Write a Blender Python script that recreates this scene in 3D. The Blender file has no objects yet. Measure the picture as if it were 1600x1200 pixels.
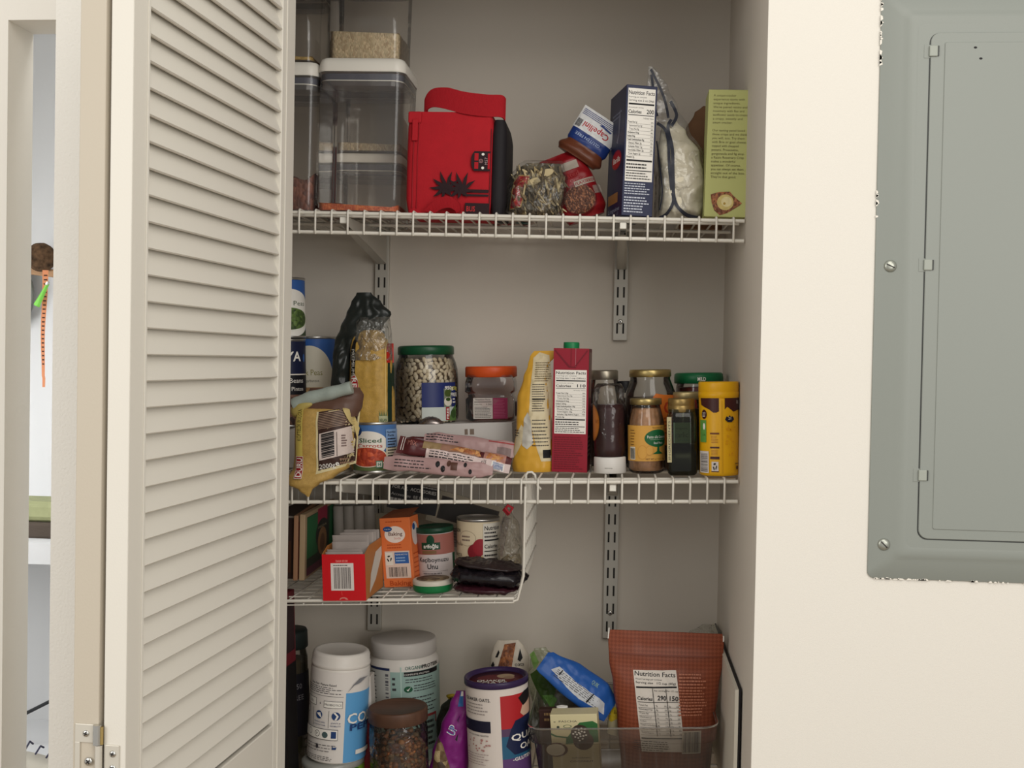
import bpy, math, random
from mathutils import Vector, Matrix, noise, geometry
random.seed(7)
sc = bpy.context.scene
# ---------------------------------------------------------------- camera
F_PX, EYE = 1750.0, 1.45
YAW, PITCH, ROLL = math.radians(5.2), math.radians(-1.15), math.radians(1.06)
_f = Vector((-math.sin(YAW)*math.cos(PITCH), math.cos(YAW)*math.cos(PITCH), math.sin(PITCH)))
_r0 = Vector((math.cos(YAW), math.sin(YAW), 0.0))
_u0 = _r0.cross(_f)
_r = _r0*math.cos(ROLL) + _u0*math.sin(ROLL)
_u = _u0*math.cos(ROLL) - _r0*math.sin(ROLL)
cam_data = bpy.data.cameras.new('camera'); cam = bpy.data.objects.new('camera', cam_data)
sc.collection.objects.link(cam)
cam_data.sensor_fit = 'HORIZONTAL'; cam_data.sensor_width = 36.0; cam_data.lens = 36.0*F_PX/1600.0
cam_data.clip_start = 0.02
m3 = Matrix((_r, _u, -_f)).transposed()
cam.matrix_world = Matrix.Translation((0, 0, EYE)) @ m3.to_4x4()
sc.camera = cam
# ---------------------------------------------------------------- world, lights, exposure
w = bpy.data.worlds.new('world'); sc.world = w; w.use_nodes = True
w.node_tree.nodes['Background'].inputs[0].default_value = (1.0, 0.985, 0.955, 1)
w.node_tree.nodes['Background'].inputs[1].default_value = 0.5
def area_light(name, loc, target, sx, sy, power, col):
    l = bpy.data.lights.new(name, 'AREA'); l.shape = 'RECTANGLE'; l.size = sx; l.size_y = sy
    l.energy = power; l.color = col
    o = bpy.data.objects.new(name, l); sc.collection.objects.link(o); o.location = loc
    o.rotation_euler = (Vector(target)-Vector(loc)).to_track_quat('-Z', 'Y').to_euler()
    return o
area_light('window_light', (1.7, -1.5, 1.9), (-0.1, 1.7, 1.3), 1.7, 1.5, 34, (1.0, 0.97, 0.92))
area_light('left_window_light', (-1.9, -0.6, 1.9), (-0.2, 1.5, 1.3), 1.2, 1.4, 25, (1.0, 0.98, 0.95))
area_light('ceiling_light', (0.5, -0.2, 2.7), (0.2, 1.6, 1.2), 1.2, 1.2, 16, (1.0, 0.96, 0.89))
area_light('nook_fill', (-1.6, 1.9, 1.35), (-0.85, 2.5, 0.9), 0.5, 0.7, 4.5, (1.0, 1.0, 1.0))  # unseen fill lamp added to brighten the nook above and below its shelf
area_light('jamb_fill', (-0.735, 1.72, 2.34), (-0.82, 1.56, 1.2), 0.06, 0.25, 4.5, (1.0, 0.99, 0.96))  # small unseen fill lamp added to lighten the jamb of the nook opening
sc.view_settings.view_transform = 'Standard'
try: sc.view_settings.look = 'None'
except Exception: pass
sc.view_settings.exposure = 0.0; sc.view_settings.gamma = 1.0; sc.view_settings.use_curve_mapping = False
sc.cycles.transparent_max_bounces = 32; sc.cycles.max_bounces = 8
# ---------------------------------------------------------------- pixel <-> place
def ray(px, py): return _f*F_PX + _r*(px-800.0) - _u*(py-600.0)
def pt(px, py, Y):
    d = ray(px, py); return Vector((0, 0, EYE)) + d*(Y/d.y)
class Deck:
    def __init__(s, Y, a, b, sy=0.0, up=0.0):
        A = pt(a[0], a[1], Y); B = pt(b[0], b[1], Y)
        s.Y = Y; s.x0 = A.x; s.z0 = A.z+up; s.sx = (B.z-A.z)/(B.x-A.x); s.sy = sy
    def z(s, x, y): return s.z0 + (x-s.x0)*s.sx + (y-s.Y)*s.sy
    def hit(s, px, py):
        d = ray(px, py); o = Vector((0, 0, EYE))
        n = Vector((-s.sx, -s.sy, 1.0)); c = s.z0 - s.x0*s.sx - s.Y*s.sy
        t = (c - n.dot(o))/n.dot(d); return o + d*t
Y_OPEN, Y_BACK, Y_LIP = 1.50, 2.01, 1.70
D1 = Deck(Y_LIP, (480, 330.5), (1160, 343.6), 0.013, 0.0045)
D2 = Deck(Y_LIP, (560, 752.5), (1140, 750.8), 0.0, 0.0045)
D3 = Deck(1.69, (447, 941.5), (798, 938.0), 0.0, 0.003)
D4 = Deck(Y_LIP, (480, 1256), (1140, 1254), 0.0, 0.0045)
DECKS = {1: D1, 2: D2, 3: D3, 4: D4}
def spot(n, pl, pr, ptop, pbot, rnd=False, Y=None, z=None):
    """place (x, y, z) and size (w, h) in mm of a thing standing on a deck"""
    D = DECKS[n]; pm = (pl+pr)/2.0
    Yf = D.hit(pm, pbot).y if Y is None else Y
    Yc = Yf
    if rnd:
        for _ in range(3):
            r = (pt(pr, ptop, Yc).x-pt(pl, ptop, Yc).x)/2; Yc = Yf + r
    py = (ptop+pbot)/2
    X = pt(pm, py, Yc).x; wd = pt(pr, py, Yc).x-pt(pl, py, Yc).x
    z0 = D.z(X, Yc) if z is None else z
    h = pt(pm, ptop, Yc).z - z0
    return X, Yc, z0, wd*1000, h*1000
# ---------------------------------------------------------------- materials
def lin(c):
    c = c/255.0
    return c/12.92 if c <= 0.04045 else ((c+0.055)/1.055)**2.4
_mc = {}
def C(r, g, b, rough=0.5, metal=0.0, bump=0.0, bs=300.0, var=0.0, vs=40.0, spec=0.3, coat=0.0, name=None, stretch=None):
    k = (r, g, b, rough, metal, bump, bs, var, vs, spec, coat, stretch)
    if k in _mc: return _mc[k]
    m = bpy.data.materials.new(name or 'surface_%02x%02x%02x' % (int(r), int(g), int(b))); m.use_nodes = True
    nt = m.node_tree; p = nt.nodes['Principled BSDF']
    p.inputs['Base Color'].default_value = (lin(r), lin(g), lin(b), 1)
    p.inputs['Roughness'].default_value = rough; p.inputs['Metallic'].default_value = metal
    p.inputs['Specular IOR Level'].default_value = spec
    if coat: p.inputs['Coat Weight'].default_value = coat; p.inputs['Coat Roughness'].default_value = 0.08
    if var or bump:
        tc = nt.nodes.new('ShaderNodeTexCoord'); src = tc.outputs['Object']
        if stretch:
            mp = nt.nodes.new('ShaderNodeMapping'); mp.inputs['Scale'].default_value = stretch
            nt.links.new(src, mp.inputs[0]); src = mp.outputs[0]
    if var:
        n = nt.nodes.new('ShaderNodeTexNoise'); n.inputs['Scale'].default_value = vs; n.inputs['Detail'].default_value = 4
        nt.links.new(src, n.inputs['Vector'])
        cr = nt.nodes.new('ShaderNodeMapRange'); cr.inputs[1].default_value = 0.3; cr.inputs[2].default_value = 0.7
        cr.inputs[3].default_value = 1-var; cr.inputs[4].default_value = 1+var
        nt.links.new(n.outputs[0], cr.inputs[0])
        mx = nt.nodes.new('ShaderNodeVectorMath'); mx.operation = 'SCALE'; mx.inputs[0].default_value = (lin(r), lin(g), lin(b))
        nt.links.new(cr.outputs[0], mx.inputs['Scale']); nt.links.new(mx.outputs[0], p.inputs['Base Color'])
    if bump:
        n = nt.nodes.new('ShaderNodeTexNoise'); n.inputs['Scale'].default_value = bs; n.inputs['Detail'].default_value = 3
        nt.links.new(src, n.inputs['Vector'])
        bp = nt.nodes.new('ShaderNodeBump'); bp.inputs['Strength'].default_value = bump; bp.inputs['Distance'].default_value = 0.001
        nt.links.new(n.outputs[0], bp.inputs['Height']); nt.links.new(bp.outputs[0], p.inputs['Normal'])
    _mc[k] = m; return m
def grains(c1, c2, scale, name, stretch=(1, 1, 1), rough=0.6, c3=None, bump=0.8):
    """heap of grains: voronoi cells coloured at random between two or three colours"""
    k = ('g', c1, c2, c3, scale, stretch)
    if k in _mc: return _mc[k]
    m = bpy.data.materials.new(name); m.use_nodes = True; nt = m.node_tree; p = nt.nodes['Principled BSDF']
    p.inputs['Roughness'].default_value = rough
    tc = nt.nodes.new('ShaderNodeTexCoord'); mp = nt.nodes.new('ShaderNodeMapping'); mp.inputs['Scale'].default_value = stretch
    v = nt.nodes.new('ShaderNodeTexVoronoi'); v.inputs['Scale'].default_value = scale
    nt.links.new(tc.outputs['Object'], mp.inputs[0]); nt.links.new(mp.outputs[0], v.inputs['Vector'])
    sp = nt.nodes.new('ShaderNodeSeparateColor'); nt.links.new(v.outputs['Color'], sp.inputs[0])
    cr = nt.nodes.new('ShaderNodeValToRGB'); e = cr.color_ramp.elements
    e[0].color = (lin(c1[0]), lin(c1[1]), lin(c1[2]), 1); e[1].color = (lin(c2[0]), lin(c2[1]), lin(c2[2]), 1)
    if c3: q = e.new(0.5); q.color = (lin(c3[0]), lin(c3[1]), lin(c3[2]), 1)
    nt.links.new(sp.outputs[0], cr.inputs[0]); nt.links.new(cr.outputs[0], p.inputs['Base Color'])
    bp = nt.nodes.new('ShaderNodeBump'); bp.invert = True; bp.inputs['Strength'].default_value = bump; bp.inputs['Distance'].default_value = 0.0015
    nt.links.new(v.outputs['Distance'], bp.inputs['Height']); nt.links.new(bp.outputs[0], p.inputs['Normal'])
    _mc[k] = m; return m
def clear(tint=(255, 255, 255), milky=0.0, mcol=(220, 220, 215), gloss=1.0, rough=0.06, name='clear_plastic', bump=0.0, bs=60):
    k = ('c', tint, milky, mcol, gloss, rough, bump, bs)
    if k in _mc: return _mc[k]
    m = bpy.data.materials.new(name); m.use_nodes = True; nt = m.node_tree
    for n in list(nt.nodes):
        if n.type != 'OUTPUT_MATERIAL': nt.nodes.remove(n)
    out = [n for n in nt.nodes if n.type == 'OUTPUT_MATERIAL'][0]
    t = nt.nodes.new('ShaderNodeBsdfTransparent'); t.inputs[0].default_value = (lin(tint[0]), lin(tint[1]), lin(tint[2]), 1)
    d = nt.nodes.new('ShaderNodeBsdfDiffuse'); d.inputs[0].default_value = (lin(mcol[0]), lin(mcol[1]), lin(mcol[2]), 1)
    g = nt.nodes.new('ShaderNodeBsdfGlossy'); g.inputs['Roughness'].default_value = rough
    m1 = nt.nodes.new('ShaderNodeMixShader'); m1.inputs[0].default_value = milky
    nt.links.new(t.outputs[0], m1.inputs[1]); nt.links.new(d.outputs[0], m1.inputs[2])
    fr = nt.nodes.new('ShaderNodeFresnel'); fr.inputs[0].default_value = 1.45
    mu = nt.nodes.new('ShaderNodeMath'); mu.operation = 'MULTIPLY'; mu.inputs[1].default_value = gloss; mu.use_clamp = True
    nt.links.new(fr.outputs[0], mu.inputs[0])
    m2 = nt.nodes.new('ShaderNodeMixShader'); nt.links.new(mu.outputs[0], m2.inputs[0])
    nt.links.new(m1.outputs[0], m2.inputs[1]); nt.links.new(g.outputs[0], m2.inputs[2]); nt.links.new(m2.outputs[0], out.inputs[0])
    if bump:
        tc = nt.nodes.new('ShaderNodeTexCoord'); n = nt.nodes.new('ShaderNodeTexNoise'); n.inputs['Scale'].default_value = bs
        n.inputs['Distortion'].default_value = 1.5
        nt.links.new(tc.outputs['Object'], n.inputs['Vector'])
        bp = nt.nodes.new('ShaderNodeBump'); bp.inputs['Strength'].default_value = bump; bp.inputs['Distance'].default_value = 0.01
        nt.links.new(n.outputs[0], bp.inputs['Height'])
        for q in (fr, g, d): nt.links.new(bp.outputs[0], q.inputs['Normal'])
    _mc[k] = m; return m
# ---------------------------------------------------------------- mesh builder (millimetres unless scale is given)
class MB:
    def __init__(s, scale=0.001): s.v = []; s.f = []; s.m = []; s.sm = []; s.mats = []; s.k = scale; s.M = None
    def mi(s, mat):
        if mat not in s.mats: s.mats.append(mat)
        return s.mats.index(mat)
    def add(s, vs, fs, mat, smooth=False):
        o = len(s.v)
        if s.M is not None: vs = [s.M @ Vector(p) for p in vs]
        s.v.extend([(p[0], p[1], p[2]) for p in vs]); i = s.mi(mat)
        for f in fs: s.f.append(tuple(o+j for j in f)); s.m.append(i); s.sm.append(smooth)
    def box(s, x0, y0, z0, x1, y1, z1, mat, b=0.0):
        if b <= 0:
            vs = [(x, y, z) for z in (z0, z1) for y in (y0, y1) for x in (x0, x1)]
            s.add(vs, [(0, 1, 3, 2), (4, 6, 7, 5), (0, 4, 5, 1), (2, 3, 7, 6), (0, 2, 6, 4), (1, 5, 7, 3)][:], mat); return
        rings = []                                     # bevelled box: stacked rounded rectangles
        def rr(bb, z, q):
            pts = []
            for cx, cy, a0 in ((x1-bb, y1-bb, 0), (x0+bb, y1-bb, 90), (x0+bb, y0+bb, 180), (x1-bb, y0+bb, 270)):
                for j in range(3):
                    a = math.radians(a0+j*45); pts.append((cx+(bb-q)*math.cos(a), cy+(bb-q)*math.sin(a), z))
            return pts
        rings = [rr(b, z0, b*0.9), rr(b, z0+b*0.35, b*0.3), rr(b, z0+b, 0), rr(b, z1-b, 0), rr(b, z1-b*0.35, b*0.3), rr(b, z1, b*0.9)]
        s.loft(rings, mat, True, True, False)
    def loft(s, rings, mat, cap0=True, cap1=True, smooth=True, close=True):
        n = len(rings[0]); vs = [p for r in rings for p in r]; fs = []
        for i in range(len(rings)-1):
            for j in range(n if close else n-1):
                k = (j+1) % n; fs.append((i*n+j, i*n+k, (i+1)*n+k, (i+1)*n+j))
        s.add(vs, fs, mat, smooth)
        if cap0: s.add(rings[0], [tuple(range(n))[::-1]], mat)
        if cap1: s.add(rings[-1], [tuple(range(n))], mat)
    def lathe(s, prof, mat, n=40, cx=0, cy=0, smooth=True, cap0=True, cap1=True, sq=None, dep=1.0):
        rings = []
        for r, z in prof:
            ring = []
            for j in range(n):
                a = 2*math.pi*j/n; c, q = math.cos(a), math.sin(a); rr = r
                if sq: rr = r/((abs(c)**sq+abs(q)**sq)**(1.0/sq))
                ring.append((cx+rr*c, cy+rr*q*dep, z))
            rings.append(ring)
        s.loft(rings, mat, cap0, cap1, smooth)
    def tube(s, pts, r, mat, n=8, cap=True):
        P = [Vector(p) for p in pts]; rings = []; up = None
        for i, p in enumerate(P):
            if i == 0: t = P[1]-P[0]
            elif i == len(P)-1: t = P[-1]-P[-2]
            else: t = (P[i+1]-P[i]).normalized()+(P[i]-P[i-1]).normalized()
            t.normalize()
            if up is None:
                up = Vector((0, 0, 1)) if abs(t.z) < 0.9 else Vector((1, 0, 0))
            a = t.cross(up).normalized(); up = a.cross(t).normalized()
            rr = r[i] if isinstance(r, (list, tuple)) else r
            rings.append([tuple(p+(a*math.cos(2*math.pi*j/n)+up*math.sin(2*math.pi*j/n))*rr) for j in range(n)])
        s.loft(rings, mat, cap, cap, True)
    def grid(s, fn, nu, nv, mat, smooth=True, wrapu=False):
        vs = [fn(i/nu, j/nv) for j in range(nv+1) for i in range(nu+1)]
        fs = [(j*(nu+1)+i, j*(nu+1)+i+1, (j+1)*(nu+1)+i+1, (j+1)*(nu+1)+i) for j in range(nv) for i in range(nu)]
        s.add(vs, fs, mat, smooth)
    def ball(s, c, r, mat, n=8, m=6, R=None):
        vs = []; fs = []
        for j in range(m+1):
            th = math.pi*j/m
            for i in range(n):
                a = 2*math.pi*i/n; p = Vector((r[0]*math.sin(th)*math.cos(a), r[1]*math.sin(th)*math.sin(a), r[2]*math.cos(th)))
                if R is not None: p = R @ p
                vs.append((c[0]+p.x, c[1]+p.y, c[2]+p.z))
        for j in range(m):
            for i in range(n):
                k = (i+1) % n; fs.append((j*n+i, (j+1)*n+i, (j+1)*n+k, j*n+k))
        s.add(vs, fs, mat, True)
    def build(s, name, parent=None, **kw):
        me = bpy.data.meshes.new(name); me.from_pydata([(a*s.k, b*s.k, c*s.k) for a, b, c in s.v], [], s.f)
        for m in s.mats: me.materials.append(m)
        me.polygons.foreach_set('material_index', s.m); me.polygons.foreach_set('use_smooth', s.sm); me.update()
        o = bpy.data.objects.new(name, me); sc.collection.objects.link(o)
        if parent is not None: o.parent = parent
        for k, v in kw.items(): o[k] = v
        return o
def thing(name, label, cat, loc=(0, 0, 0), rot=(0, 0, 0), group=None):
    o = bpy.data.objects.new(name, None); sc.collection.objects.link(o); o.empty_display_size = 0.02
    o.location = loc; o.rotation_euler = rot; o['label'] = label; o['category'] = cat
    if group: o['group'] = group
    return o
def struct(name, mb, parent=None):
    o = mb.build(name, parent)
    if parent is None: o['kind'] = 'structure'
    return o
def copy_thing(root, loc=None, rot=None, label=None, group=None):
    r = root.copy(); sc.collection.objects.link(r)
    if loc is not None: r.location = loc
    if rot is not None: r.rotation_euler = rot
    if label: r['label'] = label
    if group: r['group'] = group
    for ch in list(root.children):
        c = ch.copy(); sc.collection.objects.link(c); c.parent = r
        for g in list(ch.children):
            d = g.copy(); sc.collection.objects.link(d); d.parent = c
    return r
# ---------------------------------------------------------------- printed labels
_tc = {}
def text_mesh(s, bold):
    k = (s, bold)
    if k in _tc: return _tc[k]
    cu = bpy.data.curves.new('t', 'FONT'); cu.body = s; cu.size = 1.0; cu.resolution_u = 2; cu.offset = bold
    ob = bpy.data.objects.new('t', cu); me = bpy.data.meshes.new_from_object(ob)
    vs = [(v.co.x, v.co.y) for v in me.vertices]; fs = [tuple(p.vertices) for p in me.polygons]
    bpy.data.objects.remove(ob); bpy.data.curves.remove(cu); bpy.data.meshes.remove(me)
    if vs:
        x0 = min(v[0] for v in vs); x1 = max(v[0] for v in vs)
        vs = [(a-x0, b) for a, b in vs]; _tc[k] = (vs, fs, x1-x0)
    else: _tc[k] = ([], [], 0)
    return _tc[k]
def _emit(mb, mp, P, T, d, mat, cell):
    """flat triangles cut small enough to follow a curved surface"""
    P = list(P); work = [tuple(t) for t in T]; out = []; mid = {}
    c2 = cell*cell*2.2
    while work:
        t = work.pop(); e = [((P[t[i]][0]-P[t[(i+1) % 3]][0])**2+(P[t[i]][1]-P[t[(i+1) % 3]][1])**2, i) for i in range(3)]
        m, i = max(e)
        if m <= c2: out.append(t); continue
        a, b_, c = t[i], t[(i+1) % 3], t[(i+2) % 3]; k = (min(a, b_), max(a, b_))
        if k not in mid: mid[k] = len(P); P.append(((P[a][0]+P[b_][0])/2, (P[a][1]+P[b_][1])/2))
        q = mid[k]; work.append((a, q, c)); work.append((q, b_, c))
    mb.add([mp(p[0], p[1], d) for p in P], out, mat, False)
def LAB(mb, mp, x0, z0, W, H, items, off=0.25, step=0.05, cell=6.0):
    """print items given in fractions of a W x H rectangle at (x0, z0); mp(x, z, d) puts a print point on the surface"""
    curved = cell < 5
    if curved: step = max(step, 0.07)
    if cell == 4: cell = 2.6; step = 0.11
    X = lambda a: x0+a*W
    Z = lambda a: z0+a*H
    for i, it in enumerate(items):
        d = off+step*i; k = it[0]
        if k == 'r' or k == 'R':
            _, a, b, c, e, mat = it[:6]
            nx = max(1, int(abs(c-a)*W/cell+.99)); nz = max(1, int(abs(e-b)*H/cell+.99)) if curved else 1
            mb.grid(lambda u, v: mp(X(a+(c-a)*u), Z(b+(e-b)*v), d), nx, nz, mat, True)
        elif k == 'e':
            _, cx, cy, rx, ry, mat = it[:6]; n = max(20, min(120, int(2*math.pi*max(rx*W, ry*H)/cell))) if curved else 32
            nr = max(1, int(max(rx*W, ry*H)/cell+.99)); vs = [mp(X(cx), Z(cy), d)]; fs = []
            for q in range(1, nr+1):
                for j in range(n):
                    a = 2*math.pi*j/n; vs.append(mp(X(cx)+rx*W*math.cos(a)*q/nr, Z(cy)+ry*H*math.sin(a)*q/nr, d))
            for j in range(n):
                fs.append((0, 1+j, 1+(j+1) % n))
                for q in range(nr-1):
                    a0 = 1+q*n; b0 = 1+(q+1)*n; fs.append((a0+j, b0+j, b0+(j+1) % n, a0+(j+1) % n))
            mb.add(vs, fs, mat, True)
        elif k == 'p':
            _, pts, mat = it[:3]
            Q = [Vector((X(a), Z(b), 0)) for a, b in pts]; tr = geometry.tessellate_polygon([Q])
            _emit(mb, mp, [(q.x, q.y) for q in Q], tr, d, mat, cell)
        elif k == 't':
            _, s, cx, cy, sz, mat = it[:6]; o = it[6] if len(it) > 6 else {}
            vs, fs, wd = text_mesh(s, min(.02, o.get('b', 0.0)))
            if not vs: continue
            size = sz*H; kx = size*o.get('c', 1.0)
            if 'w' in o: kx = o['w']*(H if o.get('rot') in (90, -90) else W)/wd
            al = o.get('al', 'c'); ox = {'c': -wd*kx/2, 'l': 0, 'r': -wd*kx}[al]; ro = math.radians(o.get('rot', 0)); cr, sr = math.cos(ro), math.sin(ro)
            out = []
            for a, b in vs:
                tx = a*kx+ox; tz = (b-0.35)*size; out.append((X(cx)+tx*cr-tz*sr, Z(cy)+tx*sr+tz*cr))
            if curved and size > cell:
                T = [(f[0], f[j], f[j+1]) for f in fs for j in range(1, len(f)-1)]; _emit(mb, mp, out, T, d, mat, cell)
            else: mb.add([mp(p[0], p[1], d) for p in out], fs, mat)
        elif k == 'bar':
            _, a, b, c, e, mat = it[:6]; rnd = random.Random(it[6] if len(it) > 6 else 3); horiz = len(it) > 7 and it[7]
            p = 0.0
            while p < 1:
                q = min(1, p+rnd.choice((.012, .02, .032)))
                if horiz: mb.grid(lambda u, v: mp(X(a+(c-a)*u), Z(b+(e-b)*(p+(q-p)*v)), d), max(1, int((c-a)*W/cell)), 1, mat)
                else: mb.grid(lambda u, v: mp(X(a+(c-a)*(p+(q-p)*u)), Z(b+(e-b)*v), d), 1, max(1, int((e-b)*H/8)), mat)
                p = q+rnd.choice((.012, .02, .03))
        elif k == 'L':                                   # rows of print too small to read
            _, a, b, c, e, rows, mat = it[:7]; rnd = random.Random(it[7] if len(it) > 7 else 5); dens = it[8] if len(it) > 8 else 0.55
            if c < a: a, c = c, a
            if e < b: b, e = e, b
            for r in range(rows):
                zt = e-(e-b)*(r+0.5)/rows; hh = (e-b)/rows*dens/2; x = a; end = a+(c-a)*rnd.uniform(0.72, 1.0)
                while x < end:
                    x2 = min(end, x+rnd.uniform(0.03, 0.11)*(c-a)+0.8/W); q0, q1 = x, x2
                    mb.grid(lambda u, v: mp(X(q0+(q1-q0)*u), Z(zt+hh*(2*v-1)*0.8), d), max(1, int((q1-q0)*W/cell)), 1, mat); x = x2+0.022*(c-a)
K_ = C(22, 20, 22, 0.6); W_ = C(232, 228, 220, 0.5); INK = C(48, 44, 46, 0.6); 
def nutrition(x0, z0, x1, z1, cal, bg=None, ink=None, rows=None, serving='Serving size 1 cup (240mL)', first='4 servings per container', calw=None):
    """fractions of the label: returns print items of a Nutrition Facts panel"""
    bg = bg or W_; ink = ink or K_; w = x1-x0; h = z1-z0; o = []
    Zf = lambda t: z1-h*t; Xf = lambda t: x0+w*t
    o += [('R', x0, z0, x1, z1, bg)]
    o += [('t', 'Nutrition Facts', Xf(.5), Zf(.045), h*.062, ink, {'w': w*.95, 'b': .015})]
    o += [('t', first, Xf(.03), Zf(.092), h*.026, ink, {'al': 'l', 'w': w*.66})]
    o += [('t', serving, Xf(.03), Zf(.128), h*.03, ink, {'al': 'l', 'w': w*.93, 'b': .008})]
    o += [('r', Xf(.03), Zf(.178), Xf(.97), Zf(.16), ink)]
    o += [('t', 'Amount per serving', Xf(.03), Zf(.205), h*.02, ink, {'al': 'l', 'w': w*.55})]
    o += [('t', 'Calories', Xf(.03), Zf(.25), h*.052, ink, {'al': 'l', 'w': w*.48, 'b': .03})]
    o += [('t', cal, Xf(.97), Zf(.245), h*.066, ink, {'al': 'r', 'w': w*.27, 'b': .02})]
    o += [('r', Xf(.03), Zf(.292), Xf(.97), Zf(.284), ink), ('t', '% Daily Value', Xf(.97), Zf(.318), h*.022, ink, {'al': 'r', 'w': w*.38})]
    rows = rows or ['Total Fat 1g', ' Saturated Fat 0g', ' Trans Fat 0g', 'Cholesterol 0mg', 'Sodium 190mg', 'Total Carbohydrate 22g', ' Dietary Fiber 2g', ' Total Sugars 7g', ' Incl. 7g Added Sugars', 'Protein 1g']
    n = len(rows); t = .345; dt = (.76-.345)/n
    for i, s in enumerate(rows):
        ind = .08 if s[0] == ' ' else .03
        o += [('t', s.strip(), Xf(ind), Zf(t+dt*.45), h*.028, ink, {'al': 'l', 'b': .012 if s[0] != ' ' else 0, 'w': w*min(.7, .028*len(s))})]
        if i < n-1: o += [('t', '%d%%' % (i*3 % 14), Xf(.97), Zf(t+dt*.45), h*.026, ink, {'al': 'r', 'w': w*.09})]
        if i < n-1: o += [('r', Xf(ind), Zf(t+dt*.96), Xf(.97), Zf(t+dt*.92), ink)]
        t += dt
    o += [('r', Xf(.03), Zf(.785), Xf(.97), Zf(.768), ink)]
    o += [('L', Xf(.03), Zf(.87), Xf(.97), Zf(.80), 2, ink, 4, .5), ('r', Xf(.03), Zf(.89), Xf(.97), Zf(.882), ink), ('L', Xf(.03), Zf(.985), Xf(.97), Zf(.90), 3, ink, 8, .4)]
    return o
def flat(y=0.0): return lambda x, z, d: (x, y-d, z)
def cyl(R, cy=0.0): return lambda x, z, d: ((R+d)*math.sin(x/R), cy-(R+d)*math.cos(x/R), z)
def prof_cyl(rf): return lambda x, z, d: ((rf(z)+d)*math.sin(x/rf(z)), -(rf(z)+d)*math.cos(x/rf(z)), z)
def interp(rows, z):
    if z <= rows[0][0]: return rows[0][1:]
    for a, b in zip(rows, rows[1:]):
        if z <= b[0]:
            t = (z-a[0])/(b[0]-a[0]+1e-9); t = t*t*(3-2*t)
            return tuple(p+(q-p)*t for p, q in zip(a[1:], b[1:]))
    return rows[-1][1:]
class Pouch:
    """soft pack: rows of (z, half width, half depth, x shift, y shift); p shapes the section, amp the creases"""
    def __init__(s, rows, p=2.2, amp=1.0, fr=0.03, seed=0, q=2.0):
        s.rows = rows; s.p = p; s.amp = amp; s.fr = fr; s.seed = seed; s.q = q
    def y(s, x, z, side=-1):
        hw, hd, cx, cy = interp(s.rows, z); u = max(-1, min(1, (x-cx)/max(hw, .01)))
        b = (max(0.0, 1-abs(u)**s.p))**(1/s.q)
        n = noise.noise(Vector((x*s.fr, z*s.fr, s.seed+(0 if side < 0 else 9))))+0.5*noise.noise(Vector((x*s.fr*2.7, z*s.fr*2.7, s.seed+4)))
        n += 0.6*(1-abs(noise.noise(Vector((x*s.fr*1.5+5, z*s.fr*1.5, s.seed+2))))*4)*0.5
        return cy + side*b*(hd + s.amp*n*min(1, hd/(3*s.amp+.01)+.35))
    def mp(s): return lambda x, z, d: (x, s.y(x, z)-d, z)
    def mesh(s, mb, mat, nu=30, nv=40, matf=None):
        z0, z1 = s.rows[0][0], s.rows[-1][0]
        for side in (-1, 1):
            def fn(u, v):
                z = z0+(z1-z0)*v; hw, hd, cx, cy = interp(s.rows, z); x = cx-hw*math.cos(math.pi*u)
                return (x, s.y(x, z, side), z)
            mb.grid(fn, nu, nv, mat)
        for z in (z0, z1):                                     # close the two ends
            hw, hd, cx, cy = interp(s.rows, z); f = []
            if hd < 1.0: continue
            for u in range(nu+1): x = cx-hw*math.cos(math.pi*u/nu); f.append((x, s.y(x, z, -1), z))
            for u in range(nu, -1, -1): x = cx-hw*math.cos(math.pi*u/nu); f.append((x, s.y(x, z, 1), z))
            mb.add(f, [tuple(range(len(f)))], mat)
# ================================================================ the room
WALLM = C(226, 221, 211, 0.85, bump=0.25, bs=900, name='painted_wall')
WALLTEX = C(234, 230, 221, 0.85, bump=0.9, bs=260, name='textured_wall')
CLOSET = C(207, 199, 187, 0.9, bump=0.15, bs=700, name='dimmed_wall_paint')  # same wall paint in a darker copy, closet dimness put into the colour
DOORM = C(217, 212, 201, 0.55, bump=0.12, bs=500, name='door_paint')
X_R = pt(1193, 330, Y_OPEN).x; X_L = -0.62; XJ = pt(452, 560, Y_OPEN).x-0.036
X82 = pt(82, 560, Y_OPEN).x; X8 = pt(8, 560, Y_OPEN).x; ZHEAD = pt(45, 31, Y_OPEN).z; WT = 0.068
def wall(name, x0, y0, z0, x1, y1, z1, mat):
    b = MB(1.0); b.box(x0, y0, z0, x1, y1, z1, mat); return struct(name, b)
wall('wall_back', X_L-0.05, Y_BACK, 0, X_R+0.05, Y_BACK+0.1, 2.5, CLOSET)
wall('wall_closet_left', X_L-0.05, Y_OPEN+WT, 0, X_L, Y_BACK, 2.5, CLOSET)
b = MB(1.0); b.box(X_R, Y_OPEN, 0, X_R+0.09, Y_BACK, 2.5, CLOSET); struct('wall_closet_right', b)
b = MB(1.0); b.box(X_R, Y_OPEN-0.004, 0, 2.4, Y_OPEN, 2.5, WALLM, 0); struct('wall_right', b)
wall('wall_left', X82, Y_OPEN, 0, XJ-0.012, Y_OPEN+WT, 2.5, WALLTEX)
wall('wall_far_left', -2.4, Y_OPEN, 0, X8, Y_OPEN+WT, 2.5, WALLM)
wall('wall_header_left', X8, Y_OPEN, ZHEAD, X82, Y_OPEN+WT, 2.5, WALLM)
wall('wall_header', XJ-0.012, Y_OPEN, 2.06, X_R, Y_OPEN+WT, 2.5, WALLM)
wall('trim_1', XJ-0.012, Y_OPEN+0.004, 0, XJ, Y_OPEN+WT, 2.06, DOORM)
wall('floor', -2.4, -1.0, -0.05, 2.4, 3.2, 0.0, C(150, 130, 105, 0.5, var=.15))
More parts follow.
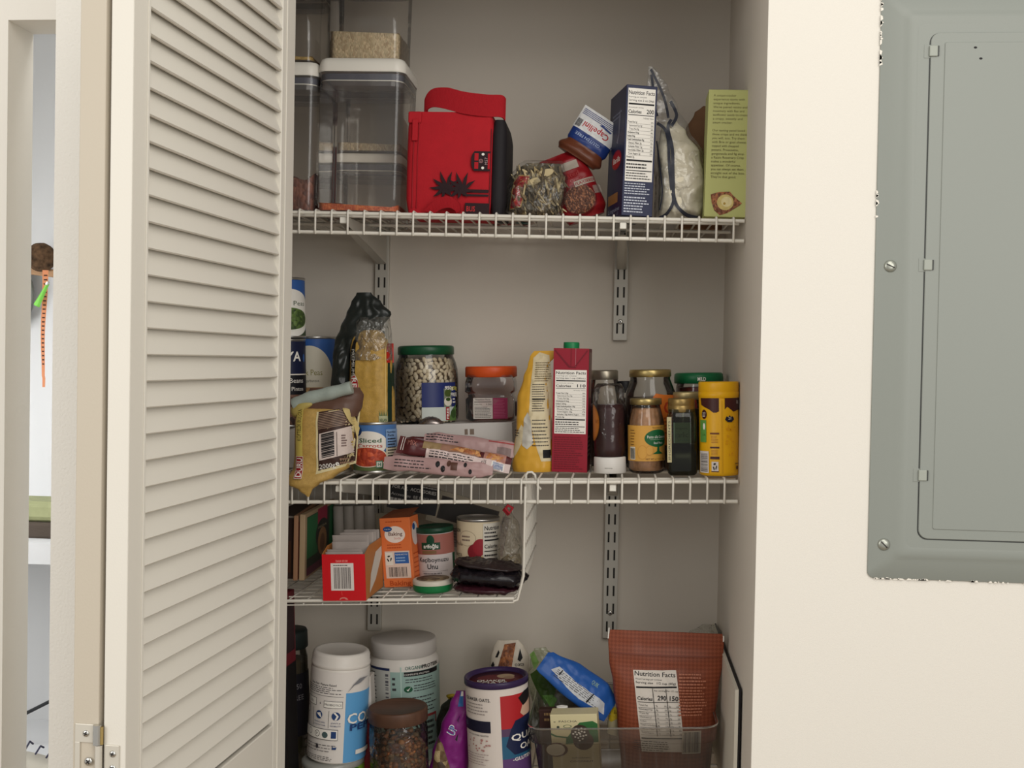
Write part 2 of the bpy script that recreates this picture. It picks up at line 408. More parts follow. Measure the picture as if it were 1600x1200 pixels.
wall('ceiling', X_L-0.05, Y_OPEN, 2.5, X_R+0.1, Y_BACK+0.1, 2.55, CLOSET)
# the lit nook beyond the opening on the left
NW = C(226, 227, 228, 0.9, name='nook_paint')
YN = 2.55
wall('wall_nook_back', -2.4, YN, 0, X_L-0.05, YN+0.05, 2.4, NW)
wall('wall_nook_right', X_L-0.10, Y_OPEN+WT, 0, X_L-0.05, YN, 2.4, NW)
wall('ceiling_nook', -2.4, Y_OPEN, 2.4, X_L-0.05, YN, 2.45, NW)
ZN = pt(62, 842, 2.30).z
wall('trim_2', -2.3, 2.25, ZN-0.045, X_L-0.10, YN, ZN, NW)
# ---------------------------------------------------------------- louvred folding door
def door_line(px):
    """point of the door's face plane seen at column px (level with the eye)"""
    Fp = pt(454.5, 570, 1.488); d = ray(1100, 571); d.z = 0; d.normalize()
    r = ray(px, 570); # solve Fp - s d = t r (x, y)
    det = -d.x*r.y + d.y*r.x
    s = (Fp.x*r.y - Fp.y*r.x)/(-det) if abs(det) > 1e-9 else 0
    s = (Fp.x*r.y-Fp.y*r.x)/(d.x*r.y-d.y*r.x)
    return Vector((Fp.x-s*d.x, Fp.y-s*d.y, 0)), d, s
FARP, DD, _ = door_line(454.5); NEARP, _, LEN = door_line(203)
ang = math.atan2(DD.y, DD.x)                    # door local x axis runs from the near edge to the far edge
door = bpy.data.objects.new('door_1', None); sc.collection.objects.link(door); door['kind'] = 'structure'
door.location = (NEARP.x, NEARP.y, 0.012); door.rotation_euler = (0, 0, ang)
# local: x 0..LEN, face at y=0 looking towards -y, thickness to +y
L = LEN; TH = 0.0235; ZT = 2.02
lx0 = (door_line(228)[2]); lx0 = L-lx0; lx1 = L-door_line(435)[2]
def bar(name, x0, z0, x1, z1, par=door, bead=True):
    b = MB(1.0); b.box(x0, 0, z0, x1, TH, z1, DOORM, 0.0012); b.build(name, par)
bar('stile', 0, 0, lx0, ZT); bar('stile', lx1, 0, L, ZT)
bar('rail', lx0, 0, lx1, 0.16); bar('rail', lx0, 0.86, lx1, 0.95); bar('rail', lx0, ZT-0.07, lx1, ZT)
b = MB(1.0); b.box(lx1+0.012, -0.0016, 0, lx1+0.0165, 0.0, ZT, DOORM, 0.0006); b.box(lx0-0.004, -0.0012, 0, lx0, 0.0, ZT, DOORM, 0.0004); b.build('bead', door)
SP = 0.0268
zref = (EYE-0.012) + (560.5-559.0)/1750*1.11
b = MB(1.0)
def slat(zlow):
    # slats lean: lower edge out at the face, upper edge back inside
    t = 0.0048; y0, z0 = 0.0008, zlow; y1, z1 = 0.0125, zlow+0.0345
    dy, dz = y1-y0, z1-z0; ll = math.hypot(dy, dz); ny, nz = -dz/ll*t, dy/ll*t
    pr = [(y0, z0), (y0-ny*0.35, z0-nz*.35-0.0008), (y0-ny, z0-nz+.0006), (y1-ny, z1-nz), (y1, z1)]
    j = random.uniform(-.0006, .0006)
    r0 = [(lx0-0.002, p[0], p[1]) for p in pr]; r1 = [(lx1+0.0, p[0], p[1]+j) for p in pr]
    b.loft([r0, r1], DOORM, True, True, False)
k0 = int((0.97-zref)/SP)-1; z = zref
zz = zref-SP*60
while zz < ZT-0.09:
    if zz > 0.955 or 0.165 < zz < 0.83: slat(zz)
    zz += SP
b.build('louver_slats', door)
# hinge on the near edge
def screw(mb, x, y, z, r=3.0, cross=True):
    STEEL = C(190, 184, 172, 0.35, 0.7); DK = C(45, 42, 40, .6)
    mb.lathe([(0.01, 0), (r*.8, 0.0), (r, -0.0), (r*.92, 0.5), (r*.6, 0.9), (0.01, 1.0)], STEEL, 20)
hin = bpy.data.objects.new('h', None)
# ring frame: local y=0 face; the near edge surface is the plane x=0 of the door
HM = C(205, 199, 186, 0.38, 0.25, name='painted_hinge'); STL = C(200, 198, 192, 0.25, 0.9, name='bare_steel'); BRS = C(196, 170, 110, 0.3, 0.85)
DK = C(46, 42, 40, 0.6)
ZH = EYE-0.012 + pt(150, 1133, NEARP.y).z - EYE      # top of the hinge
def hplate(y0, y1, zt, zb, mb): mb.box(-0.0016, y0, zb, 0.0, y1, zt, HM, 0.0006)
def hscrew(mb, y, z, r=0.0034, rot=0.3):
    ring = []
    for rr, x in ((r, -0.0014), (r*.95, -0.0024), (r*.6, -0.003), (0.0001, -0.0031)):
        ring.append([(x, y+rr*math.cos(2*math.pi*j/20), z+rr*math.sin(2*math.pi*j/20)) for j in range(20)])
    mb.loft(ring, STL, False, True)
    for q in (rot, rot+math.pi/2):
        c, s_ = math.cos(q), math.sin(q); l, w_ = r*.6, r*.14
        mb.add([(-0.0034, y+c*l*a-s_*w_*e, z+s_*l*a+c*w_*e) for a, e in ((-1, -1), (1, -1), (1, 1), (-1, 1))], [(0, 1, 2, 3)], DK)
hp = MB(1.0)
hplate(0.006, 0.0215, ZH-0.019, ZH-0.075, hp)
h1 = hp.build('hinge', door)
hs = MB(1.0); hscrew(hs, 0.0125, ZH-0.0275); hs.build('screw', h1)
hs = MB(1.0); hscrew(hs, 0.0125, ZH-0.0415, rot=.8); hs.build('screw', h1)
hk = MB(1.0)
hk.tube([(-0.003, 0.0285, ZH+0.0005), (-0.003, 0.0285, ZH-0.019)], 0.0042, STL, 14)
hk.tube([(-0.003, 0.0238, ZH-0.001), (-0.003, 0.0238, ZH-0.0185)], 0.0016, BRS, 10)
hk.tube([(-0.003, 0.0268, ZH-0.0195), (-0.003, 0.0268, ZH-0.075)], 0.0036, HM, 14)
hk.build('knuckle', door)
# second leaf of the folding door, folded back beside the first
door2 = bpy.data.objects.new('door_2', None); sc.collection.objects.link(door2); door2['kind'] = 'structure'
off = 0.0235+0.0052
nx, ny = -math.sin(ang), math.cos(ang)
door2.location = (NEARP.x+nx*off, NEARP.y+ny*off, 0.012); door2.rotation_euler = (0, 0, ang+0.015)
T2 = 0.0275
DOOR2M = C(190, 180, 163, 0.6, bump=0.15, bs=400, name='bare_primed_wood')
b = MB(1.0); b.box(0, 0, 0, 0.05, T2, ZT, DOOR2M, 0.0012); b.build('stile', door2)
b = MB(1.0); b.box(L-0.05, 0, 0, L, T2, ZT, DOOR2M, 0.0012); b.build('stile', door2)
b = MB(1.0); b.box(0.05, 0, 0, L-0.05, T2, 0.16, DOOR2M, 0.001); b.build('rail', door2)
b = MB(1.0); b.box(0.05, 0, ZT-0.07, L-0.05, T2, ZT, DOOR2M, 0.001); b.build('rail', door2)
b = MB(1.0)
zz = 0.17
while zz < ZT-0.09:
    b.loft([[(0.048, T2, zz), (0.048, T2-.005, zz+.002), (0.048, .008, zz+.033), (0.048, .012, zz+.033)], [(L-.048, T2, zz), (L-.048, T2-.005, zz+.002), (L-.048, .008, zz+.033), (L-.048, .012, zz+.033)]], DOOR2M, True, True, False); zz += SP
b.build('louver_slats', door2)
hp = MB(1.0)
hp.box(-0.0016, 0.0005, ZH-0.0185, 0, T2-0.003, ZH, HM, 0.0006); hp.box(-0.0016, T2-0.0085, ZH-0.075, 0, T2-0.003, ZH-0.018, HM, 0.0006)
h2 = hp.build('hinge', door2)
hs = MB(1.0); hscrew(hs, 0.0125, ZH-0.0092); hs.build('screw', h2)
hs = MB(1.0); hscrew(hs, 0.0095, ZH-0.037, 0.0042, .9); hs.build('screw', h2)
# ---------------------------------------------------------------- electrical panel
EP = C(139, 143, 136, 0.42, name='grey_enamel', bump=0.05, bs=300, spec=.35)
EPD = C(60, 62, 60, 0.5)
yE = Y_OPEN-0.004
pa = pt(1376.5, 40, yE); pb = pt(1354.5, 880, yE); XE = (pa.x+pb.x)/2
ZE = pt(1400, 904, yE).z
def ex(px, py): return (pt(px, py, yE).x-XE)*1000
def ez(px, py): return (pt(px, py, yE).z-ZE)*1000
panel = thing('breaker_panel', 'grey enamelled metal electrical panel with a hinged cover mounted on the white wall', 'electrical panel', (XE, yE, ZE))
PW, PH = 400.0, 760.0
def rrect(x0, z0, x1, z1, r, y, n=6):
    o = []
    for cx, cz, a0 in ((x1-r, z1-r, 0), (x0+r, z1-r, 90), (x0+r, z0+r, 180), (x1-r, z0+r, 270)):
        for j in range(n+1):
            a = math.radians(a0+90*j/n); o.append((cx+r*math.cos(a), y, cz+r*math.sin(a)))
    return o
bx = ex(1403, 500)*0+ex(1412, 60); bx2 = ex(1438, 60)
zb1 = ez(1400, 873); zb2 = ez(1400, 858)
mb = MB()
mb.loft([rrect(0, 0, PW, PH, 9, 0), rrect(0, 0, PW, PH, 9, -2.2), rrect(0.8, .8, PW-.8, PH-.8, 8.5, -3),
         rrect(bx-3, zb1-3, PW-bx+3, PH-zb1+3, 9, -3.0), rrect(bx+3, zb1+3, PW-bx-3, PH-zb1-3, 9, -6.5), rrect(bx+13, zb1+9, PW-bx-13, PH-zb1-9, 9, -8.0), rrect(bx2-4, zb2+4, PW-bx2+4, PH-zb2-4, 9, -7.4)], EP, True, True, True)
mb.build('cover_frame', panel)
dx0 = ex(1452, 60); dz0 = ez(1500, 842)
mb = MB(); mb.loft([rrect(dx0-1.6, dz0-1.6, PW-dx0, PH-dz0, 13, -7.0), rrect(dx0-1.6, dz0-1.6, PW-dx0, PH-dz0, 13, -7.55)], EPD, False, True, False); mb.build('door_gap', panel)
mb = MB(); ix = ex(1472, 100); iz = ez(1500, 827)
mb.loft([rrect(dx0, dz0, PW-dx0, PH-dz0, 12, -6.9), rrect(dx0, dz0, PW-dx0, PH-dz0, 12, -8.6), rrect(dx0+.7, dz0+.7, PW-dx0-.7, PH-dz0-.7, 11.5, -9.2),
         rrect(ix, iz, PW-ix, PH-iz, 2.5, -9.2), rrect(ix+.8, iz+.8, PW-ix-.8, PH-iz-.8, 2.5, -10.4)], EP, True, True, False)
dr = mb.build('cover_door', panel)
mb = MB()
for (a, c) in ((ix+38, ez(1490, 78)), (ix+45, ez(1498, 95)), ):
    mb.add([(a+2.2*math.cos(q*.8), -10.5, c+1.5*math.sin(q*.8)) for q in range(8)], [tuple(range(8))], K_)
mb.build('paint_chip', dr)
for py in (83, 415, 742):
    zc = ez(1450, py); px = 1455-(py-83)*0.027; xc = dx0+1.0
    mb = MB(); mb.box(xc-9, -7.9, zc-8.5, xc+9.5, -7.3, zc+8.5, EP, 0.25); mb.box(xc-3, -11.5, zc-7, xc+7.5, -7.5, zc+7, C(158, 162, 152, .4), 1.2)
    mb.box(xc+7.5, -10.9, zc-6.5, xc+9.0, -9.2, zc+6.5, EPD); mb.build('hinge', panel)
for px, py in ((1390, 416), (1380, 850)):
    xs, zs = ex(px, py), ez(px, py); mb = MB()
    mb.M = Matrix.Translation((xs, -3, zs)) @ Matrix.Rotation(math.radians(90), 4, 'X')
    mb.lathe([(8, 0), (7.8, 1.2), (6.2, 2.6), (3, 3.2), (0.01, 3.3)], C(158, 160, 150, 0.3, .6), 24)
    mb.M = Matrix.Translation((xs, -6.4, zs)) @ Matrix.Rotation(math.radians(25 if py < 600 else 45), 4, 'Y')
    mb.box(-5.5, -0.2, -.7, 5.5, 0.3, .7, DK); mb.M = None; mb.build('screw', panel)
# chipped white paint along the panel's rim
mb = MB(); WP = C(232, 226, 214, 0.7)
for i in range(46):
    x = random.uniform(8, 240); l = random.uniform(2, 9) if x < 120 else random.uniform(1, 5)
    mb.add([(x, -3.2, -0.8), (x+l, -3.2, -0.8), (x+l*.8, -3.2, random.uniform(.4, 1.6)), (x+l*.3, -3.2, random.uniform(.4, 1.9))], [(0, 1, 2, 3)], WP)
for i in range(26):
    zz = ez(1376, random.choice((20, 40, 60, 10, 95, 300, 330))+random.uniform(-14, 14)); l = random.uniform(3, 9)
    mb.add([(-.8, -3.2, zz), (random.uniform(1.0, 3.6), -3.2, zz+l*.3), (random.uniform(.6, 2.5), -3.2, zz+l*.8), (-.8, -3.2, zz+l)], [(0, 1, 2, 3)], WP)
mb.build('paint_flakes', panel, kind='stuff')
# ---------------------------------------------------------------- wire shelves
WIRE = C(216, 211, 200, 0.35, name='white_vinyl_wire', spec=.5)
def wire_shelf(n, x0, x1, label, lipd, rods=(0.035, 0.16, 0.29), px_ref=None):
    D = DECKS[n]; t = thing('wire_shelf', label, 'shelf', (0, 0, 0)); t['group'] = None if False else ''
    del t['group']
    Yb = Y_BACK-0.006; t.location = ((x0+x1)/2, Y_LIP, D.z((x0+x1)/2, Y_LIP))
    O = Vector(t.location)
    P = lambda x, y, dz: tuple(Vector((x, y, D.z(x, y)+dz))-O)
    top = -0.0016
    b = MB(1.0); sp = 0.02545; k = 0; xr = px_ref if px_ref is not None else x1-0.03
    xs = []; x = xr
    while x > x0+0.005: xs.append(x); x -= sp
    x = xr+sp
    while x < x1-0.006: xs.append(x); x += sp
    for x in xs:
        b.tube([P(x, Yb, top), P(x, Y_LIP-0.001, top), P(x, Y_LIP-0.0042, top-0.0018), P(x, Y_LIP-0.0048, top-0.006), P(x, Y_LIP-0.0048, -lipd-0.004), P(x, Y_LIP-0.003, -lipd-0.0062)], 0.00165, WIRE, 8)
    b.build('deck_wires', t)
    r = 0.0029
    b = MB(1.0); b.tube([P(x0, Y_LIP-0.0004, -0.0062), P(x1, Y_LIP-0.0004, -0.0062)], r, WIRE, 12); b.build('front_rod', t)
    b = MB(1.0); b.tube([P(x0, Y_LIP-0.0004, -lipd-.004), P(x1, Y_LIP-0.0004, -lipd-.004)], r, WIRE, 12); b.build('lip_rod', t)
    for i, q in enumerate(rods):
        b = MB(1.0); xe = x1-(0.004 if n == 1 else 0)
        b.tube([P(x0, Y_LIP+q, -0.0062), P(xe, Y_LIP+q, -0.0062)], r, WIRE, 10); b.build('deck_rod', t)
    return t
xs1 = pt(1163, 344, Y_LIP).x; xs2 = pt(1153, 751, Y_LIP).x
wire_shelf(1, X_L+0.01, xs1, 'topmost white wire shelf, holding clear containers, the red bag and upright boxes', 0.032, px_ref=pt(570, 332, Y_LIP).x)
wire_shelf(2, X_L+0.01, xs2, 'middle white wire shelf, holding jars, cans and the crimson carton', 0.032, px_ref=pt(841, 751, Y_LIP).x)
wire_shelf(4, X_L+0.01, xs2, 'lowest white wire shelf, under the tubs, oats canister and plastic bin', 0.032)
# wall standards and brackets
STD = C(188, 184, 174, 0.4, 0.15, name='painted_steel')
SLOT = C(38, 35, 32, 0.7)
def standard(px, ytop, ybot, label, screws=(), dx=0.0):
    a = pt(px[0], ytop, Y_BACK-0.004); c = pt(px[1], ybot, Y_BACK-0.004); X = (a.x+c.x)/2; H = (a.z-c.z)*1000; Wd = 25.0
    t = thing('wall_standard', label, 'shelf standard', (X, Y_BACK, c.z))
    mb = MB(); mb.box(-Wd/2, -11, 0, Wd/2, 0, H, STD, 0.7); rail = mb.build('rail', t)
    mb = MB(); z = 12
    while z < H-18:
        for s in (-1, 1): mb.box(s*5.4-1.6, -11.3, z, s*5.4+1.6, -10.5, z+18.5, SLOT)
        z += 32
    mb.build('slots', rail, kind='stuff') if False else mb.build('slots', rail)
    for sy in screws:
        zc = (pt(px[0], sy, Y_BACK-.01).z-c.z)*1000; q = MB(); q.M = Matrix.Translation((0, -11, zc)) @ Matrix.Rotation(math.radians(90), 4, 'X')
        q.lathe([(4.6, 0), (4.2, 1.2), (2.4, 1.9), (0.01, 1.6)], STL, 18); q.lathe([(1.6, 1.8), (1.6, 2.1), (.01, 2.1)], DK, 10); q.build('screw', t)
    return t, X
_, XS1 = standard((600, 592), 338, 735, 'white slotted wall standard on the left, behind the tall bulgur bag')
_, XS1b = standard((590, 585), 740, 984, 'short lower end of the left slotted standard, above the white protein tub')
_, XS2 = standard((974, 967), 345, 532, 'slotted wall standard on the right, ending above the crimson carton', (503,))
_, XS3 = standard((959, 952), 700, 996, 'lower slotted wall standard beside the hanging basket, ending above the brown pouch', (958,))
def bracket(n, px, X, label, hwall=52):
    D = DECKS[n]; z = D.z(X, Y_LIP)-0.010
    t = thing('shelf_bracket', label, 'bracket', (X, Y_BACK-0.012, D.z(X, Y_BACK)-0.010))
    mb = MB(); Lb = (Y_BACK-0.012-Y_LIP)*1000-12; s = -D.sy
    zf = (D.z(X, Y_LIP)-D.z(X, Y_BACK))*1000
    for sx in (-1, 1):
        x0, x1 = sx*8.5, sx*7.2
        pr = [(0, 0), (-Lb, zf), (-Lb-6, zf-4), (-Lb-3, zf-12), (-Lb+30, zf-16), (0, -hwall)]
        mb.loft([[(x0*(1 if abs(y) < 200 else .62), y, zq) for y, zq in pr], [(x1*(1 if abs(y) < 200 else .62), y, zq) for y, zq in pr]], STD, True, True, False)
    def web(u, v):
        y = -(Lb-30)*u; zq = -hwall+(zf-16+hwall)*u; xx = 8.5*(1-.38*max(0, (u-.6)/.4)); return (xx*(2*v-1), y, zq)
    mb.grid(web, 12, 2, STD, False)
    mb.build('arm', t)
    mb = MB(); mb.box(-5, -Lb-9, zf-11, 5, -Lb+4, zf-1, C(225, 222, 212, .3), 1.2); mb.build('end_cap', t)
bracket(1, 0, XS1, 'white triangular bracket holding the left part of the topmost shelf')
bracket(1, 0, XS2, 'white bracket under the topmost shelf, below the navy pasta box')
bracket(2, 0, XS1, 'white bracket under the middle shelf, below the carrot can')
bracket(2, 0, XS3, 'white bracket under the middle shelf, below the ketchup bottle')
# ================================================================ topmost shelf
def put(name, label, cat, n, S, tilt=None, rz=0.0, group=None, ry=0.0, rx=0.0):
    X, Y, z, W, H = S; a = -math.atan(DECKS[n].sx)+math.radians(ry)
    return thing(name, label, cat, (X, Y, z+0.0008), (math.radians(rx), a, math.radians(rz)), group)
CLR = clear((251, 250, 248), 0.05, (214, 210, 208), 1.0, 0.05)
CLRG = clear((250, 250, 248), 0.01, (200, 200, 200), 1.3, 0.03, name='clear_glass')
WHITEP = C(226, 222, 212, 0.35, name='white_plastic')
NAVYG = C(84, 86, 98, 0.4, name='grey_gasket')
def storage_box(S, D, lidh, label, fill=None, fh=0, group='clear storage containers on the topmost shelf', n=1, gask=True, fr=0):
    t = put('storage_container', label, 'container', n, S, group=group); W, H = S[3], S[4]
    def rr(w_, d_, z, r=12):
        o = []
        for cx, cy, a0 in ((w_/2-r, D/2+d_/2-r, 0), (-w_/2+r, D/2+d_/2-r, 90), (-w_/2+r, D/2-d_/2+r, 180), (w_/2-r, D/2-d_/2+r, 270)):
            for j in range(6): a = math.radians(a0+j*18); o.append((cx+r*math.cos(a), cy+r*math.sin(a), z))
        return o
    bh = H-lidh; mb = MB()
    mb.loft([rr(W*.93, D*.93, 0, 12), rr(W*.945, D*.945, 3, 13), rr(W*.955, D*.955, bh*.5, 14), rr(W*.975, D*.975, bh-6, 16), rr(W*.985, D*.985, bh, 16)], CLR, True, False)
    mb.loft([rr(W*.90, D*.90, 3, 10), rr(W*.90, D*.90, 5, 10)], CLR, True, False)
    mb.build('body', t)
    mb = MB()
    mb.loft([rr(W*.94, D*.94, bh-24, 20), rr(W*.94, D*.94, bh-8, 20)], clear((225, 225, 228), .12, (190, 190, 195), 1, .1), True, False)
    mb.loft([rr(W*.955, D*.955, bh-15, 20), rr(W*.955, D*.955, bh-5, 20)], NAVYG, False, False)
    mb.loft([rr(W*.957, D*.957, bh-16.5, 20), rr(W*.957, D*.957, bh-15, 20)], WHITEP, False, False)
    mb.build('gasket', t)
    mb = MB()
    mb.loft([rr(W*.99, D*.99, bh-2, 18), rr(W, D, bh, 18), rr(W*.985, D*.985, bh+lidh*.6, 17), rr(W*.95, D*.95, bh+lidh*.9, 15), rr(W*.9, D*.9, bh+lidh, 12)], WHITEP, True, True)
    mb.build('lid', t)
    if fill is not None:
        mb = MB()
        def topf(u, v):
            x = -W*.455+W*.91*u; y = D*.045+D*.91*v
            return (x, y, fh+fr*math.sin(u*5+1)*.5+fr*noise.noise(Vector((u*3, v*3, W))))
        mb.grid(topf, 14, 14, fill)
        r0 = rr(W*.91, D*.91, 4, 11); mb.loft([r0, [(p[0], p[1], topf((p[0]+W*.455)/(W*.91), (p[1]-D*.045)/(D*.91))[2]) for p in r0]], fill, True, False)
        mb.build('contents', t)
    return t
LENT = grains((196, 84, 36), (240, 140, 78), 260, 'red_lentils', c3=(222, 112, 56))
RICE = grains((176, 152, 118), (222, 200, 164), 420, 'rice', (1, 1, .55), c3=(196, 180, 146))
BRICE = grains((88, 46, 32), (140, 84, 60), 200, 'brown_lentils', (1, 1, .6), c3=(112, 60, 44))
YF = 1.745
S = spot(1, 490, 628, 90, 328, Y=YF); zt = S[2]+S[4]/1000
storage_box(S, 130, 20, 'large clear container with white lid and a thin layer of orange lentils', LENT, 12, fr=7)
S2 = spot(1, 508, 628, -60, 96, Y=YF+.02, z=zt+.001); S2 = (S2[0], S2[1], zt+.001, S2[3], 165)
storage_box(S2, 105, 16, 'clear container of pale rice standing on the large lentil container', RICE, 44, fr=3)
S3 = spot(1, 398, 492, 96, 328, Y=YF+.005); z3 = S3[2]+S3[4]/1000
storage_box(S3, 130, 20, 'clear container with brown grains beside the louvered door', BRICE, 62, fr=14)
S4 = spot(1, 392, 492, -80, 96, Y=YF+.01, z=z3+.001); S4 = (S4[0], S4[1], z3+.001, S4[3], 150)
storage_box(S4, 120, 16, 'clear container with yellow bits stacked upon the brown grain container by the door', grains((150, 120, 50), (190, 160, 90), 160, 'yellow_grain'), 9, fr=3)
S5 = (pt(572, 250, YF+.14).x, YF+.14, D1.z(S[0], YF+.14), 122, 118)
storage_box(S5, 108, 14, 'short empty clear container standing behind the orange lentils')
S6 = (S5[0]+.002, YF+.14, S5[2]+.119, 122, 150)
storage_box(S6, 108, 14, 'clear container with a rice layer stacked in the back row behind the rice container', RICE, 16, fr=2)
# red insulated bag
RED = C(176, 22, 34, 0.75, bump=0.5, bs=1800, name='red_nylon', var=.06)
BLK = C(28, 24, 28, 0.65, bump=0.4, bs=1500, name='black_nylon'); PRT = C(36, 14, 20, 0.7)
S = spot(1, 632, 790, 172, 333, Y=YF-.005)
bag = put('lunch_bag', 'red insulated bag with black palm tree print and black side panel', 'bag', 1, S); W, H = S[3], S[4]; D = 120
def soft_box(mb, x0, x1, y0, y1, z0, z1, mat, r=12, bulge=3, n=12, dome=0):
    rings = []
    nz = 14
    for i in range(nz+1):
        v = i/nz; z = z0+(z1-z0)*v; e = max(0, 1-min(v, 1-v)*nz*.6); q = 4*e; bl = bulge*math.sin(math.pi*v); ring = []
        for cx, cy, a0 in ((x1-r, y1-r, 0), (x0+r, y1-r, 90), (x0+r, y0+r, 180), (x1-r, y0+r, 270)):
            for j in range(5):
                a = math.radians(a0+j*22.5); x = cx+(r-q)*math.cos(a); y = cy+(r-q)*math.sin(a)
                fx = 1-abs(2*(x-x0)/(x1-x0)-1)**2; fy = 1-abs(2*(y-y0)/(y1-y0)-1)**2
                x += (bl*fy if x > (x0+x1)/2 else -bl*fy); y += (bl*fx if y > (y0+y1)/2 else -bl*fx)
                ring.append((x, y, z+(dome*(1-abs(2*(x-x0)/(x1-x0)-1)**2)*v)))
        rings.append(ring)
    mb.loft(rings, mat, True, True)
mb = MB(); soft_box(mb, -W/2+2, W/2-22, 0, D, 0, H-3, RED, 9, 2.5); mb.build('body', bag)
mb = MB(); soft_box(mb, W/2-25, W/2-1, 1, D-2, 0, H-14, BLK, 10, 2); mb.build('side_panel', bag)
mb = MB()
mp = flat(-1.0)
pf = lambda x, z, d: (x, -2.5*(1-(2*(x+W/2-2)/(W-24)-1)**2 if -W/2+2 < x < W/2-22 else 0)-0.6-d, z)
X = lambda p: (p-632)/158.0
def V(p, r=0): return None
it = [('R', X(765), .0, X(766), .82, PRT), ('R', X(728), .0, X(766), .105, PRT), ('R', X(724), .205, X(764), .235, PRT), ('R', X(724), .17, X(764), .19, PRT),
      ('t', 'BUS', X(737), .05, .07, C(176, 40, 44, .7), {'w': .085, 'b': .03})]
def leaf(cx, cy, a, l, wd):
    a = math.radians(a); c, s = math.cos(a), math.sin(a); k = H/W
    P2 = [(0, -wd), (l*.35, -wd*1.5), (l*.7, -wd*.6), (l, .1*wd), (l*.6, wd*1.1), (l*.3, wd*.6), (0, wd)]
    return ('p', [(cx+(p*c-q*s)*k, cy+p*s+q*c) for p, q in P2], PRT)
for (cx, cy) in ((X(697), .235), (X(722), .23)):
    for a, l in ((176, .17), (212, .15), (142, .17), (108, .19), (70, .19), (34, .17), (-8, .12), (-50, .1), (250, .1)):
        it.append(leaf(cx, cy, a, l*.95, .016))
# little van lying on its side, round badge left plain
vx0, vx1, vz0, vz1 = X(736), X(765), .41, .60
it += [('p', [(vx0+.03, vz0), (vx1, vz0), (vx1, vz1), (vx0+.03, vz1), (vx0+.01, vz1-.03), (vx0, vz1-.06), (vx0, vz0+.06), (vx0+.01, vz0+.03)], PRT),
       ('r', X(741), vz0+.02, X(747), vz0+.085, RED), ('r', X(741), vz0+.1, X(747), vz1-.02, RED), ('r', X(761.5), vz0+.02, X(765), vz1-.02, RED),
       ('e', X(754), vz0+.03, .014, .013, W_), ('e', X(754), vz1-.03, .014, .013, W_), ('e', X(751), .505, .02, .02, C(150, 110, 110)), ('e', X(751), .505, .014, .014, PRT), ('t', 'v', X(751), .507, .05, C(150, 110, 110)),
       ('t', 'M57', X(759), .505, .04, C(170, 150, 150), {'rot': 90})]
LAB(mb, pf, -W/2, 0, W, H, it, .6, .02, 4); mb.build('print', bag)
mb = MB()
for xx, rr_ in ((-W/2+13, 1.1), (-W/2+20, .8)): mb.tube([(xx, -1.0, 8), (xx-.5, -1.4, H*.5), (xx+1, -1.2, H-14)], rr_, C(150, 16, 26, .6), 8)
mb.box(-W/2+10, -5, H-50, -W/2+19, -2, H-16, RED, 1.2); mb.box(-W/2+3, -3, H-22, -W/2+24, 6, H-4, RED, 2)
mb.build('zip', bag)
def strap(mb, path, wd, mat, th=1.6, axis=(0, 1, 0)):
    P = [Vector(p) for p in path]; n = len(P); A = Vector(axis); Q = []
    for i in range(n):
        t = (P[min(i+1, n-1)]-P[max(i-1, 0)]).normalized(); nrm = t.cross(A).normalized()*th/2
        Q.append([P[i]-A*wd/2+nrm, P[i]+A*wd/2+nrm, P[i]+A*wd/2-nrm, P[i]-A*wd/2-nrm])
    mb.loft(Q, mat, True, True, False)
def smooth(pts, k=6):
    out = []; P = [Vector(p) for p in pts]
    for i in range(len(P)-1):
        p0, p1, p2, p3 = P[max(i-1, 0)], P[i], P[i+1], P[min(i+2, len(P)-1)]
        for j in range(k):
            t = j/k; out.append(0.5*((2*p1)+(p2-p0)*t+(2*p0-5*p1+4*p2-p3)*t*t+(3*p1-p0-3*p2+p3)*t**3))
    out.append(P[-1]); return out
WEB = C(168, 20, 32, 0.8, name='red_webbing', bump=.8, bs=900, stretch=(3, .2, .2))
# handle: a wide strap standing on edge, arching over the top
mb = MB()
def hz(u):  # centre line of the strap seen from the front
    return u
cl = smooth([(-W/2+28, 30, H-6), (-W/2+24, 24, H+6), (-W/2+36, 14, H+18), (-W/2+60, 6, H+17), (-W/2+90, 1, H+9), (W/2-34, 1, H+5), (W/2-12, 8, H+6), (W/2-6, 16, H+2)], 7)
n = len(cl); Q = []
for i, p in enumerate(cl):
    u = i/(n-1); hh = 12+16*min(1, u*2.2) if u < .45 else 28
    lo, hi = (-hh*.55, hh*.5)
    t = (cl[min(i+1, n-1)]-cl[max(i-1, 0)]); nn = Vector((-t.y, t.x, 0)); nn = nn.normalized()*0.9 if nn.length > 1e-6 else Vector((0, .9, 0))
    Q.append([(p.x+nn.x, p.y+nn.y, p.z+lo), (p.x+nn.x, p.y+nn.y, p.z+hi+5), (p.x-nn.x, p.y-nn.y, p.z+hi+5), (p.x-nn.x, p.y-nn.y, p.z+lo)])
mb.loft(Q, WEB, True, True, False); mb.build('handle', bag)
# loop of strap hanging at the lower front
mb = MB(); xc = X(699)*W-W/2
path = smooth([(xc-34, -4, 2), (xc-22, -7, 14), (xc-6, -10, 23), (xc+9, -12, 24), (xc+22, -12, 14), (xc+24, -10, 2)], 6)
Q = []
for i, p in enumerate(path):
    q = Vector((p.x*.62+(xc+6)*.38, p.y+1, max(-1, p.z*.42-3))); Q.append([(p.x, p.y-8, p.z), (p.x, p.y+3, p.z+1), (q.x, q.y+3, q.z), (q.x, q.y-6, q.z)])
mb.loft(Q, WEB, True, True, False); mb.build('strap_loop', bag)
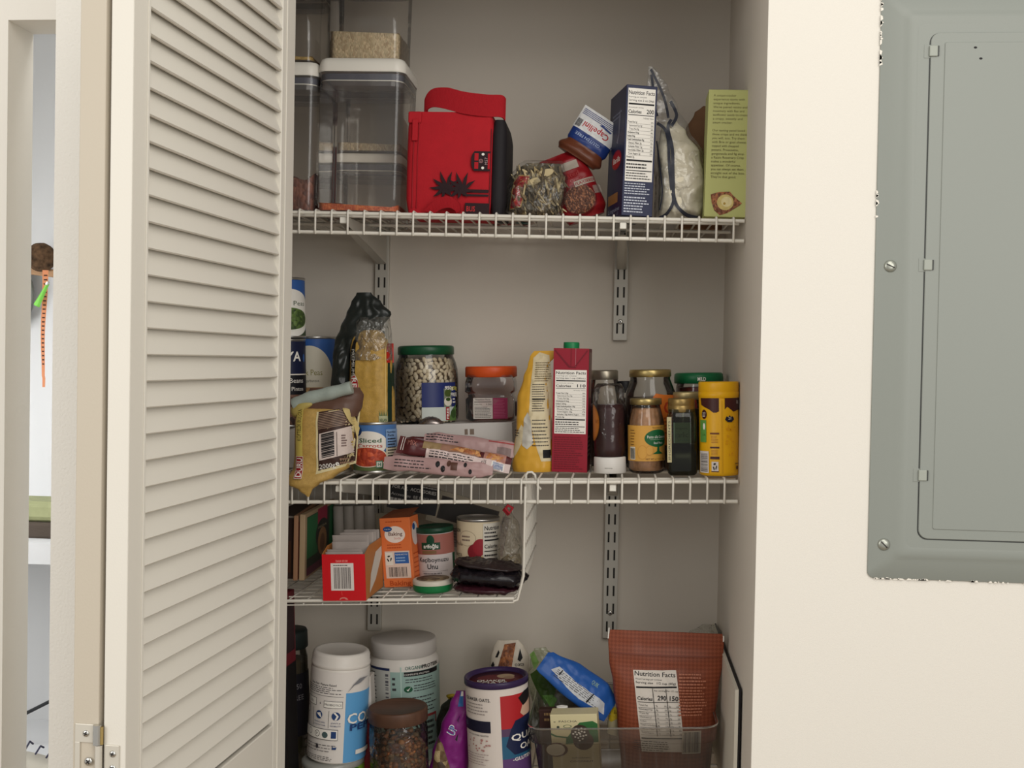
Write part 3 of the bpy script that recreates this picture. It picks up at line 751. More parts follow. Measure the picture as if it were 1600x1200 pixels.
# clear bag of dried mushrooms and herbs
S = spot(1, 787, 884, 246, 334, Y=YF+.0)
t = put('mushroom_bag', 'crumpled clear bag of dried mushroom slices with a small red label', 'food bag', 1, S); W, H = S[3], S[4]
rows = [(0, 34, 14, 0, 0), (10, 45, 26, -3, 0), (H*.4, 48, 26, 0, 0), (H*.7, 46, 19, 3, 0), (H*.92, 36, 8, 6, 2), (H, 30, 2, 10, 4)]
pc = Pouch(rows, 2.3, 5, .045, 3); pi = Pouch([(r[0]*.93+2, r[1]*.9, r[2]*.78, r[3], r[4]) for r in rows], 2.2, 5, .05, 5)
pos = (0, 28, 0); mb = MB(); mb.M = Matrix.Translation(pos); pi.mesh(mb, grains((44, 36, 26), (138, 122, 92), 150, 'dried_herbs', (1, 1, .3), c3=(84, 76, 60), bump=1.0), 30, 30); mb.build('contents', t)
mb = MB(); mb.M = Matrix.Translation(pos); rnd = random.Random(5); MUSH = [C(186, 170, 132, .8), C(160, 142, 104, .8), C(122, 106, 80, .8), C(92, 82, 66, .8)]
for i in range(150):
    x = rnd.uniform(-34, 42); z = rnd.uniform(8, H*.8); y = pi.y(x, z)-rnd.uniform(0, 2.5)
    R = Matrix.Rotation(rnd.uniform(-1, .4), 3, 'Y') @ Matrix.Rotation(rnd.uniform(-.4, .4), 3, 'X')
    mb.ball((x, y, z), (rnd.uniform(1.2, 2.8), 1.2, rnd.uniform(8, 15)), rnd.choice(MUSH+MUSH[2:]*2), 6, 6, R)
for x, z, r in ((14, H*.74, 15), (-2, H*.6, 13)): mb.ball((x, pi.y(x, z)-3, z), (r, 1.5, r*.42), MUSH[0], 12, 8, Matrix.Rotation(-.35, 3, 'Y'))
mb.build('mushroom_slices', t, kind='stuff')
mb = MB(); mb.M = Matrix.Translation(pos); RL = C(158, 24, 28, .45); GO = C(170, 138, 84, .5)
LAB(mb, pc.mp(), -W*.44, H*.1, 34, H*.62, [('p', [(.05, 0), (.62, .08), (1.0, .98), (.45, 1.0), (.2, .8)], GO), ('p', [(.1, .04), (.58, .11), (.95, .94), (.46, .96), (.24, .78)], RL), ('t', 'ITALIAN', .42, .52, .17, W_, {'rot': 82, 'w': .52}), ('t', 'WILD MIX', .62, .5, .14, W_, {'rot': 82, 'w': .5})], -.8, .08, 4)
mb.build('label', t)
mb = MB(); mb.M = Matrix.Translation(pos); pc.mesh(mb, clear((250, 250, 250), .02, (225, 222, 215), 1.1, .2, name='crinkled_film', bump=.7, bs=45), 34, 34); mb.build('film', t)
# red seed bag leaning behind it
S = spot(1, 873, 947, 232, 334, Y=YF+.03)
t = put('seed_bag', 'dark red bag with an oval window showing brown seeds, leaning left of the pasta box', 'food bag', 1, S, ry=-22); W, H = S[3], S[4]; H = 112
sb = Pouch([(0, 30, 14, 8, 0), (14, 37, 24, 8, 0), (H*.5, 38, 24, 4, 0), (H*.85, 34, 12, 2, 0), (H, 32, 1, 0, 0)], 2.4, 2.2, .04, 8)
RD = C(122, 18, 24, .35, name='red_film', bump=.3, bs=120); mb = MB(); mb.M = Matrix.Translation((0, 24, 0)); sb.mesh(mb, RD); mb.build('bag', t)
mb = MB(); mb.M = Matrix.Translation((0, 24, 0))
LAB(mb, sb.mp(), -30, 0, 76, H, [('e', .50, .27, .36, .23, C(92, 10, 16, .4)), ('e', .5, .27, .33, .2, grains((92, 52, 34), (156, 104, 74), 560, 'flax_seeds', (1, 1, .6), c3=(60, 30, 20))),
     ('R', .12, .72, .72, .84, C(150, 140, 128, .5)), ('t', 'Roasted', .42, .64, .1, C(150, 60, 60), {'w': .5}), ('t', 'Organic', .6, .55, .07, C(160, 90, 90), {'w': .32}), ('r', .5, .45, .95, .53, C(150, 140, 128)), ('t', 'FLAXSEED', .72, .49, .06, RD, {'w': .4, 'b': .03}), ('bar', .84, .28, 1.0, .4, C(160, 150, 140), 4)], .4, .1, 4)
mb.build('label', t)
# folded pasta bag lying on top of the seed bag
S = (pt(911, 215, 1.80).x, 1.80, pt(921, 238, 1.80).z, 70, 70)
t = thing('pasta_bag', 'blue and white folded pasta bag perched above the dark red seed bag', 'food bag', S[:3], (0, math.radians(33), 0))
pb_ = Pouch([(0, 30, 12, 0, 0), (12, 36, 14, 0, 0), (34, 36, 10, -1, 0), (52, 34, 5, -3, -3), (64, 33, 1.2, -4, -6)], 2.2, 2, .05, 12)
mb = MB(); pb_.mesh(mb, C(28, 50, 110, .35, name='blue_film')); mb.build('bag', t)
BL = C(30, 52, 116, .4); mb = MB(); WF = C(206, 206, 206, .3)
LAB(mb, pb_.mp(), -38, 0, 76, 64, [('R', .0, .42, 1.0, 1.0, WF), ('t', 'Capellini', .5, .58, .22, C(170, 40, 50), {'rot': 180, 'w': .62, 'b': .02}), ('t', 'GLUTEN FREE', .45, .3, .11, C(170, 185, 215), {'rot': 180, 'w': .6}),
     ('r', .04, .80, .96, .815, BL), ('r', .04, .84, .96, .855, BL), ('r', .04, .88, .96, .895, BL), ('r', .04, .92, .96, .935, BL), ('bar', .03, .46, .15, .66, K_, 6), ('p', [(.5, .76), (.78, .72), (.8, .76), (.55, .8)], BL)], .4, .1, 4)
mb.build('label', t)
mb = MB(); pq = Pouch([(-14, 34, 15, -4, 0), (-6, 40, 20, -2, 0), (8, 33, 16, 0, 0)], 2.2, 2, .05, 14); pq.mesh(mb, C(96, 52, 34, .35, name='amber_film'), 20, 14); mb.build('lower_fold', t)
# navy pasta box
NB = C(30, 36, 68, .45, name='navy_card'); NB2 = C(30, 34, 66, .45)
def carton(name, label, cat, S, n, D, mat, front=(), left=(), right=(), rz=0, ry=0, group=None, top=None, bev=.8):
    t = put(name, label, cat, n, S, rz=rz, ry=ry, group=group); W, H = S[3], S[4]
    mb = MB(); mb.box(-W/2, 0, 0, W/2, D, H, mat, bev); mb.build('box', t)
    if front: q = MB(); LAB(q, flat(0), -W/2, 0, W, H, front, .12, .02, 30); q.build('front_print', t)
    if left: q = MB(); LAB(q, lambda x, z, d: (-W/2-d, D-x, z), 0, 0, D, H, left, .12, .02, 30); q.build('side_print', t)
    if right: q = MB(); LAB(q, lambda x, z, d: (W/2+d, x, z), 0, 0, D, H, right, .12, .02, 30); q.build('side_print', t)
    return t
S = spot(1, 972, 1022, 134, 336, Y=1.722)
fr = nutrition(.06, .265, .94, .975, '200', first='8 servings per container', serving='Serving size 2 oz (56g)', rows=['Total Fat 1g', ' Saturated Fat 0g', ' Trans Fat 0g', 'Cholesterol 0mg', 'Sodium 0mg', 'Total Carbohydrate 42g', ' Dietary Fiber 3g', '  Soluble Fiber 1g', '  Insoluble Fiber 2g', ' Total Sugars 2g', 'Protein 7g'])
LB = C(196, 200, 214, .5)
fr += [('L', .06, .16, .9, .255, 5, LB, 3, .5), ('L', .06, .02, .88, .15, 6, LB, 9, .55)]
lf = [('e', .55, .46, .30, .075, C(150, 26, 32)), ('e', .55, .46, .27, .062, C(170, 30, 36)), ('t', 'Barilla', .56, .46, .06, W_, {'w': .42, 'b': .02}), ('r', .1, .12, .72, .2, C(150, 106, 60)),
      ('t', 'Linguine', .5, .07, .05, C(150, 158, 180), {'w': .7}), ('p', [(.5, .6), (.62, .66), (.6, .8), (.66, .86), (.7, .78), (.66, .66), (.6, .58)], C(110, 112, 130)), ('t', 'n.13', .72, .03, .04, C(150, 158, 180)), ('L', .2, .78, .8, .84, 2, C(120, 126, 150), 6)]
carton('pasta_box', 'tall navy blue pasta box with a white nutrition panel', 'box', S, 1, 100, NB, fr, lf, rz=14, ry=.6)
# tall film bag of white flour with black edging
S = spot(1, 1024, 1099, 176, 338, Y=YF-.015)
t = put('flour_bag', 'tall clear and black trimmed bag of pale flour, right of the pasta box', 'food bag', 1, S); W, H = S[3], S[4]
rows = [(0, 30, 20, -4, 0), (12, 36, 30, -2, 0), (H*.35, 37, 32, -1, 0), (H*.65, 33, 24, -9, 2), (H*.86, 20, 12, -18, 6), (H*.97, 9, 3, -22, 8)]
fp = Pouch(rows, 2.5, 2.2, .03, 21); mb = MB(); mb.M = Matrix.Translation((8, 34, 0)); fp.mesh(mb, C(226, 218, 196, .8, name='flour', bump=.1, bs=60)); mb.build('contents', t)
rows2 = [(0, 39, 22, -4, 0), (12, 42, 32, -2, 0), (H*.35, 42, 34, -2, 0), (H*.65, 40, 27, -11, 2), (H*.9, 32, 14, -26, 6), (H*1.1, 24, 6, -36, 9), (H*1.3, 17, 3, -45, 10), (H*1.44, 9, 1.5, -51, 10), (H*1.5, 3, .6, -57, 10)]
fo = Pouch(rows2, 2.3, 3, .04, 23); mb = MB(); mb.M = Matrix.Translation((8, 34, 0)); fo.mesh(mb, clear((246, 246, 246), .06, (215, 212, 208), 1.6, .15, name='flour_film', bump=.7, bs=30), 34, 50); mb.build('film', t)
mb = MB(); mb.M = Matrix.Translation((8, 34, 0)); BT = C(48, 50, 60, .4)
def ribbon(pts, wd, off=.8):
    P = smooth([(a, 0, c) for a, c in pts], 6); vs = []; fs = []
    for i, p in enumerate(P):
        tq = (P[min(i+1, len(P)-1)]-P[max(0, i-1)]).normalized(); nx_, nz_ = -tq.z, tq.x
        for s_ in (-1, 1): x, z = p.x+nx_*wd/2*s_, p.z+nz_*wd/2*s_; vs.append((x, fo.y(x, z)-off, z))
    fs = [(2*i, 2*i+1, 2*i+3, 2*i+2) for i in range(len(P)-1)]; mb.add(vs, fs, BT, True)
ribbon([(-44, H*.93), (-31, H*.86), (-26, H*.72), (-24, H*.5), (-20, H*.3), (-16, H*.16), (-24, H*.05), (-36, 1)], 4.5)
ribbon([(-22, H*.97), (-27, H*.88), (-20, H*.66), (-18, H*.4), (-14, H*.16), (2, H*.04), (26, 1)], 5)
ribbon([(-56, H*1.47), (-50, H*1.4), (-38, H*1.25), (-30, H*1.1), (-27, H*.98)], 4); ribbon([(-55, H*1.42), (-52, H*1.3), (-50, H*1.15), (-44, H*1.0)], 4); ribbon([(-24, H*1.16), (-14, H*1.02), (-22, H*.9)], 5)
ribbon([(-44, H*.75), (-38, H*.5), (-33, H*.25), (-36, H*.08)], 2)
mb.build('black_edging', t)
# brown paper bag in the back
S = spot(1, 1068, 1128, 172, 334, Y=1.88)
t = put('paper_bag', 'brown paper bag standing between flour bag and green cracker box', 'bag', 1, S); W, H = S[3], S[4]
pp = Pouch([(0, 36, 24, 0, 0), (H*.6, 36, 24, 0, 0), (H*.85, 34, 14, 4, 0), (H*1.0, 28, 4, 12, 0), (H*1.06, 20, 1, 18, 0)], 5, 2, .03, 31); mb = MB(); mb.M = Matrix.Translation((0, 26, 0)); pp.mesh(mb, C(132, 98, 72, .85, name='kraft_paper', var=.06)); mb.build('bag', t)
# green cracker box
S = spot(1, 1102, 1167, 141, 339, Y=1.712); GR = C(176, 178, 112, .5, name='green_card'); TX = C(92, 84, 50, .6)
tx = ['A unique cracker', 'experience starts with', 'unique ingredients.', "We've paired raisins and", 'rosemary with flax and', 'sunflower seeds to create', 'a crispy, sweetly and', 'smart cracker.', '', 'Our tasting panel loved', 'these crisps and we think', 'you will, too. Try them', 'with Brie or goat cheese', 'topped with chopped', 'pecans. Prosciutto,', 'gorgonzola and fig atop', 'a Raisin Rosemary Crisp', 'makes a wonderful', 'appetizer. Of course,', 'you can always eat them', 'straight out of the box.', "They're that good."]
fr = [('t', s, .12, .955-i*.0305, .026, TX, {'al': 'l', 'w': min(.84, .034*len(s))}) for i, s in enumerate(tx) if s]
CK = grains((96, 52, 30), (168, 104, 62), 300, 'seeded_cracker', c3=(126, 74, 44))
fr += [('p', [(.14, .175), (.33, .195), (.6, .2), (.68, .17), (.9, .11), (.84, .09), (.55, .03), (.38, .012), (.24, .05), (.17, .11)], CK), ('e', .5, .115, .2, .062, C(196, 176, 110, .6, var=.15, vs=120)), ('e', .53, .12, .13, .04, C(214, 200, 150, .6, var=.1, vs=150)), ('e', .48, .105, .03, .01, C(170, 140, 60))]
carton('cracker_box', 'narrow pale green cracker box with dark lettering at the right wall', 'box', S, 1, 60, GR, fr, ry=.3)
# flat packet lying at the back, seen from below through the wires
S = (pt(790, 352, 1.86).x, 1.82, D1.z(0.02, 1.82)+.001, 100, 12)
t = put('snack_packet', 'flat teal and red packet lying on the topmost shelf behind the mushroom bag', 'food packet', 1, S)
pk = Pouch([(-45, 10, 5, 0, 0), (-30, 50, 7, 0, 0), (30, 52, 7, 0, 0), (45, 46, 3, 0, 0)], 3, 1.5, .05, 41)
mb = MB(); mb.M = Matrix.Translation((0, 52, 11)) @ Matrix.Rotation(math.radians(90), 4, 'X'); pk.mesh(mb, C(176, 160, 150, .5, var=.2, vs=30)); mb.build('bag', t)
mb = MB()
for i, (x, y, r, c) in enumerate(((-28, 40, 14, (22, 110, 104)), (2, 60, 11, (160, 30, 30)), (28, 40, 13, (26, 100, 98)), (30, 78, 10, (150, 40, 36)), (-20, 78, 9, (170, 60, 50)))):
    mb.add([(x+r*math.cos(q*.7)*(1+.25*math.sin(q*2.3)), y+r*.9*math.sin(q*.7), 2.8) for q in range(9)], [tuple(range(9))], C(*c, .5))
mb.build('print', t)
# ================================================================ the nook on the left: cap, ribbon, tag, mat, shoes
def NPT(px, py, Y=2.5): return pt(px, py, Y)
p0 = NPT(64, 402, 2.48)
t = thing('knitted_hat', 'mottled brown fluffy hat hanging at the top in the left nook', 'hat', tuple(p0))
mb = MB(); mb.ball((0, 0, 0), (34, 30, 33), C(88, 66, 46, .95, bump=1.0, bs=90, var=.7, vs=75, name='mottled_fur'), 28, 18)
mb.v = [tuple(Vector(v)*(1+.06*noise.noise(Vector(v)*80))) for v in mb.v]; mb.build('crown', t)
p1 = NPT(58, 424, 2.50); t = thing('wooden_rail', 'pale brown wooden peg rail below the fluffy hat', 'rail', tuple(p1), (0, math.radians(6), 0))
mb = MB(); mb.box(-45, -6, -9, 55, 18, 9, C(176, 140, 104, .6, var=.1), 4); mb.build('bar', t)
p2 = NPT(70, 422, 2.46); t = thing('patterned_ribbon', 'long orange ribbon with dark bars hanging beside the green tag', 'ribbon', tuple(p2))
mb = MB(); OR = C(214, 140, 98, .7); hgt = (p2.z-NPT(70, 605, 2.46).z)*1000
def rib(u, v):
    z = -hgt*v; wd = 9-5*v; x = 2-4*math.sin(v*2.2)+(1.5 if v > .9 else 0); return (x+wd*(u-.5)*1.6, -1+2*math.sin(v*9), z)
mb.grid(rib, 3, 40, OR); mb.build('strip', t)
mb = MB()
for i in range(22):
    v = .04+i*.036
    q = [rib(a, b) for a, b in ((.25, v), (.85, v), (.85, v+.012), (.25, v+.012))]; mb.add([(a, b-.6, c) for a, b, c in q], [(0, 1, 2, 3)], C(70, 44, 34, .7))
mb.build('bars', t)
p3 = NPT(64, 462, 2.44); t = thing('green_tag', 'bright green plastic shoe horn hanging in front of the orange ribbon', 'shoe horn', tuple(p3), (0, math.radians(28), 0))
mb = MB(); mb.grid(lambda u, v: ((u-.5)*(16-9*v), 5*(2*u-1)**2-2, -26+58*v), 8, 10, C(132, 214, 88, .35)); mb.box(-2.5, -4, 28, 2.5, 4, 36, C(210, 210, 205, .3, .5), .8); mb.build('blade', t)
p3 = NPT(44, 462, 2.52); t = thing('dark_mirror', 'thin dark curved edge of an oval mirror in the left nook', 'mirror', tuple(p3))
mb = MB(); mb.M = Matrix.Translation((-44, 0, 0)) @ Matrix.Rotation(math.radians(90), 4, 'X'); mb.lathe([(60, 0), (60, 8), (57, 9), (.01, 9)], C(120, 124, 118, .4), 48, dep=1.3); mb.build('rim', t)
# things on the nook shelf
p4 = pt(60, 800, 2.34); t = thing('folded_mat', 'olive green folded mat on the nook shelf, resting on dark fabric', 'mat', (p4.x, 2.33, ZN+.034))
mb = MB(); mb.box(-70, -20, 0, 60, 90, 44, C(160, 164, 122, .7, var=.1), 12); mb.build('mat', t)
t = thing('folded_fabric', 'dark grey brown folded fabric under the olive mat in the nook', 'fabric', (p4.x, 2.33, ZN))
mb = MB(); soft_box(mb, -75, 60, -28, 95, 0, 34, C(84, 74, 66, .9, bump=.5, bs=200), 9, 3); mb.build('cloth', t)
# shoes lower in the nook, resting on a low ledge
ZL = pt(60, 1215, 2.2).z; wall('trim_3', -2.3, 2.02, ZL-.04, X_L-.10, YN, ZL, NW)
def shoe(loc, rz, c1, c2, label):
    t = thing('sneaker', label, 'shoe', loc, (0, 0, math.radians(rz)), group=None)
    mb = MB(); rings = []
    for i in range(15):
        v = i/14; y = -130+260*v; wd = 44*(math.sin(math.pi*min(1, .12+v*.9))**.4)*(1 if v > .4 else .92); zt = 38+46*max(0, (v-.35))**.8*1.3
        rings.append([(wd*math.cos(a)*.95, y, 22+max(0, math.sin(a))*(zt-22)-(0 if math.sin(a) > 0 else 4)) for a in [2*math.pi*k/20 for k in range(20)]])
    mb.loft(rings, c1, True, True); mb.build('upper', t)
    mb = MB(); rings = []
    for z, s in ((0, .96), (3, 1.0), (20, 1.02), (26, .99)):
        rings.append([(s*46*(1 if math.sin(a) > 0 else .93)*math.cos(a)*(1-.12*math.sin(a)**2), s*138*math.sin(a), z) for a in [2*math.pi*k/32 for k in range(32)]])
    mb.loft(rings, W_, True, True); mb.tube([(47*math.cos(a), 139*math.sin(a), 14) for a in [2*math.pi*k/32 for k in range(33)]], .9, c2, 6); mb.build('sole', t)
    mb = MB()
    for i in range(4): mb.tube([(-20, -40+i*22, 52+i*7), (0, -42+i*22, 60+i*9), (20, -40+i*22, 52+i*7)], 2, c2, 6)
    mb.build('laces', t); return t
pS = pt(60, 1120, 2.2)
shoe((pt(52, 1180, 2.2).x, 2.19, ZL), 95, C(206, 200, 186, .8), C(70, 70, 90, .8), 'white canvas sneaker low in the left nook')
t = thing('black_bar', 'slanting black rod leaning above the white sneaker in the nook', 'rod', tuple(pt(58, 1108, 2.3)), (0, math.radians(-28), 0))
mb = MB(); mb.tube([(-240, 60, 0), (60, 60, 0)], 4, C(50, 52, 54, .5), 10); mb.build('bar', t)
# ================================================================ middle shelf
RISER = C(196, 192, 188, .45, name='grey_plastic')
xa, xb = pt(425, 700, 1.87).x, pt(803, 680, 1.87).x; yr = 1.872
zr = D2.z((xa+xb)/2, yr)
z_top = pt(710, 667, yr).z
t = thing('shelf_riser', 'long grey shelf riser standing at the back of the middle shelf under the bean jar', 'riser', ((xa+xb)/2, yr, zr+.0045), (0, -math.atan(D2.sx)-.018, 0))
RW = (xb-xa)*1000; RH = (z_top-zr)*1000-4.5
mb = MB(); mb.box(-RW/2, 0, 0, RW/2, 3, RH, RISER, 1.0); mb.box(-RW/2, 3, RH-3, RW/2, 124, RH, RISER, 1.0); mb.box(-RW/2, 3, 0, -RW/2+3, 124, RH-3, RISER); mb.box(RW/2-3, 3, 0, RW/2, 124, RH-3, RISER); mb.build('body', t)
mb = MB(); LAB(mb, flat(0), RW/2-90, 0, 90, RH, [('r', .1, .72, .16, .86, C(120, 104, 92)), ('r', .2, .72, .28, .86, C(120, 104, 92))], .1, .02, 30); mb.build('marks', t)
def riser_z(x): return zr+.0045+RH/1000+(x-(xa+xb)/2)*math.tan(math.atan(D2.sx)+.018)
METAL = C(186, 184, 180, .3, .9, name='can_steel')
def can(label, cat_group, S, lab, n=2, z=None, name='food_can', rz=0, ry=0, base=None, key=None, lid=METAL):
    X, Y, z0, W, H = S
    if z is not None: S = (X, Y, z, W, H); 
    t = put(name, label, 'can', n, S, group=cat_group, rz=rz, ry=ry); R = W/2
    mb = MB(); mb.lathe([(R*.9, 1.5), (R*.97, 0), (R, .8), (R, 3), (R-1.2, 4.2), (R-1.2, H-4.2), (R, H-3), (R, H-.6), (R*.97, H), (R*.94, H-.8), (R*.93, H-3.5), (.01, H-3.5)], lid, 44); mb.build('body', t)
    mb = MB(); LAB(mb, cyl(R-1.0), -math.pi*(R-1), 4.6, 2*math.pi*(R-1), H-9.2, [('R', 0, 0, 1, 1, base or W_)]+lab, .2, .04, 4); mb.build('paper_label', t)
    return t
BLU = C(50, 92, 160, .45); NVY = C(24, 30, 58, .45); GREEN_P = grains((40, 60, 26), (96, 122, 58), 190, 'green_peas', c3=(66, 88, 38)); 
# left stack: peas on beans, chickpeas beside
zc = riser_z(pt(450, 620, 1.93).x)
Yc_ = 1.898
rx_ = pt(480, 590, Yc_).x; Rg = .037
zg_top = pt(470, 531, Yc_).z
cs = lambda a: .5+a/(2*math.pi)
BEANP = grains((52, 34, 28), (132, 96, 78), 120, 'pinto_beans', (1, 1, .7), c3=(96, 66, 52))
can('navy can of pinto beans beside the door, under the pea can', None, (rx_-Rg, Yc_, zc+.001, Rg*2000, (zg_top-zc)*1000-1), [('R', 0, 0, 1, .60, C(20, 20, 26)), ('R', 0, .60, 1, 1, NVY), ('r', 0, .595, 1, .61, C(206, 200, 190)), ('t', 'GOYA', cs(.18), .82, .16, W_, {'w': .27, 'b': .05}), ('t', 'Pinto Beans', cs(.38), .53, .08, W_, {'w': .25}), ('t', 'Frijoles Pintos', cs(.38), .43, .07, W_, {'w': .25}), ('R', cs(-1), 0, cs(1.3), .36, BEANP), ('e', cs(1.25), .8, .012, .05, BLU)], rz=6)
zg = zg_top+.001; hp_ = (pt(465, 436, Yc_).z-zg)*1000
rx2 = pt(478, 480, Yc_).x
can('blue and white can of green peas stacked on the navy bean can', None, (rx2-.0375, Yc_, zg, 75, hp_), [('R', 0, .0, 1, .1, C(60, 74, 50)), ('e', cs(.35), .40, .24, .44, W_), ('t', 'Sweet Peas', cs(.42), .58, .12, C(50, 70, 40), {'w': .30}), ('e', cs(.38), .29, .20, .22, C(226, 224, 214)), ('e', cs(.38), .30, .185, .2, GREEN_P)], base=BLU, rz=6)
rc = pt(527, 570, 1.952).x+.001
can('blue can of chick peas between the navy bean can and the tall bulgur bag', None, (rc-.0385, 1.958, riser_z(rc-.04)+.001, 77, (pt(500, 527, 1.958).z-riser_z(rc-.04))*1000-1), [('e', cs(-.05), .46, .2, .46, C(214, 208, 190)), ('t', 'Chick Peas', cs(-.12), .60, .1, C(136, 130, 60), {'w': .22}), ('t', 'garbanzos', cs(.1), .5, .05, C(90, 90, 80), {'w': .1}), ('R', cs(-.7), 0, cs(.6), .42, grains((150, 112, 70), (198, 162, 112), 120, 'chickpeas'))], base=BLU)
# tall bulgur bag with dark top
S = spot(2, 535, 614, 520, 735, Y=1.805)
t = put('bulgur_bag', 'tall bag of yellow bulgur with a twisted black top, left of the bean jar', 'food bag', 2, S); W, H = S[3], S[4]
H2 = (pt(575, 458, 1.84).z-S[2])*1000
bb = Pouch([(0, 34, 18, 6, 0), (14, 38, 26, 6, 0), (H*.5, 38, 27, 6, 0), (H*.85, 35, 24, 6, 0), (H, 28, 18, 0, 0), (H*1.04, 8, 6, -4, 0)], 3.2, 2.6, .035, 51)
GOLD = C(178, 142, 68, .45, name='bulgur_in_film', bump=.5, bs=700, var=.12, vs=160)
mb = MB(); mb.M = Matrix.Translation((0, 22, 0)); bb.mesh(mb, GOLD, 34, 40); mb.build('bag', t)
DKB = C(34, 38, 36, .3, name='black_green_film', bump=.3, bs=80)
top = Pouch([(H*.40, 12, 10, -44, 6), (H*.6, 17, 16, -48, 6), (H*.82, 16, 18, -44, 4), (H*.94, 22, 20, -34, 2), (H*1.04, 36, 20, -10, 2), (H2*.88, 38, 15, 2, 2), (H2*.94, 26, 9, -2, 2), (H2, 12, 3, -6, 2)], 2.1, 6, .045, 55)
mb = MB(); mb.M = Matrix.Translation((0, 24, 0)); top.mesh(mb, DKB, 34, 44); mb.build('folded_top', t)
mb = MB(); mb.M = Matrix.Translation((0, 22, 0)); cf = Pouch([(H*.8, 36, 25, 6, -1), (H*.98, 34, 22, 7, -1), (H*1.08, 30, 18, 9, -1), (H2*.86, 26, 10, 12, -1)], 2.3, 4, .05, 57); cf.mesh(mb, clear((248, 248, 248), .12, (190, 190, 180), 2.2, .14, name='bag_shoulder_film', bump=.8, bs=50), 26, 18); mb.build('clear_shoulder', t)
mb = MB(); mb.M = Matrix.Translation((0, 22, 0)); RB = C(172, 28, 34, .4)
LAB(mb, bb.mp(), -32, 0, 76, H, [('p', [(.16, .94), (.26, .99), (.3, .99), (.22, .92), (.2, .68), (.1, .68), (.1, .88)], C(18, 18, 20, .35)), ('R', .9, .0, 1.0, .78, C(24, 44, 32, .4)), ('R', .88, .78, .995, .92, C(168, 36, 26, .4)), ('R', .855, .1, .87, .95, C(206, 176, 110)),
   ('p', [(.08, .53), (.18, .51), (.28, .57), (.27, .65), (.2, .70), (.09, .69)], C(200, 190, 180)), ('p', [(.09, .54), (.18, .52), (.27, .58), (.26, .65), (.19, .69), (.10, .68)], RB), ('t', 'REIS', .175, .615, .06, W_, {'rot': -90, 'b': .02, 'w': .12}), ('t', 'PREMIUM', .155, .79, .035, W_, {'rot': -90, 'w': .18}),
   ('R', .72, .34, .9, .40, C(170, 170, 130)), ('t', 'VEGAN', .81, .37, .03, C(40, 70, 40), {'b': .03, 'w': .15})]+[('p', [(.74+.03*k, .40), (.76+.03*k, .40), (.745+.035*k+(k-2)*.01, .45)], C(60, 110, 70)) for k in range(5)], .5, .1, 4)
mb.build('print', t)
# front bulgur bag drooping over the lip
S = (pt(507, 690, 1.70).x, 1.70, D2.z(pt(507, 700, 1.72).x, 1.70), 0, 0)
t = put('bulgur_bag', 'large folded bag of fine bulgur slumping over the shelf lip beside the door', 'food bag', 2, S); zb0 = S[2]
zt_ = (pt(500, 632, 1.70).z-zb0)*1000
g = lambda px, py: ((pt(px, py, 1.685).x-S[0])*1000, (pt(px, py, 1.685).z-zb0)*1000)
fb = Pouch([(-27, 2, 1, -22, -36), (-17, 10, 5, -26, -36), (-8, 24, 12, -30, -32), (2, 37, 22, -20, -20), (16, 44, 32, -9, -2), (40, 47, 34, -4, 0), (85, 47, 33, -3, 0), (105, 46, 28, -2, 2), (zt_, 40, 12, 2, 8)], 3.6, 1.8, .025, 61)
BUL = C(182, 148, 82, .4, name='fine_bulgur_film', bump=.6, bs=900, var=.1, vs=220)
mb = MB(); mb.M = Matrix.Translation((0, 24, 0)); fb.mesh(mb, BUL, 36, 48); mb.build('bag', t)
mb = MB(); mb.M = Matrix.Translation((0, 24, 0)); CR = C(208, 194, 150, .5); BR = C(62, 42, 36, .45); PK = C(206, 190, 182, .5)
x0, z0 = g(452, 780)[0], g(452, 752)[1]; Wl = g(562, 700)[0]-x0; Hl = g(500, 632)[1]-z0
fx = lambda px: (g(px, 700)[0]-x0)/Wl
fz = lambda py: (g(500, py)[1]-z0)/Hl
stripes = [('p', [(fx(497), fz(672-q*2.6)), (fx(546), fz(664-q*2.6)), (fx(546), fz(663-q*2.6)), (fx(497), fz(671-q*2.6))], C(150, 124, 104)) for q in range(10)]
it = [('p', [(fx(494), fz(742)), (fx(549), fz(728)), (fx(556), fz(640)), (fx(494), fz(645))], CR), ('p', [(fx(497), fz(737)), (fx(548), fz(724)), (fx(553), fz(636)), (fx(497), fz(645))], BR)]+stripes
it += [('p', [(fx(499), fz(721)), (fx(547), fz(710)), (fx(545), fz(668)), (fx(499), fz(679))], PK), ('R', fx(526), fz(714), fx(527), fz(676), BR),
       ('t', '2000g', fx(511), fz(729), .085, W_, {'w': .22, 'rot': 8}), ('t', 'e', fx(526), fz(725), .1, W_, {'rot': 8, 'b': .02}), ('L', fx(530), fz(728), fx(546), fz(716), 2, C(150, 120, 100), 3),
       ('L', fx(533), fz(700), fx(540), fz(680), 5, C(120, 100, 96), 3, .7)]
for k in range(15):
    zz = 717-k*2.5; it.append(('p', [(fx(503), fz(zz)), (fx(523), fz(zz-4.6)), (fx(523), fz(zz-5.8-(k % 3)*.5)), (fx(503), fz(zz-1.2-(k % 3)*.5))], K_))
it += [('R', fx(461), fz(725), fx(473), fz(640), C(206, 186, 96, .5)), ('t', 'KÖFTELİK BULGUR', fx(467), fz(664), .085, K_, {'rot': 90, 'w': .42}), ('R', fx(461), fz(748), fx(474), fz(714), C(214, 200, 190)), ('R', fx(462), fz(747), fx(473), fz(715), C(150, 26, 34)), ('t', 'DURU', fx(467.5), fz(731), .11, W_, {'rot': 90, 'w': .235, 'b': .02}),
       ('p', [(fx(532), fz(636)), (fx(541), fz(634)), (fx(556), fz(672)), (fx(552), fz(690)), (fx(547), fz(668))], C(196, 176, 120))]
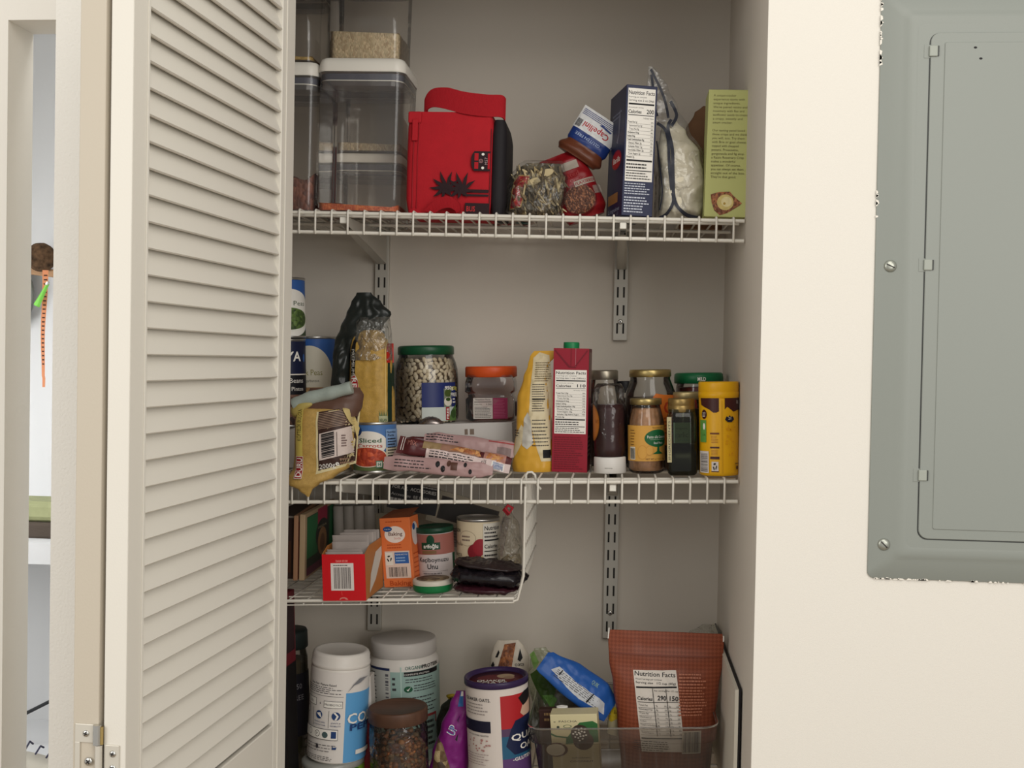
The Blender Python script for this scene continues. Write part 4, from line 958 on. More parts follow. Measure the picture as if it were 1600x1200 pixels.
LAB(mb, fb.mp(), x0, z0, Wl, Hl, it, .5, .06, 4); mb.build('print', t)
# rolled top
mb = MB(); ps = smooth([(g(456, 634)[0], 16, g(456, 634)[1]), (g(480, 622)[0], 12, g(480, 624)[1]), (g(515, 612)[0], 10, g(515, 616)[1]), (g(548, 606)[0], 10, g(548, 608)[1])], 8)
mb.tube([tuple(p) for p in ps], [12+.5*math.sin(i*.9)-.1*i for i in range(len(ps))], C(158, 168, 160, .35, name='pale_teal_film', bump=.4, bs=90, var=.12, vs=50), 16); 
o2 = mb.build('rolled_top', t)
mb = MB(); fps = smooth([(g(455, 650)[0], 18, g(455, 646)[1]), (g(470, 636)[0], 8, g(470, 636)[1]), (g(486, 630)[0], 4, g(486, 632)[1])], 6)
mb.tube([tuple(p) for p in fps], [9, 10, 11, 11, 10, 9, 8, 7, 6, 5, 4, 3, 2][:len(fps)], C(176, 158, 90, .4, bump=.5, bs=120), 12); mb.build('pinched_corner', t)
mb = MB(); mb.M = Matrix.Translation((0, 24, 0)); sl = Pouch([(95, 48, 28, 2, 2), (112, 50, 26, 6, 4), (128, 46, 18, 12, 6), (140, 40, 8, 12, 6)], 2.6, 2.5, .04, 63); sl.mesh(mb, C(92, 66, 54, .4, name='brown_striped_film', bump=.25, bs=60), 24, 12); mb.build('shoulder', t)
# sliced carrots
S = spot(2, 553, 621, 659, 741, True)
CRT = grains((150, 48, 26), (206, 90, 50), 150, 'sliced_carrots', c3=(180, 66, 36))
fr = [('p', [(0, 0), (1, 0), (1, .34), (cs(.6), .42), (cs(-.2), .38), (cs(-1.2), .4), (0, .36)], C(92, 106, 62)), ('e', cs(-.14), .60, .15, .27, C(222, 216, 206)), ('e', cs(-.72), .87, .05, .12, C(28, 56, 106)), ('t', 'Great', cs(-.72), .89, .05, W_, {'w': .05}), ('t', 'Value', cs(-.72), .83, .05, W_, {'w': .05}),
      ('t', 'Sliced', cs(-.02), .665, .13, C(50, 86, 56), {'w': .17, 'b': .012}), ('t', 'Carrots', cs(-.04), .55, .12, C(176, 70, 50), {'w': .19, 'b': .01}), ('e', cs(-.18), .30, .155, .225, C(224, 210, 190)), ('e', cs(-.18), .30, .145, .21, CRT),
      ('R', cs(.25), .06, cs(.55), .22, C(60, 120, 90)), ('R', cs(.28), .08, cs(.52), .20, C(220, 220, 210)), ('t', 'H', cs(.4), .14, .1, C(60, 120, 90), {'b': .03}),
      ('R', cs(.72), .05, cs(1.6), .9, C(208, 198, 176)), ('R', cs(.72), .5, cs(1.6), .9, C(120, 150, 190)), ('t', 'Nutrition', cs(1.05), .84, .07, K_, {'w': .09, 'b': .03}), ('t', 'Facts', cs(1.0), .77, .07, K_, {'w': .06, 'b': .03}), ('L', cs(.8), .1, cs(1.4), .72, 10, K_, 5, .5)]
can('small can of sliced carrots with blue label standing at the shelf lip', None, S, fr, base=C(72, 112, 166, .45))
# big jar of white beans
def jar(name, label, cat, S, n, body, lidp, lidmat, z=None, group=None, tilt=0, glass=None, seg=44, sq=None):
    if z is not None: S = (S[0], S[1], z, S[3], S[4])
    t = put(name, label, cat, n, S, group=group, ry=tilt); mb = MB(); mb.lathe(body, glass or CLRG, seg, cap1=False, sq=sq); mb.build('glass', t)
    mb = MB(); mb.lathe(lidp, lidmat, seg); mb.build('lid', t); return t
xj = pt(668, 600, 1.94).x; zj = riser_z(xj)+.002; Rj = 56; Hj = (pt(666, 541, 1.94).z-zj)*1000
t = jar('bean_jar', 'large glass jar of white beans with dark green lid', 'jar', (xj, 1.940, zj, 0, 0), 2,
        [(Rj*.86, 0), (Rj*.97, 3), (Rj, 10), (Rj, Hj*.56), (Rj*.985, Hj*.68), (Rj*.93, Hj*.78), (Rj*.86, Hj*.85), (Rj*.85, Hj*.88), (Rj*.85, Hj*.95)],
        [(Rj*.86, Hj*.88), (Rj*.88, Hj*.885), (Rj*.88, Hj*.97), (Rj*.86, Hj*.99), (Rj*.80, Hj*1.0), (.01, Hj*1.0)], C(22, 74, 46, .35, name='green_lid'))
mb = MB(); rnd = random.Random(11); BN = [C(206, 192, 166, .45), C(194, 178, 150, .45), C(214, 202, 180, .45)]
def rin(z): return Rj*.955 if z < Hj*.6 else Rj*(.955-.12*((z-Hj*.6)/(Hj*.24)))
zz = 4
while zz < Hj*.82:
    R_ = rin(zz)-3.5; nb = int(2*math.pi*R_/10.2)
    for i in range(nb):
        a = 2*math.pi*i/nb+rnd.uniform(-.05, .05)+zz
        if math.sin(a) > .25: continue
        Rm = Matrix.Rotation(rnd.uniform(0, 3.14), 3, 'Y'); Rz = Matrix.Rotation(a+math.pi/2, 3, 'Z')
        mb.ball((R_*math.cos(a), R_*math.sin(a), zz+rnd.uniform(-1.5, 1.5)), (rnd.uniform(5.0, 6.2), 2.6, rnd.uniform(3.2, 3.9)), rnd.choice(BN), 8, 6, Rz @ Rm)
    zz += 6.0
mb.build('beans', t, kind='stuff')
mb = MB(); mb.lathe([(Rj*.84, 3), (Rj*.86, Hj*.6), (Rj*.78, Hj*.82), (.01, Hj*.83)], C(84, 68, 52, .8), 32); mb.build('bean_shade_core', t)  # dark core colour stands in for the shade in the gaps between beans
mb = MB(); cj = lambda a: .5+a/(2*math.pi); LB2 = C(36, 46, 100, .4)
pr = prof_cyl(lambda z: Rj)
LAB(mb, pr, -math.pi*Rj, 2, 2*math.pi*Rj, Hj*.50, [('R', cj(.02), .36, cj(1.25), 1.0, LB2), ('R', cj(.02), 0, cj(1.25), .36, C(190, 196, 190)), ('R', cj(.72), .36, cj(1.02), .84, C(120, 128, 110)), ('e', cj(.88), .72, .022, .1, C(70, 86, 40)), ('e', cj(.88), .5, .025, .12, C(214, 206, 190)), ('e', cj(.88), .56, .015, .05, C(50, 74, 30)),
  ('p', [(cj(.85), 0), (cj(1.25), 0), (cj(1.25), .42), (cj(1.05), .3)], C(86, 116, 62)), ('e', cj(1.1), .18, .02, .12, C(54, 80, 40)), ('R', cj(.78), .02, cj(.92), .36, C(150, 28, 40)), ('t', 'FREE', cj(.85), .19, .09, W_, {'rot': 90, 'w': .28, 'b': .02}),
  ('t', '950g', cj(.92), .86, .13, W_, {'w': .055, 'b': .02}), ('t', '+250g', cj(1.14), .85, .13, C(200, 190, 90), {'w': .05, 'b': .02}), ('t', 'FREE', cj(1.13), .68, .13, W_, {'w': .05, 'b': .02}), ('L', cj(1.06), .44, cj(1.2), .6, 2, W_, 4)], .3, .06, 4); mb.build('label', t)
# little pierced metal cap in front of the jar
S = (pt(670, 660, 1.862).x, 1.856, D2.z(xj, 1.856), 0, 0)
S = (S[0], 1.8905, riser_z(S[0]), 0, 0)
S = (pt(670, 660, 1.877).x, 1.8845-.004, riser_z(xj)+.0005, 0, 0)
# orange lidded jar
xo = pt(769, 620, 1.935).x; zo = riser_z(xo)+.001; Ro = 46; Ho = (pt(769, 573, 1.935).z-zo)*1000
PET = clear((250, 244, 244), .03, (210, 200, 200), 1.5, .06, name='pet_plastic')
t = put('plastic_jar', 'empty clear square plastic jar with bright orange lid', 'jar', 2, (xo, 1.935, zo, 0, 0))
mb = MB(); mb.lathe([(Ro*.8, 0), (Ro*.92, 4), (Ro*.93, Ho*.40), (Ro*.84, Ho*.44), (Ro*.84, Ho*.50), (Ro*.95, Ho*.54), (Ro*.93, Ho*.72), (Ro*.88, Ho*.8), (Ro*.84, Ho*.84)], PET, 48, sq=5, cap1=False); mb.build('body', t)
mb = MB(); OL = C(206, 82, 34, .4, name='orange_lid'); prof = []
rings = []
for r, z in ((Ro*.93, Ho*.80), (Ro*.97, Ho*.81), (Ro*.97, Ho*.97), (Ro*.94, Ho), (Ro*.88, Ho), (.01, Ho*.995)):
    rings.append([((r+(.35 if j % 2 and r > 10 else 0))*math.cos(2*math.pi*j/120), (r+(.35 if j % 2 and r > 10 else 0))*math.sin(2*math.pi*j/120), z) for j in range(120)])
mb.loft(rings, OL, True, True); mb.build('lid', t)
mb = MB(); f2 = flat(-Ro*.90+.0)
LAB(mb, f2, -Ro*.58, 4, Ro*1.28, Ho*.38, [('R', 0, 0, .56, 1, C(188, 180, 172)), ('R', .57, 0, 1, 1, C(136, 28, 70)), ('t', 'Nutrition Facts', .28, .93, .09, K_, {'w': .44, 'b': .03}), ('r', .03, .80, .53, .83, K_), ('t', 'Calories', .03, .70, .08, K_, {'al': 'l', 'w': .22}), ('t', '130', .53, .70, .1, K_, {'al': 'r', 'w': .14}), ('L', .04, .04, .52, .6, 8, INK, 4, .4), ('L', .6, .06, .95, .92, 12, C(170, 80, 110), 7, .4)], 1.2, .06, 20)
mb.build('label', t)
mb = MB(); rings = [];
mb.box(Ro*.86, -8, 6, Ro*.96, 8, Ho*.36, C(56, 36, 44, .4), 3); mb.build('side_seam', t)
# tea strainer lying on the riser edge
t = put('tea_strainer', 'small pierced metal strainer cap in front of the bean jar', 'strainer', 2, (pt(672, 655, 1.874).x, 1.884, riser_z(xj)-.0005+.001, 0, 0))
mb = MB(); SS = C(150, 140, 136, .25, .9, name='steel_mesh'); R_ = 21
mb.lathe([(R_, 0), (R_*1.02, 1.5), (R_*.92, 4), (R_*.7, 8.5), (R_*.4, 11.5), (.01, 12.5)], SS, 28, dep=.55); mb.build('cap', t)
mb = MB()
for i in range(26):
    a = -math.pi/2+rnd.uniform(-1.0, 1.0); q = rnd.uniform(.25, .8); x, y = R_*q*math.cos(a), R_*q*math.sin(a)*.55; z = 12.5*(1-q*q)*1.02+.5
    mb.ball((x, y-.4, z), (.8, .5, .8), DK, 6, 4)
mb.build('holes', t, kind='stuff')
# pile of wrapped bars
PINK = C(172, 140, 138, .35, name='pink_film', bump=.3, bs=100); MAR = C(84, 34, 36, .35, name='maroon_film')
def barpack(label, pa_, pb__, Y, wd, th, tilt, mat, items, z=0, k=0, yaw=0):
    a = pt(pa_[0], pa_[1], Y); c = pt(pb__[0], pb__[1], Y); L_ = (c-a).length*1000
    mid = (a+c)/2; ang_ = math.atan2(c.z-a.z, c.x-a.x)
    t = thing('wrapped_bar', label, 'snack bar', (mid.x, Y, mid.z), (math.radians(tilt), -ang_, math.radians(yaw)), 'wrapped bars heaped before the riser')
    pk = Pouch([(-L_/2, wd*.36, .6, 1, 0), (-L_/2+8, wd*.42, 1.5, 1, 0), (-L_/2+22, wd*.5, th, 0, 0), (-L_/4, wd*.44, th*.9, -1, 1), (0, wd*.5, th*1.1, 0, 0), (L_/4, wd*.46, th*.9, 1, -1), (L_/2-20, wd*.5, th*.8, 0, 0), (L_/2-8, wd*.4, 1.5, -2, 0), (L_/2, wd*.32, .6, -2, 0)], 2.0, 2.6, .06, 70+k)
    M = Matrix.Rotation(math.radians(90), 4, 'Y'); mb = MB(); mb.M = M; pk.mesh(mb, mat, 16, 40); mb.build('wrapper', t)
    if items:
        mb = MB()
        def mp(x, z, d):   # label x runs along the bar, label z across it
            return (x, pk.y(-z, x)-d, z)
        LAB(mb, mp, -L_/2, -wd/2, L_, wd, items, .3, .06, 4); mb.build('print', t)
    return t
NUT = grains((150, 84, 46), (214, 160, 100), 170, 'nut_clusters', c3=(184, 118, 66))
LP_ = C(206, 186, 182, .4)
barpack('maroon and pink wrapped bar on top of the pile, showing nut clusters', (622, 694), (798, 727), 1.755, 30, 9, -28, MAR, [('R', .0, .0, .05, 1, MAR), ('R', .03, .2, .035, .95, W_), ('R', .05, .2, .055, .95, W_), ('R', .22, .45, .38, .98, C(150, 126, 90)), ('R', .38, .5, .72, .98, C(150, 112, 92)), ('p', [(.46, .60), (.55, .94), (.7, .92), (.74, .55)], NUT), ('R', .76, .35, .95, .98, C(170, 122, 110)), ('p', [(.78, .5), (.8, .9), (.93, .8), (.9, .42)], NUT), ('R', .26, .0, 1, .48, LP_), ('L', .29, .06, .70, .42, 3, INK, 6, .5), ('R', .84, .04, .95, .42, W_), ('bar', .85, .06, .94, .40, BLU, 4, True), ('t', 'MIX', .13, .6, .4, C(170, 110, 100), {'w': .08}), ('t', 'g 3.5', .77, .3, .3, K_, {'w': .04})], k=0)
barpack('pink wrapped bar at the bottom front of the pile', (600, 722), (770, 736), 1.742, 26, 6, -15, PINK, [('L', .1, .2, .45, .8, 3, INK, 3, .4), ('e', .5, .6, .02, .2, K_), ('e', .55, .35, .02, .2, K_), ('e', .6, .7, .02, .2, C(90, 60, 50)), ('R', .62, .3, .68, .8, C(90, 60, 50)), ('e', .75, .7, .015, .15, K_), ('e', .8, .3, .015, .15, K_)], k=1)
barpack('pink wrapped bar at the back of the pile, leaning toward the yellow pouch', (662, 688), (806, 706), 1.80, 34, 6, -20, PINK, [('L', .02, .5, .4, .9, 3, INK, 3, .5), ('R', .8, .1, .95, .6, C(130, 110, 108)), ('R', .7, .8, .98, .86, C(160, 60, 60))], k=2)
barpack('dark maroon wrapped bar behind the pile, beside the riser front', (626, 690), (706, 694), 1.82, 20, 7, -15, MAR, [('R', .1, .3, .7, .8, C(150, 126, 130))], k=3)
barpack('dusty pink wrapped bar at the left foot of the pile beside the carrot can', (612, 712), (690, 728), 1.79, 30, 6, -22, PINK, [('L', .3, .2, .9, .8, 4, INK, 3, .4)], k=4)
# yellow stand-up pouch
S = spot(2, 794, 861, 640, 739)
t = put('yellow_pouch', 'yellow and cream crumpled stand-up pouch left of the crimson carton', 'food bag', 2, S, rz=-8); W, H = S[3], (pt(840, 549, S[1]).z-S[2])*1000
h0 = H
yp = Pouch([(0, 33, 20, 0, 0), (8, 35, 22, 0, 0), (H*.15, 33, 22, 0, 0), (H*.35, 29, 19, 2, 0), (H*.6, 26, 15, 0, 3), (H*.78, 19, 9, 3, 6), (H*.88, 17, 4, 8, 8), (H*.96, 21, 1.6, 16, 8), (H, 18, .6, 20, 8)], 2.4, 2.6, .04, 81)
YEL = C(210, 160, 56, .35, name='golden_film', bump=.2, bs=60); CRM = C(206, 192, 158, .4, name='cream_film')
mb = MB(); mb.M = Matrix.Translation((2, 24, 0)); yp.mesh(mb, YEL, 34, 46); mb.build('bag', t)
mb = MB(); mb.M = Matrix.Translation((2, 24, 0)); q = lambda px, py: ((px-797)/68.0, (739-py)/190.0)
it = [('p', [q(832, 560), q(842, 551), q(858, 556), q(864, 620), q(866, 722), q(848, 722), q(838, 690), q(828, 650), q(830, 600)], CRM), ('p', [q(800, 720), q(806, 680), q(815, 665), q(822, 672), q(816, 695), q(810, 706)], CRM),
      ('p', [q(820, 655), q(826, 645), q(831, 656), q(836, 694), q(826, 703), q(817, 697)], C(190, 186, 176, .3)), ('R', *q(851, 717), *q(866, 704), K_), ('L', *q(834, 700), *q(860, 655), 8, INK, 3, .35), ('L', *q(833, 645), *q(853, 600), 12, INK, 6, .4), ('R', *q(833, 626), *q(853, 624), K_), ('L', *q(836, 598), *q(862, 566), 9, C(110, 96, 70), 8, .4), ('L', *q(802, 684), *q(812, 672), 3, INK, 8, .4)]
LAB(mb, yp.mp(), -W/2+(0), 0, W, H, it, .5, .08, 4); mb.build('print', t)
# crimson carton
S = spot(2, 863.5, 919, 545, 738.5); CM = C(142, 26, 44, .38, name='crimson_carton'); CMD = C(112, 20, 34, .4); S = (S[0], S[1], S[2], S[3], S[4])
fr = [('R', 0, 0, 1, 1, CM)]+nutrition(.055, .31, .945, .825, '110', rows=['Total Fat 2.5g', ' Saturated Fat 0g', ' Trans Fat 0g', 'Cholesterol 0mg', 'Sodium 160mg', 'Total Carbohydrate 19g', ' Dietary Fiber 2g', ' Total Sugars 10g', '  Includes 10g Added Sugars', 'Protein 2g'])
fr += [('L', .06, .02, .9, .29, 15, CMD, 5, .45), ('p', [(.49, .85), (.505, .85), (.505, 1.0), (.49, 1.0)], CMD), ('p', [(.62, .85), (.635, .85), (.635, 1), (.62, 1)], C(170, 100, 110)), ('p', [(.02, .985), (.06, .985), (.5, .845), (.44, .845)], CMD), ('p', [(.98, .985), (.94, .985), (.6, .855), (.64, .855)], CMD), ('r', .44, .845, .64, .853, CMD)]
rt = [('R', 0, .0, 1, 1, C(100, 22, 34)), ('R', .1, .74, .95, .97, C(120, 92, 84)), ('R', 0, .1, 1, .42, C(50, 20, 26)), ('L', .1, .12, .9, .3, 5, C(160, 130, 120), 4), ('R', .3, .6, .8, .75, C(150, 120, 100))]
t = carton('drink_carton', 'tall crimson drink carton with green cap and nutrition panel', 'carton', S, 2, 62, CM, fr, (), rt, rz=-3, ry=1.7)
mb = MB(); CAP = C(22, 124, 72, .4, name='green_cap'); rings = []
for r, z in ((12.5, -1), (12.5, 8.5), (12, 10), (.01, 10)):
    rings.append([(-2+(r+(.3 if j % 2 and r > 5 else 0))*math.cos(2*math.pi*j/48), 22+(r+(.3 if j % 2 and r > 5 else 0))*math.sin(2*math.pi*j/48), S[4]+z) for j in range(48)])
mb.loft(rings, CAP); mb.build('cap', t)
# squeeze bottle standing on its white cap
S = spot(2, 928, 981, 600, 739, True, Y=1.752)
t = put('squeeze_bottle', 'dark red squeeze bottle standing upside down on a wide white cap', 'bottle', 2, S); R = S[3]/2; H = S[4]
mb = MB(); mb.lathe([(R*.8, 24), (R*.93, 27), (R*.97, 40), (R*.93, 62), (R*.95, 80), (R*.97, 100), (R*.93, 112), (R*.9, H*.86), (R*.92, H*.94), (R*.7, H), (.01, H-2)], clear((250, 248, 246), .015, (200, 196, 190), .9, .08, name='bottle_plastic', bump=.4, bs=25), 40); mb.build('bottle', t)
mb = MB(); mb.lathe([(R*.78, 25), (R*.9, 28), (R*.93, 40), (R*.89, 62), (R*.91, 80), (R*.92, 98), (R*.84, 108), (.01, 107)], C(52, 10, 16, .35, name='dark_red_sauce'), 40); mb.build('sauce', t)
mb = MB(); mb.lathe([(R*.93, 0), (R*.96, 1), (R*.94, 24), (R*.9, 25.5), (.01, 26)], C(214, 210, 204, .4, name='white_cap'), 40); mb.tube([(-8, -R*.955, 9), (4, -R*.955, 8.6)], .4, C(150, 146, 140), 5); mb.build('cap', t)
mb = MB(); LAB(mb, cyl(R*.95), -R*1.5, H*.40, R*.95, 46, [('e', .3, .5, .62, .62, C(150, 90, 30)), ('e', .3, .5, .55, .55, C(176, 104, 38)), ('t', 'VI', .7, .55, .2, C(90, 50, 20))], .5, .05, 4); mb.build('label', t)
# silver capped jar behind it
S = spot(2, 926, 969, 579, 728, True, Y=1.875)
t = jar('silver_cap_jar', 'glass jar with brushed silver cap behind the squeeze bottle', 'jar', S, 2, [(S[3]*.5, 0), (S[3]*.62, 4), (S[3]*.64, S[4]*.7), (S[3]*.5, S[4]*.88), (S[3]*.47, S[4]*.95)], [(S[3]*.49, S[4]*.9), (S[3]*.5, S[4]*.905), (S[3]*.5, S[4]*.985), (S[3]*.47, S[4]), (.01, S[4])], C(160, 152, 136, .35, .8, name='silver_cap'))
mb = MB(); mb.lathe([(S[3]*.5, 2), (S[3]*.6, 5), (S[3]*.6, S[4]*.62), (.01, S[4]*.63)], C(70, 34, 24, .5), 32); mb.build('contents', t)
# large glass jar with gold lid and orange label
S = spot(2, 979, 1059, 578, 734, True, Y=1.80)
R = S[3]/2; H = S[4]; GL = C(176, 156, 104, .32, .85, name='gold_lid')
t = jar('glass_jar', 'large round glass jar with gold lid and orange label behind the pesto jar', 'jar', S, 2, [(R*.85, 0), (R*.97, 3), (R, 10), (R, H*.68), (R*.96, H*.78), (R*.84, H*.86), (R*.78, H*.9), (R*.78, H*.95)],
        [(R*.8, H*.925), (R*.82, H*.93), (R*.82, H*.985), (R*.79, H), (R*.73, H*1.0), (.01, H*.998)], GL)
mb = MB(); mb.lathe([(R*.82, 2), (R*.94, 5), (R*.96, H*.62), (R*.93, H*.72), (.01, H*.72)], grains((52, 36, 28), (104, 76, 54), 90, 'dark_preserve', c3=(74, 50, 38)), 36); mb.build('contents', t)
mb = MB(); LAB(mb, cyl(R), -math.pi*R, H*.25, 2*math.pi*R, H*.52, [('p', [(cs(-.0), 0), (cs(1.9), 0), (cs(1.9), .93), (cs(.5), .96), (cs(.18), .99), (cs(-.05), .84)], C(206, 112, 42, .45)), ('t', 'C', cs(.72), .72, .34, C(176, 60, 30), {'b': .02}), ('t', 'NAD', cs(1.25), .82, .14, W_, {'w': .08}), ('L', cs(.5), .2, cs(1.3), .55, 5, C(150, 70, 30), 3)], .4, .06, 4); mb.build('label', t)
# pesto jar in front
S = spot(2, 983, 1040, 623, 737, True, Y=1.748); R = S[3]/2; H = S[4]
t = jar('pesto_jar', 'small fluted pesto jar with gold lid and yellow label', 'jar', S, 2, [(R*.8, 0), (R*.96, 3), (R, 10), (R, H*.64), (R*.96, H*.72), (R*.84, H*.84), (R*.78, H*.9), (R*.78, H*.95)],
        [(R*.84, H*.915), (R*.87, H*.92), (R*.87, H*.985), (R*.84, H), (R*.77, H), (.01, H*.998)], GL)
mb = MB(); rings = []
for r, z in ((.78, 4), (.93, 8), (.95, H*.62), (.9, H*.72), (.78, H*.84), (.74, H*.87), (.01, H*.87)):
    rings.append([(R*r*(1+.035*math.cos(18*2*math.pi*j/72))*math.cos(2*math.pi*j/72), R*r*(1+.035*math.cos(18*2*math.pi*j/72))*math.sin(2*math.pi*j/72), z) for j in range(72)])
mb.loft(rings, C(176, 132, 96, .45, name='pine_nuts_pesto', bump=.8, bs=160, var=.25, vs=110), True, False); mb.build('contents', t)
mb = MB(); OG = C(206, 154, 70, .45); DG = C(26, 92, 52)
LAB(mb, cyl(R), -R*1.5, H*.17, R*3.0, H*.475, [('R', 0, 0, 1, 1, OG), ('t', 'TRADER JOE\'S', .72, .93, .07, C(90, 60, 30), {'w': .24}), ('e', .72, .64, .26, .245, DG), ('t', 'Pesto alla Genovese', .73, .68, .12, W_, {'w': .44}), ('r', .56, .60, .9, .605, W_), ('t', 'Basil Pesto', .73, .51, .09, W_, {'w': .2}), ('p', [(.70, .42), (.74, .42), (.745, .28), (.84, .2), (.6, .2), (.69, .28)], DG),
     ('L', .17, .42, .29, .9, 6, C(120, 84, 40), 4, .35), ('R', .155, .04, .28, .4, C(214, 206, 190)), ('bar', .165, .06, .27, .36, K_, 3), ('t', 'NET WT 6.7 OZ (190g)', .68, .06, .07, C(110, 70, 30), {'w': .4}), ('e', .42, .25, .09, .2, C(196, 140, 60)), ('e', .42, .25, .08, .18, OG), ('e', .55, .3, .07, .14, C(196, 140, 60)), ('e', .55, .3, .06, .12, OG)], .35, .05, 3); mb.build('label', t)
# short dark bottle with bronze cap
S = spot(2, 1044, 1090, 623, 743, True, Y=1.722); R = S[3]/2; H = S[4]
OLV = clear((196, 200, 176), .02, (110, 112, 80), .9, .05, name='olive_glass')
t = put('spice_bottle', 'short olive glass bottle, half full of dark liquid, with a bronze cap', 'bottle', 2, S)
mb = MB(); mb.lathe([(R*.85, 0), (R*.98, 3), (R, 8), (R, H*.72), (R*.97, H*.77), (R*.90, H*.81), (R*.88, H*.86)], OLV, 40, sq=6, cap1=False); mb.build('glass', t)
mb = MB(); mb.lathe([(R*.82, 1.5), (R*.95, 4), (R*.96, H*.4), (.01, H*.4)], C(16, 14, 18, .25), 40, sq=6); mb.build('liquid', t)
BZ = C(150, 126, 78, .35, .75, name='bronze_cap'); mb = MB(); mb.lathe([(R*.90, H*.82), (R*.92, H*.825), (R*.92, H*.9), (R*.9, H*.905), (R*.92, H*.91), (R*.91, H*.985), (R*.87, H), (.01, H)], BZ, 48); mb.build('cap', t)
mb = MB(); sqf = lambda x, z, d: (x, -R*.98-d, z)
LAB(mb, sqf, -R, H*.1, 2*R, H*.72, [('R', -.02, .1, .13, .92, C(186, 176, 136)), ('t', 'INGREDIENTS', .055, .5, .05, INK, {'rot': 90, 'w': .7}), ('R', .2, .45, .78, .82, C(74, 92, 74)), ('t', 'organic', .48, .72, .06, C(36, 50, 40), {'w': .4}), ('t', 'garlic', .46, .6, .13, C(36, 50, 40), {'w': .42}), ('t', 'sauce', .5, .51, .05, C(36, 50, 40), {'w': .3})], .2, .06, 20); mb.build('label', t)
# jar with a pale gold lid behind it
S = spot(2, 1052, 1100, 613, 735, True, Y=1.80); R = S[3]/2; H = S[4]
t = jar('glass_jar', 'narrow jar with pale gold lid squeezed between the olive bottle and the salsa jar', 'jar', S, 2, [(R*.9, 0), (R, 4), (R, H*.82), (R*.86, H*.9), (R*.86, H*.95)], [(R*.88, H*.90), (R*.93, H*.905), (R*.93, H*.985), (R*.9, H), (.01, H)], C(190, 172, 124, .4, .6, name='pale_gold_lid'))
mb = MB(); mb.lathe([(R*.88, 2), (R*.94, 5), (R*.94, H*.78), (.01, H*.78)], C(78, 70, 44, .5), 32); mb.build('contents', t)
# salsa jar with green lid
S = spot(2, 1056, 1133, 583, 728, True, Y=1.862); R = S[3]/2; H = S[4]
t = jar('salsa_jar', 'wide salsa jar with green lid reading MILD, behind the yellow canister', 'jar', S, 2, [(R*.85, 0), (R*.95, 4), (R*.95, H*.7), (R*.92, H*.86), (R*.88, H*.9)], [(R*.95, H*.885), (R, H*.89), (R*1.0, H*.95), (R*.98, H*.985), (R*.9, H), (.01, H)], C(26, 104, 62, .35, name='green_salsa_lid'))
mb = MB(); mb.lathe([(R*.82, 2), (R*.92, 5), (R*.92, H*.7), (R*.88, H*.84), (.01, H*.85)], C(94, 22, 14, .3, name='salsa', var=.2, vs=80), 36); mb.build('salsa', t)
mb = MB(); LAB(mb, cyl(R*.955), -R*2, H*.25, R*4, H*.5, [('R', 0, .0, 1, 1, C(170, 40, 30)), ('R', 0, .86, 1, 1, C(196, 60, 34))], .4, .05, 4); LAB(mb, cyl(R), -R*.5, H*.89, R, H*.09, [('t', 'MILD', .55, .5, .62, W_, {'w': .33, 'b': .02})], .4, .05, 3); mb.build('label', t)
# black thing between jars (dark bottle cap glimpsed)
S = spot(2, 968, 992, 596, 728, True, Y=1.90); t = jar('dark_jar', 'dark capped bottle glimpsed behind the silver-capped and gold-lidded jars', 'bottle', S, 2, [(S[3]*.5, 0), (S[3]*.5, S[4]*.85)], [(S[3]*.53, S[4]*.86), (S[3]*.53, S[4]*.99), (S[3]*.5, S[4]), (.01, S[4])], C(30, 28, 32, .4)); mb = MB(); mb.lathe([(S[3]*.46, 2), (S[3]*.46, S[4]*.8), (.01, S[4]*.8)], C(40, 26, 22, .5), 24); mb.build('contents', t)
# yellow cocoa canister
S = spot(2, 1094, 1157, 597, 745, True, Y=1.708); R = S[3]/2; H = S[4]; YC = C(224, 168, 18, .38, name='yellow_plastic'); CH = C(66, 28, 26, .4)
t = put('cocoa_canister', 'bright yellow plastic cocoa canister with chocolate brown print, at the right end', 'canister', 2, S)
mb = MB(); mb.lathe([(R*.9, 0), (R*.99, 1.5), (R*.985, 6), (R*.985, H*.82), (R*.96, H*.83)], YC, 48); mb.build('body', t)
mb = MB(); mb.lathe([(R*.98, H*.825), (R*1.01, H*.83), (R*1.01, H*.89), (R*.985, H*.893), (R*1.0, H*.90), (R*1.0, H*.985), (R*.97, H), (R*.9, H), (.01, H*.99)], YC, 48); mb.build('lid', t)
mb = MB(); ca = lambda px: .5+math.asin(max(-.999, min(.999, (px-1125.5)/31.5)))/(2*math.pi); cz = lambda py: (745-py)/148.0
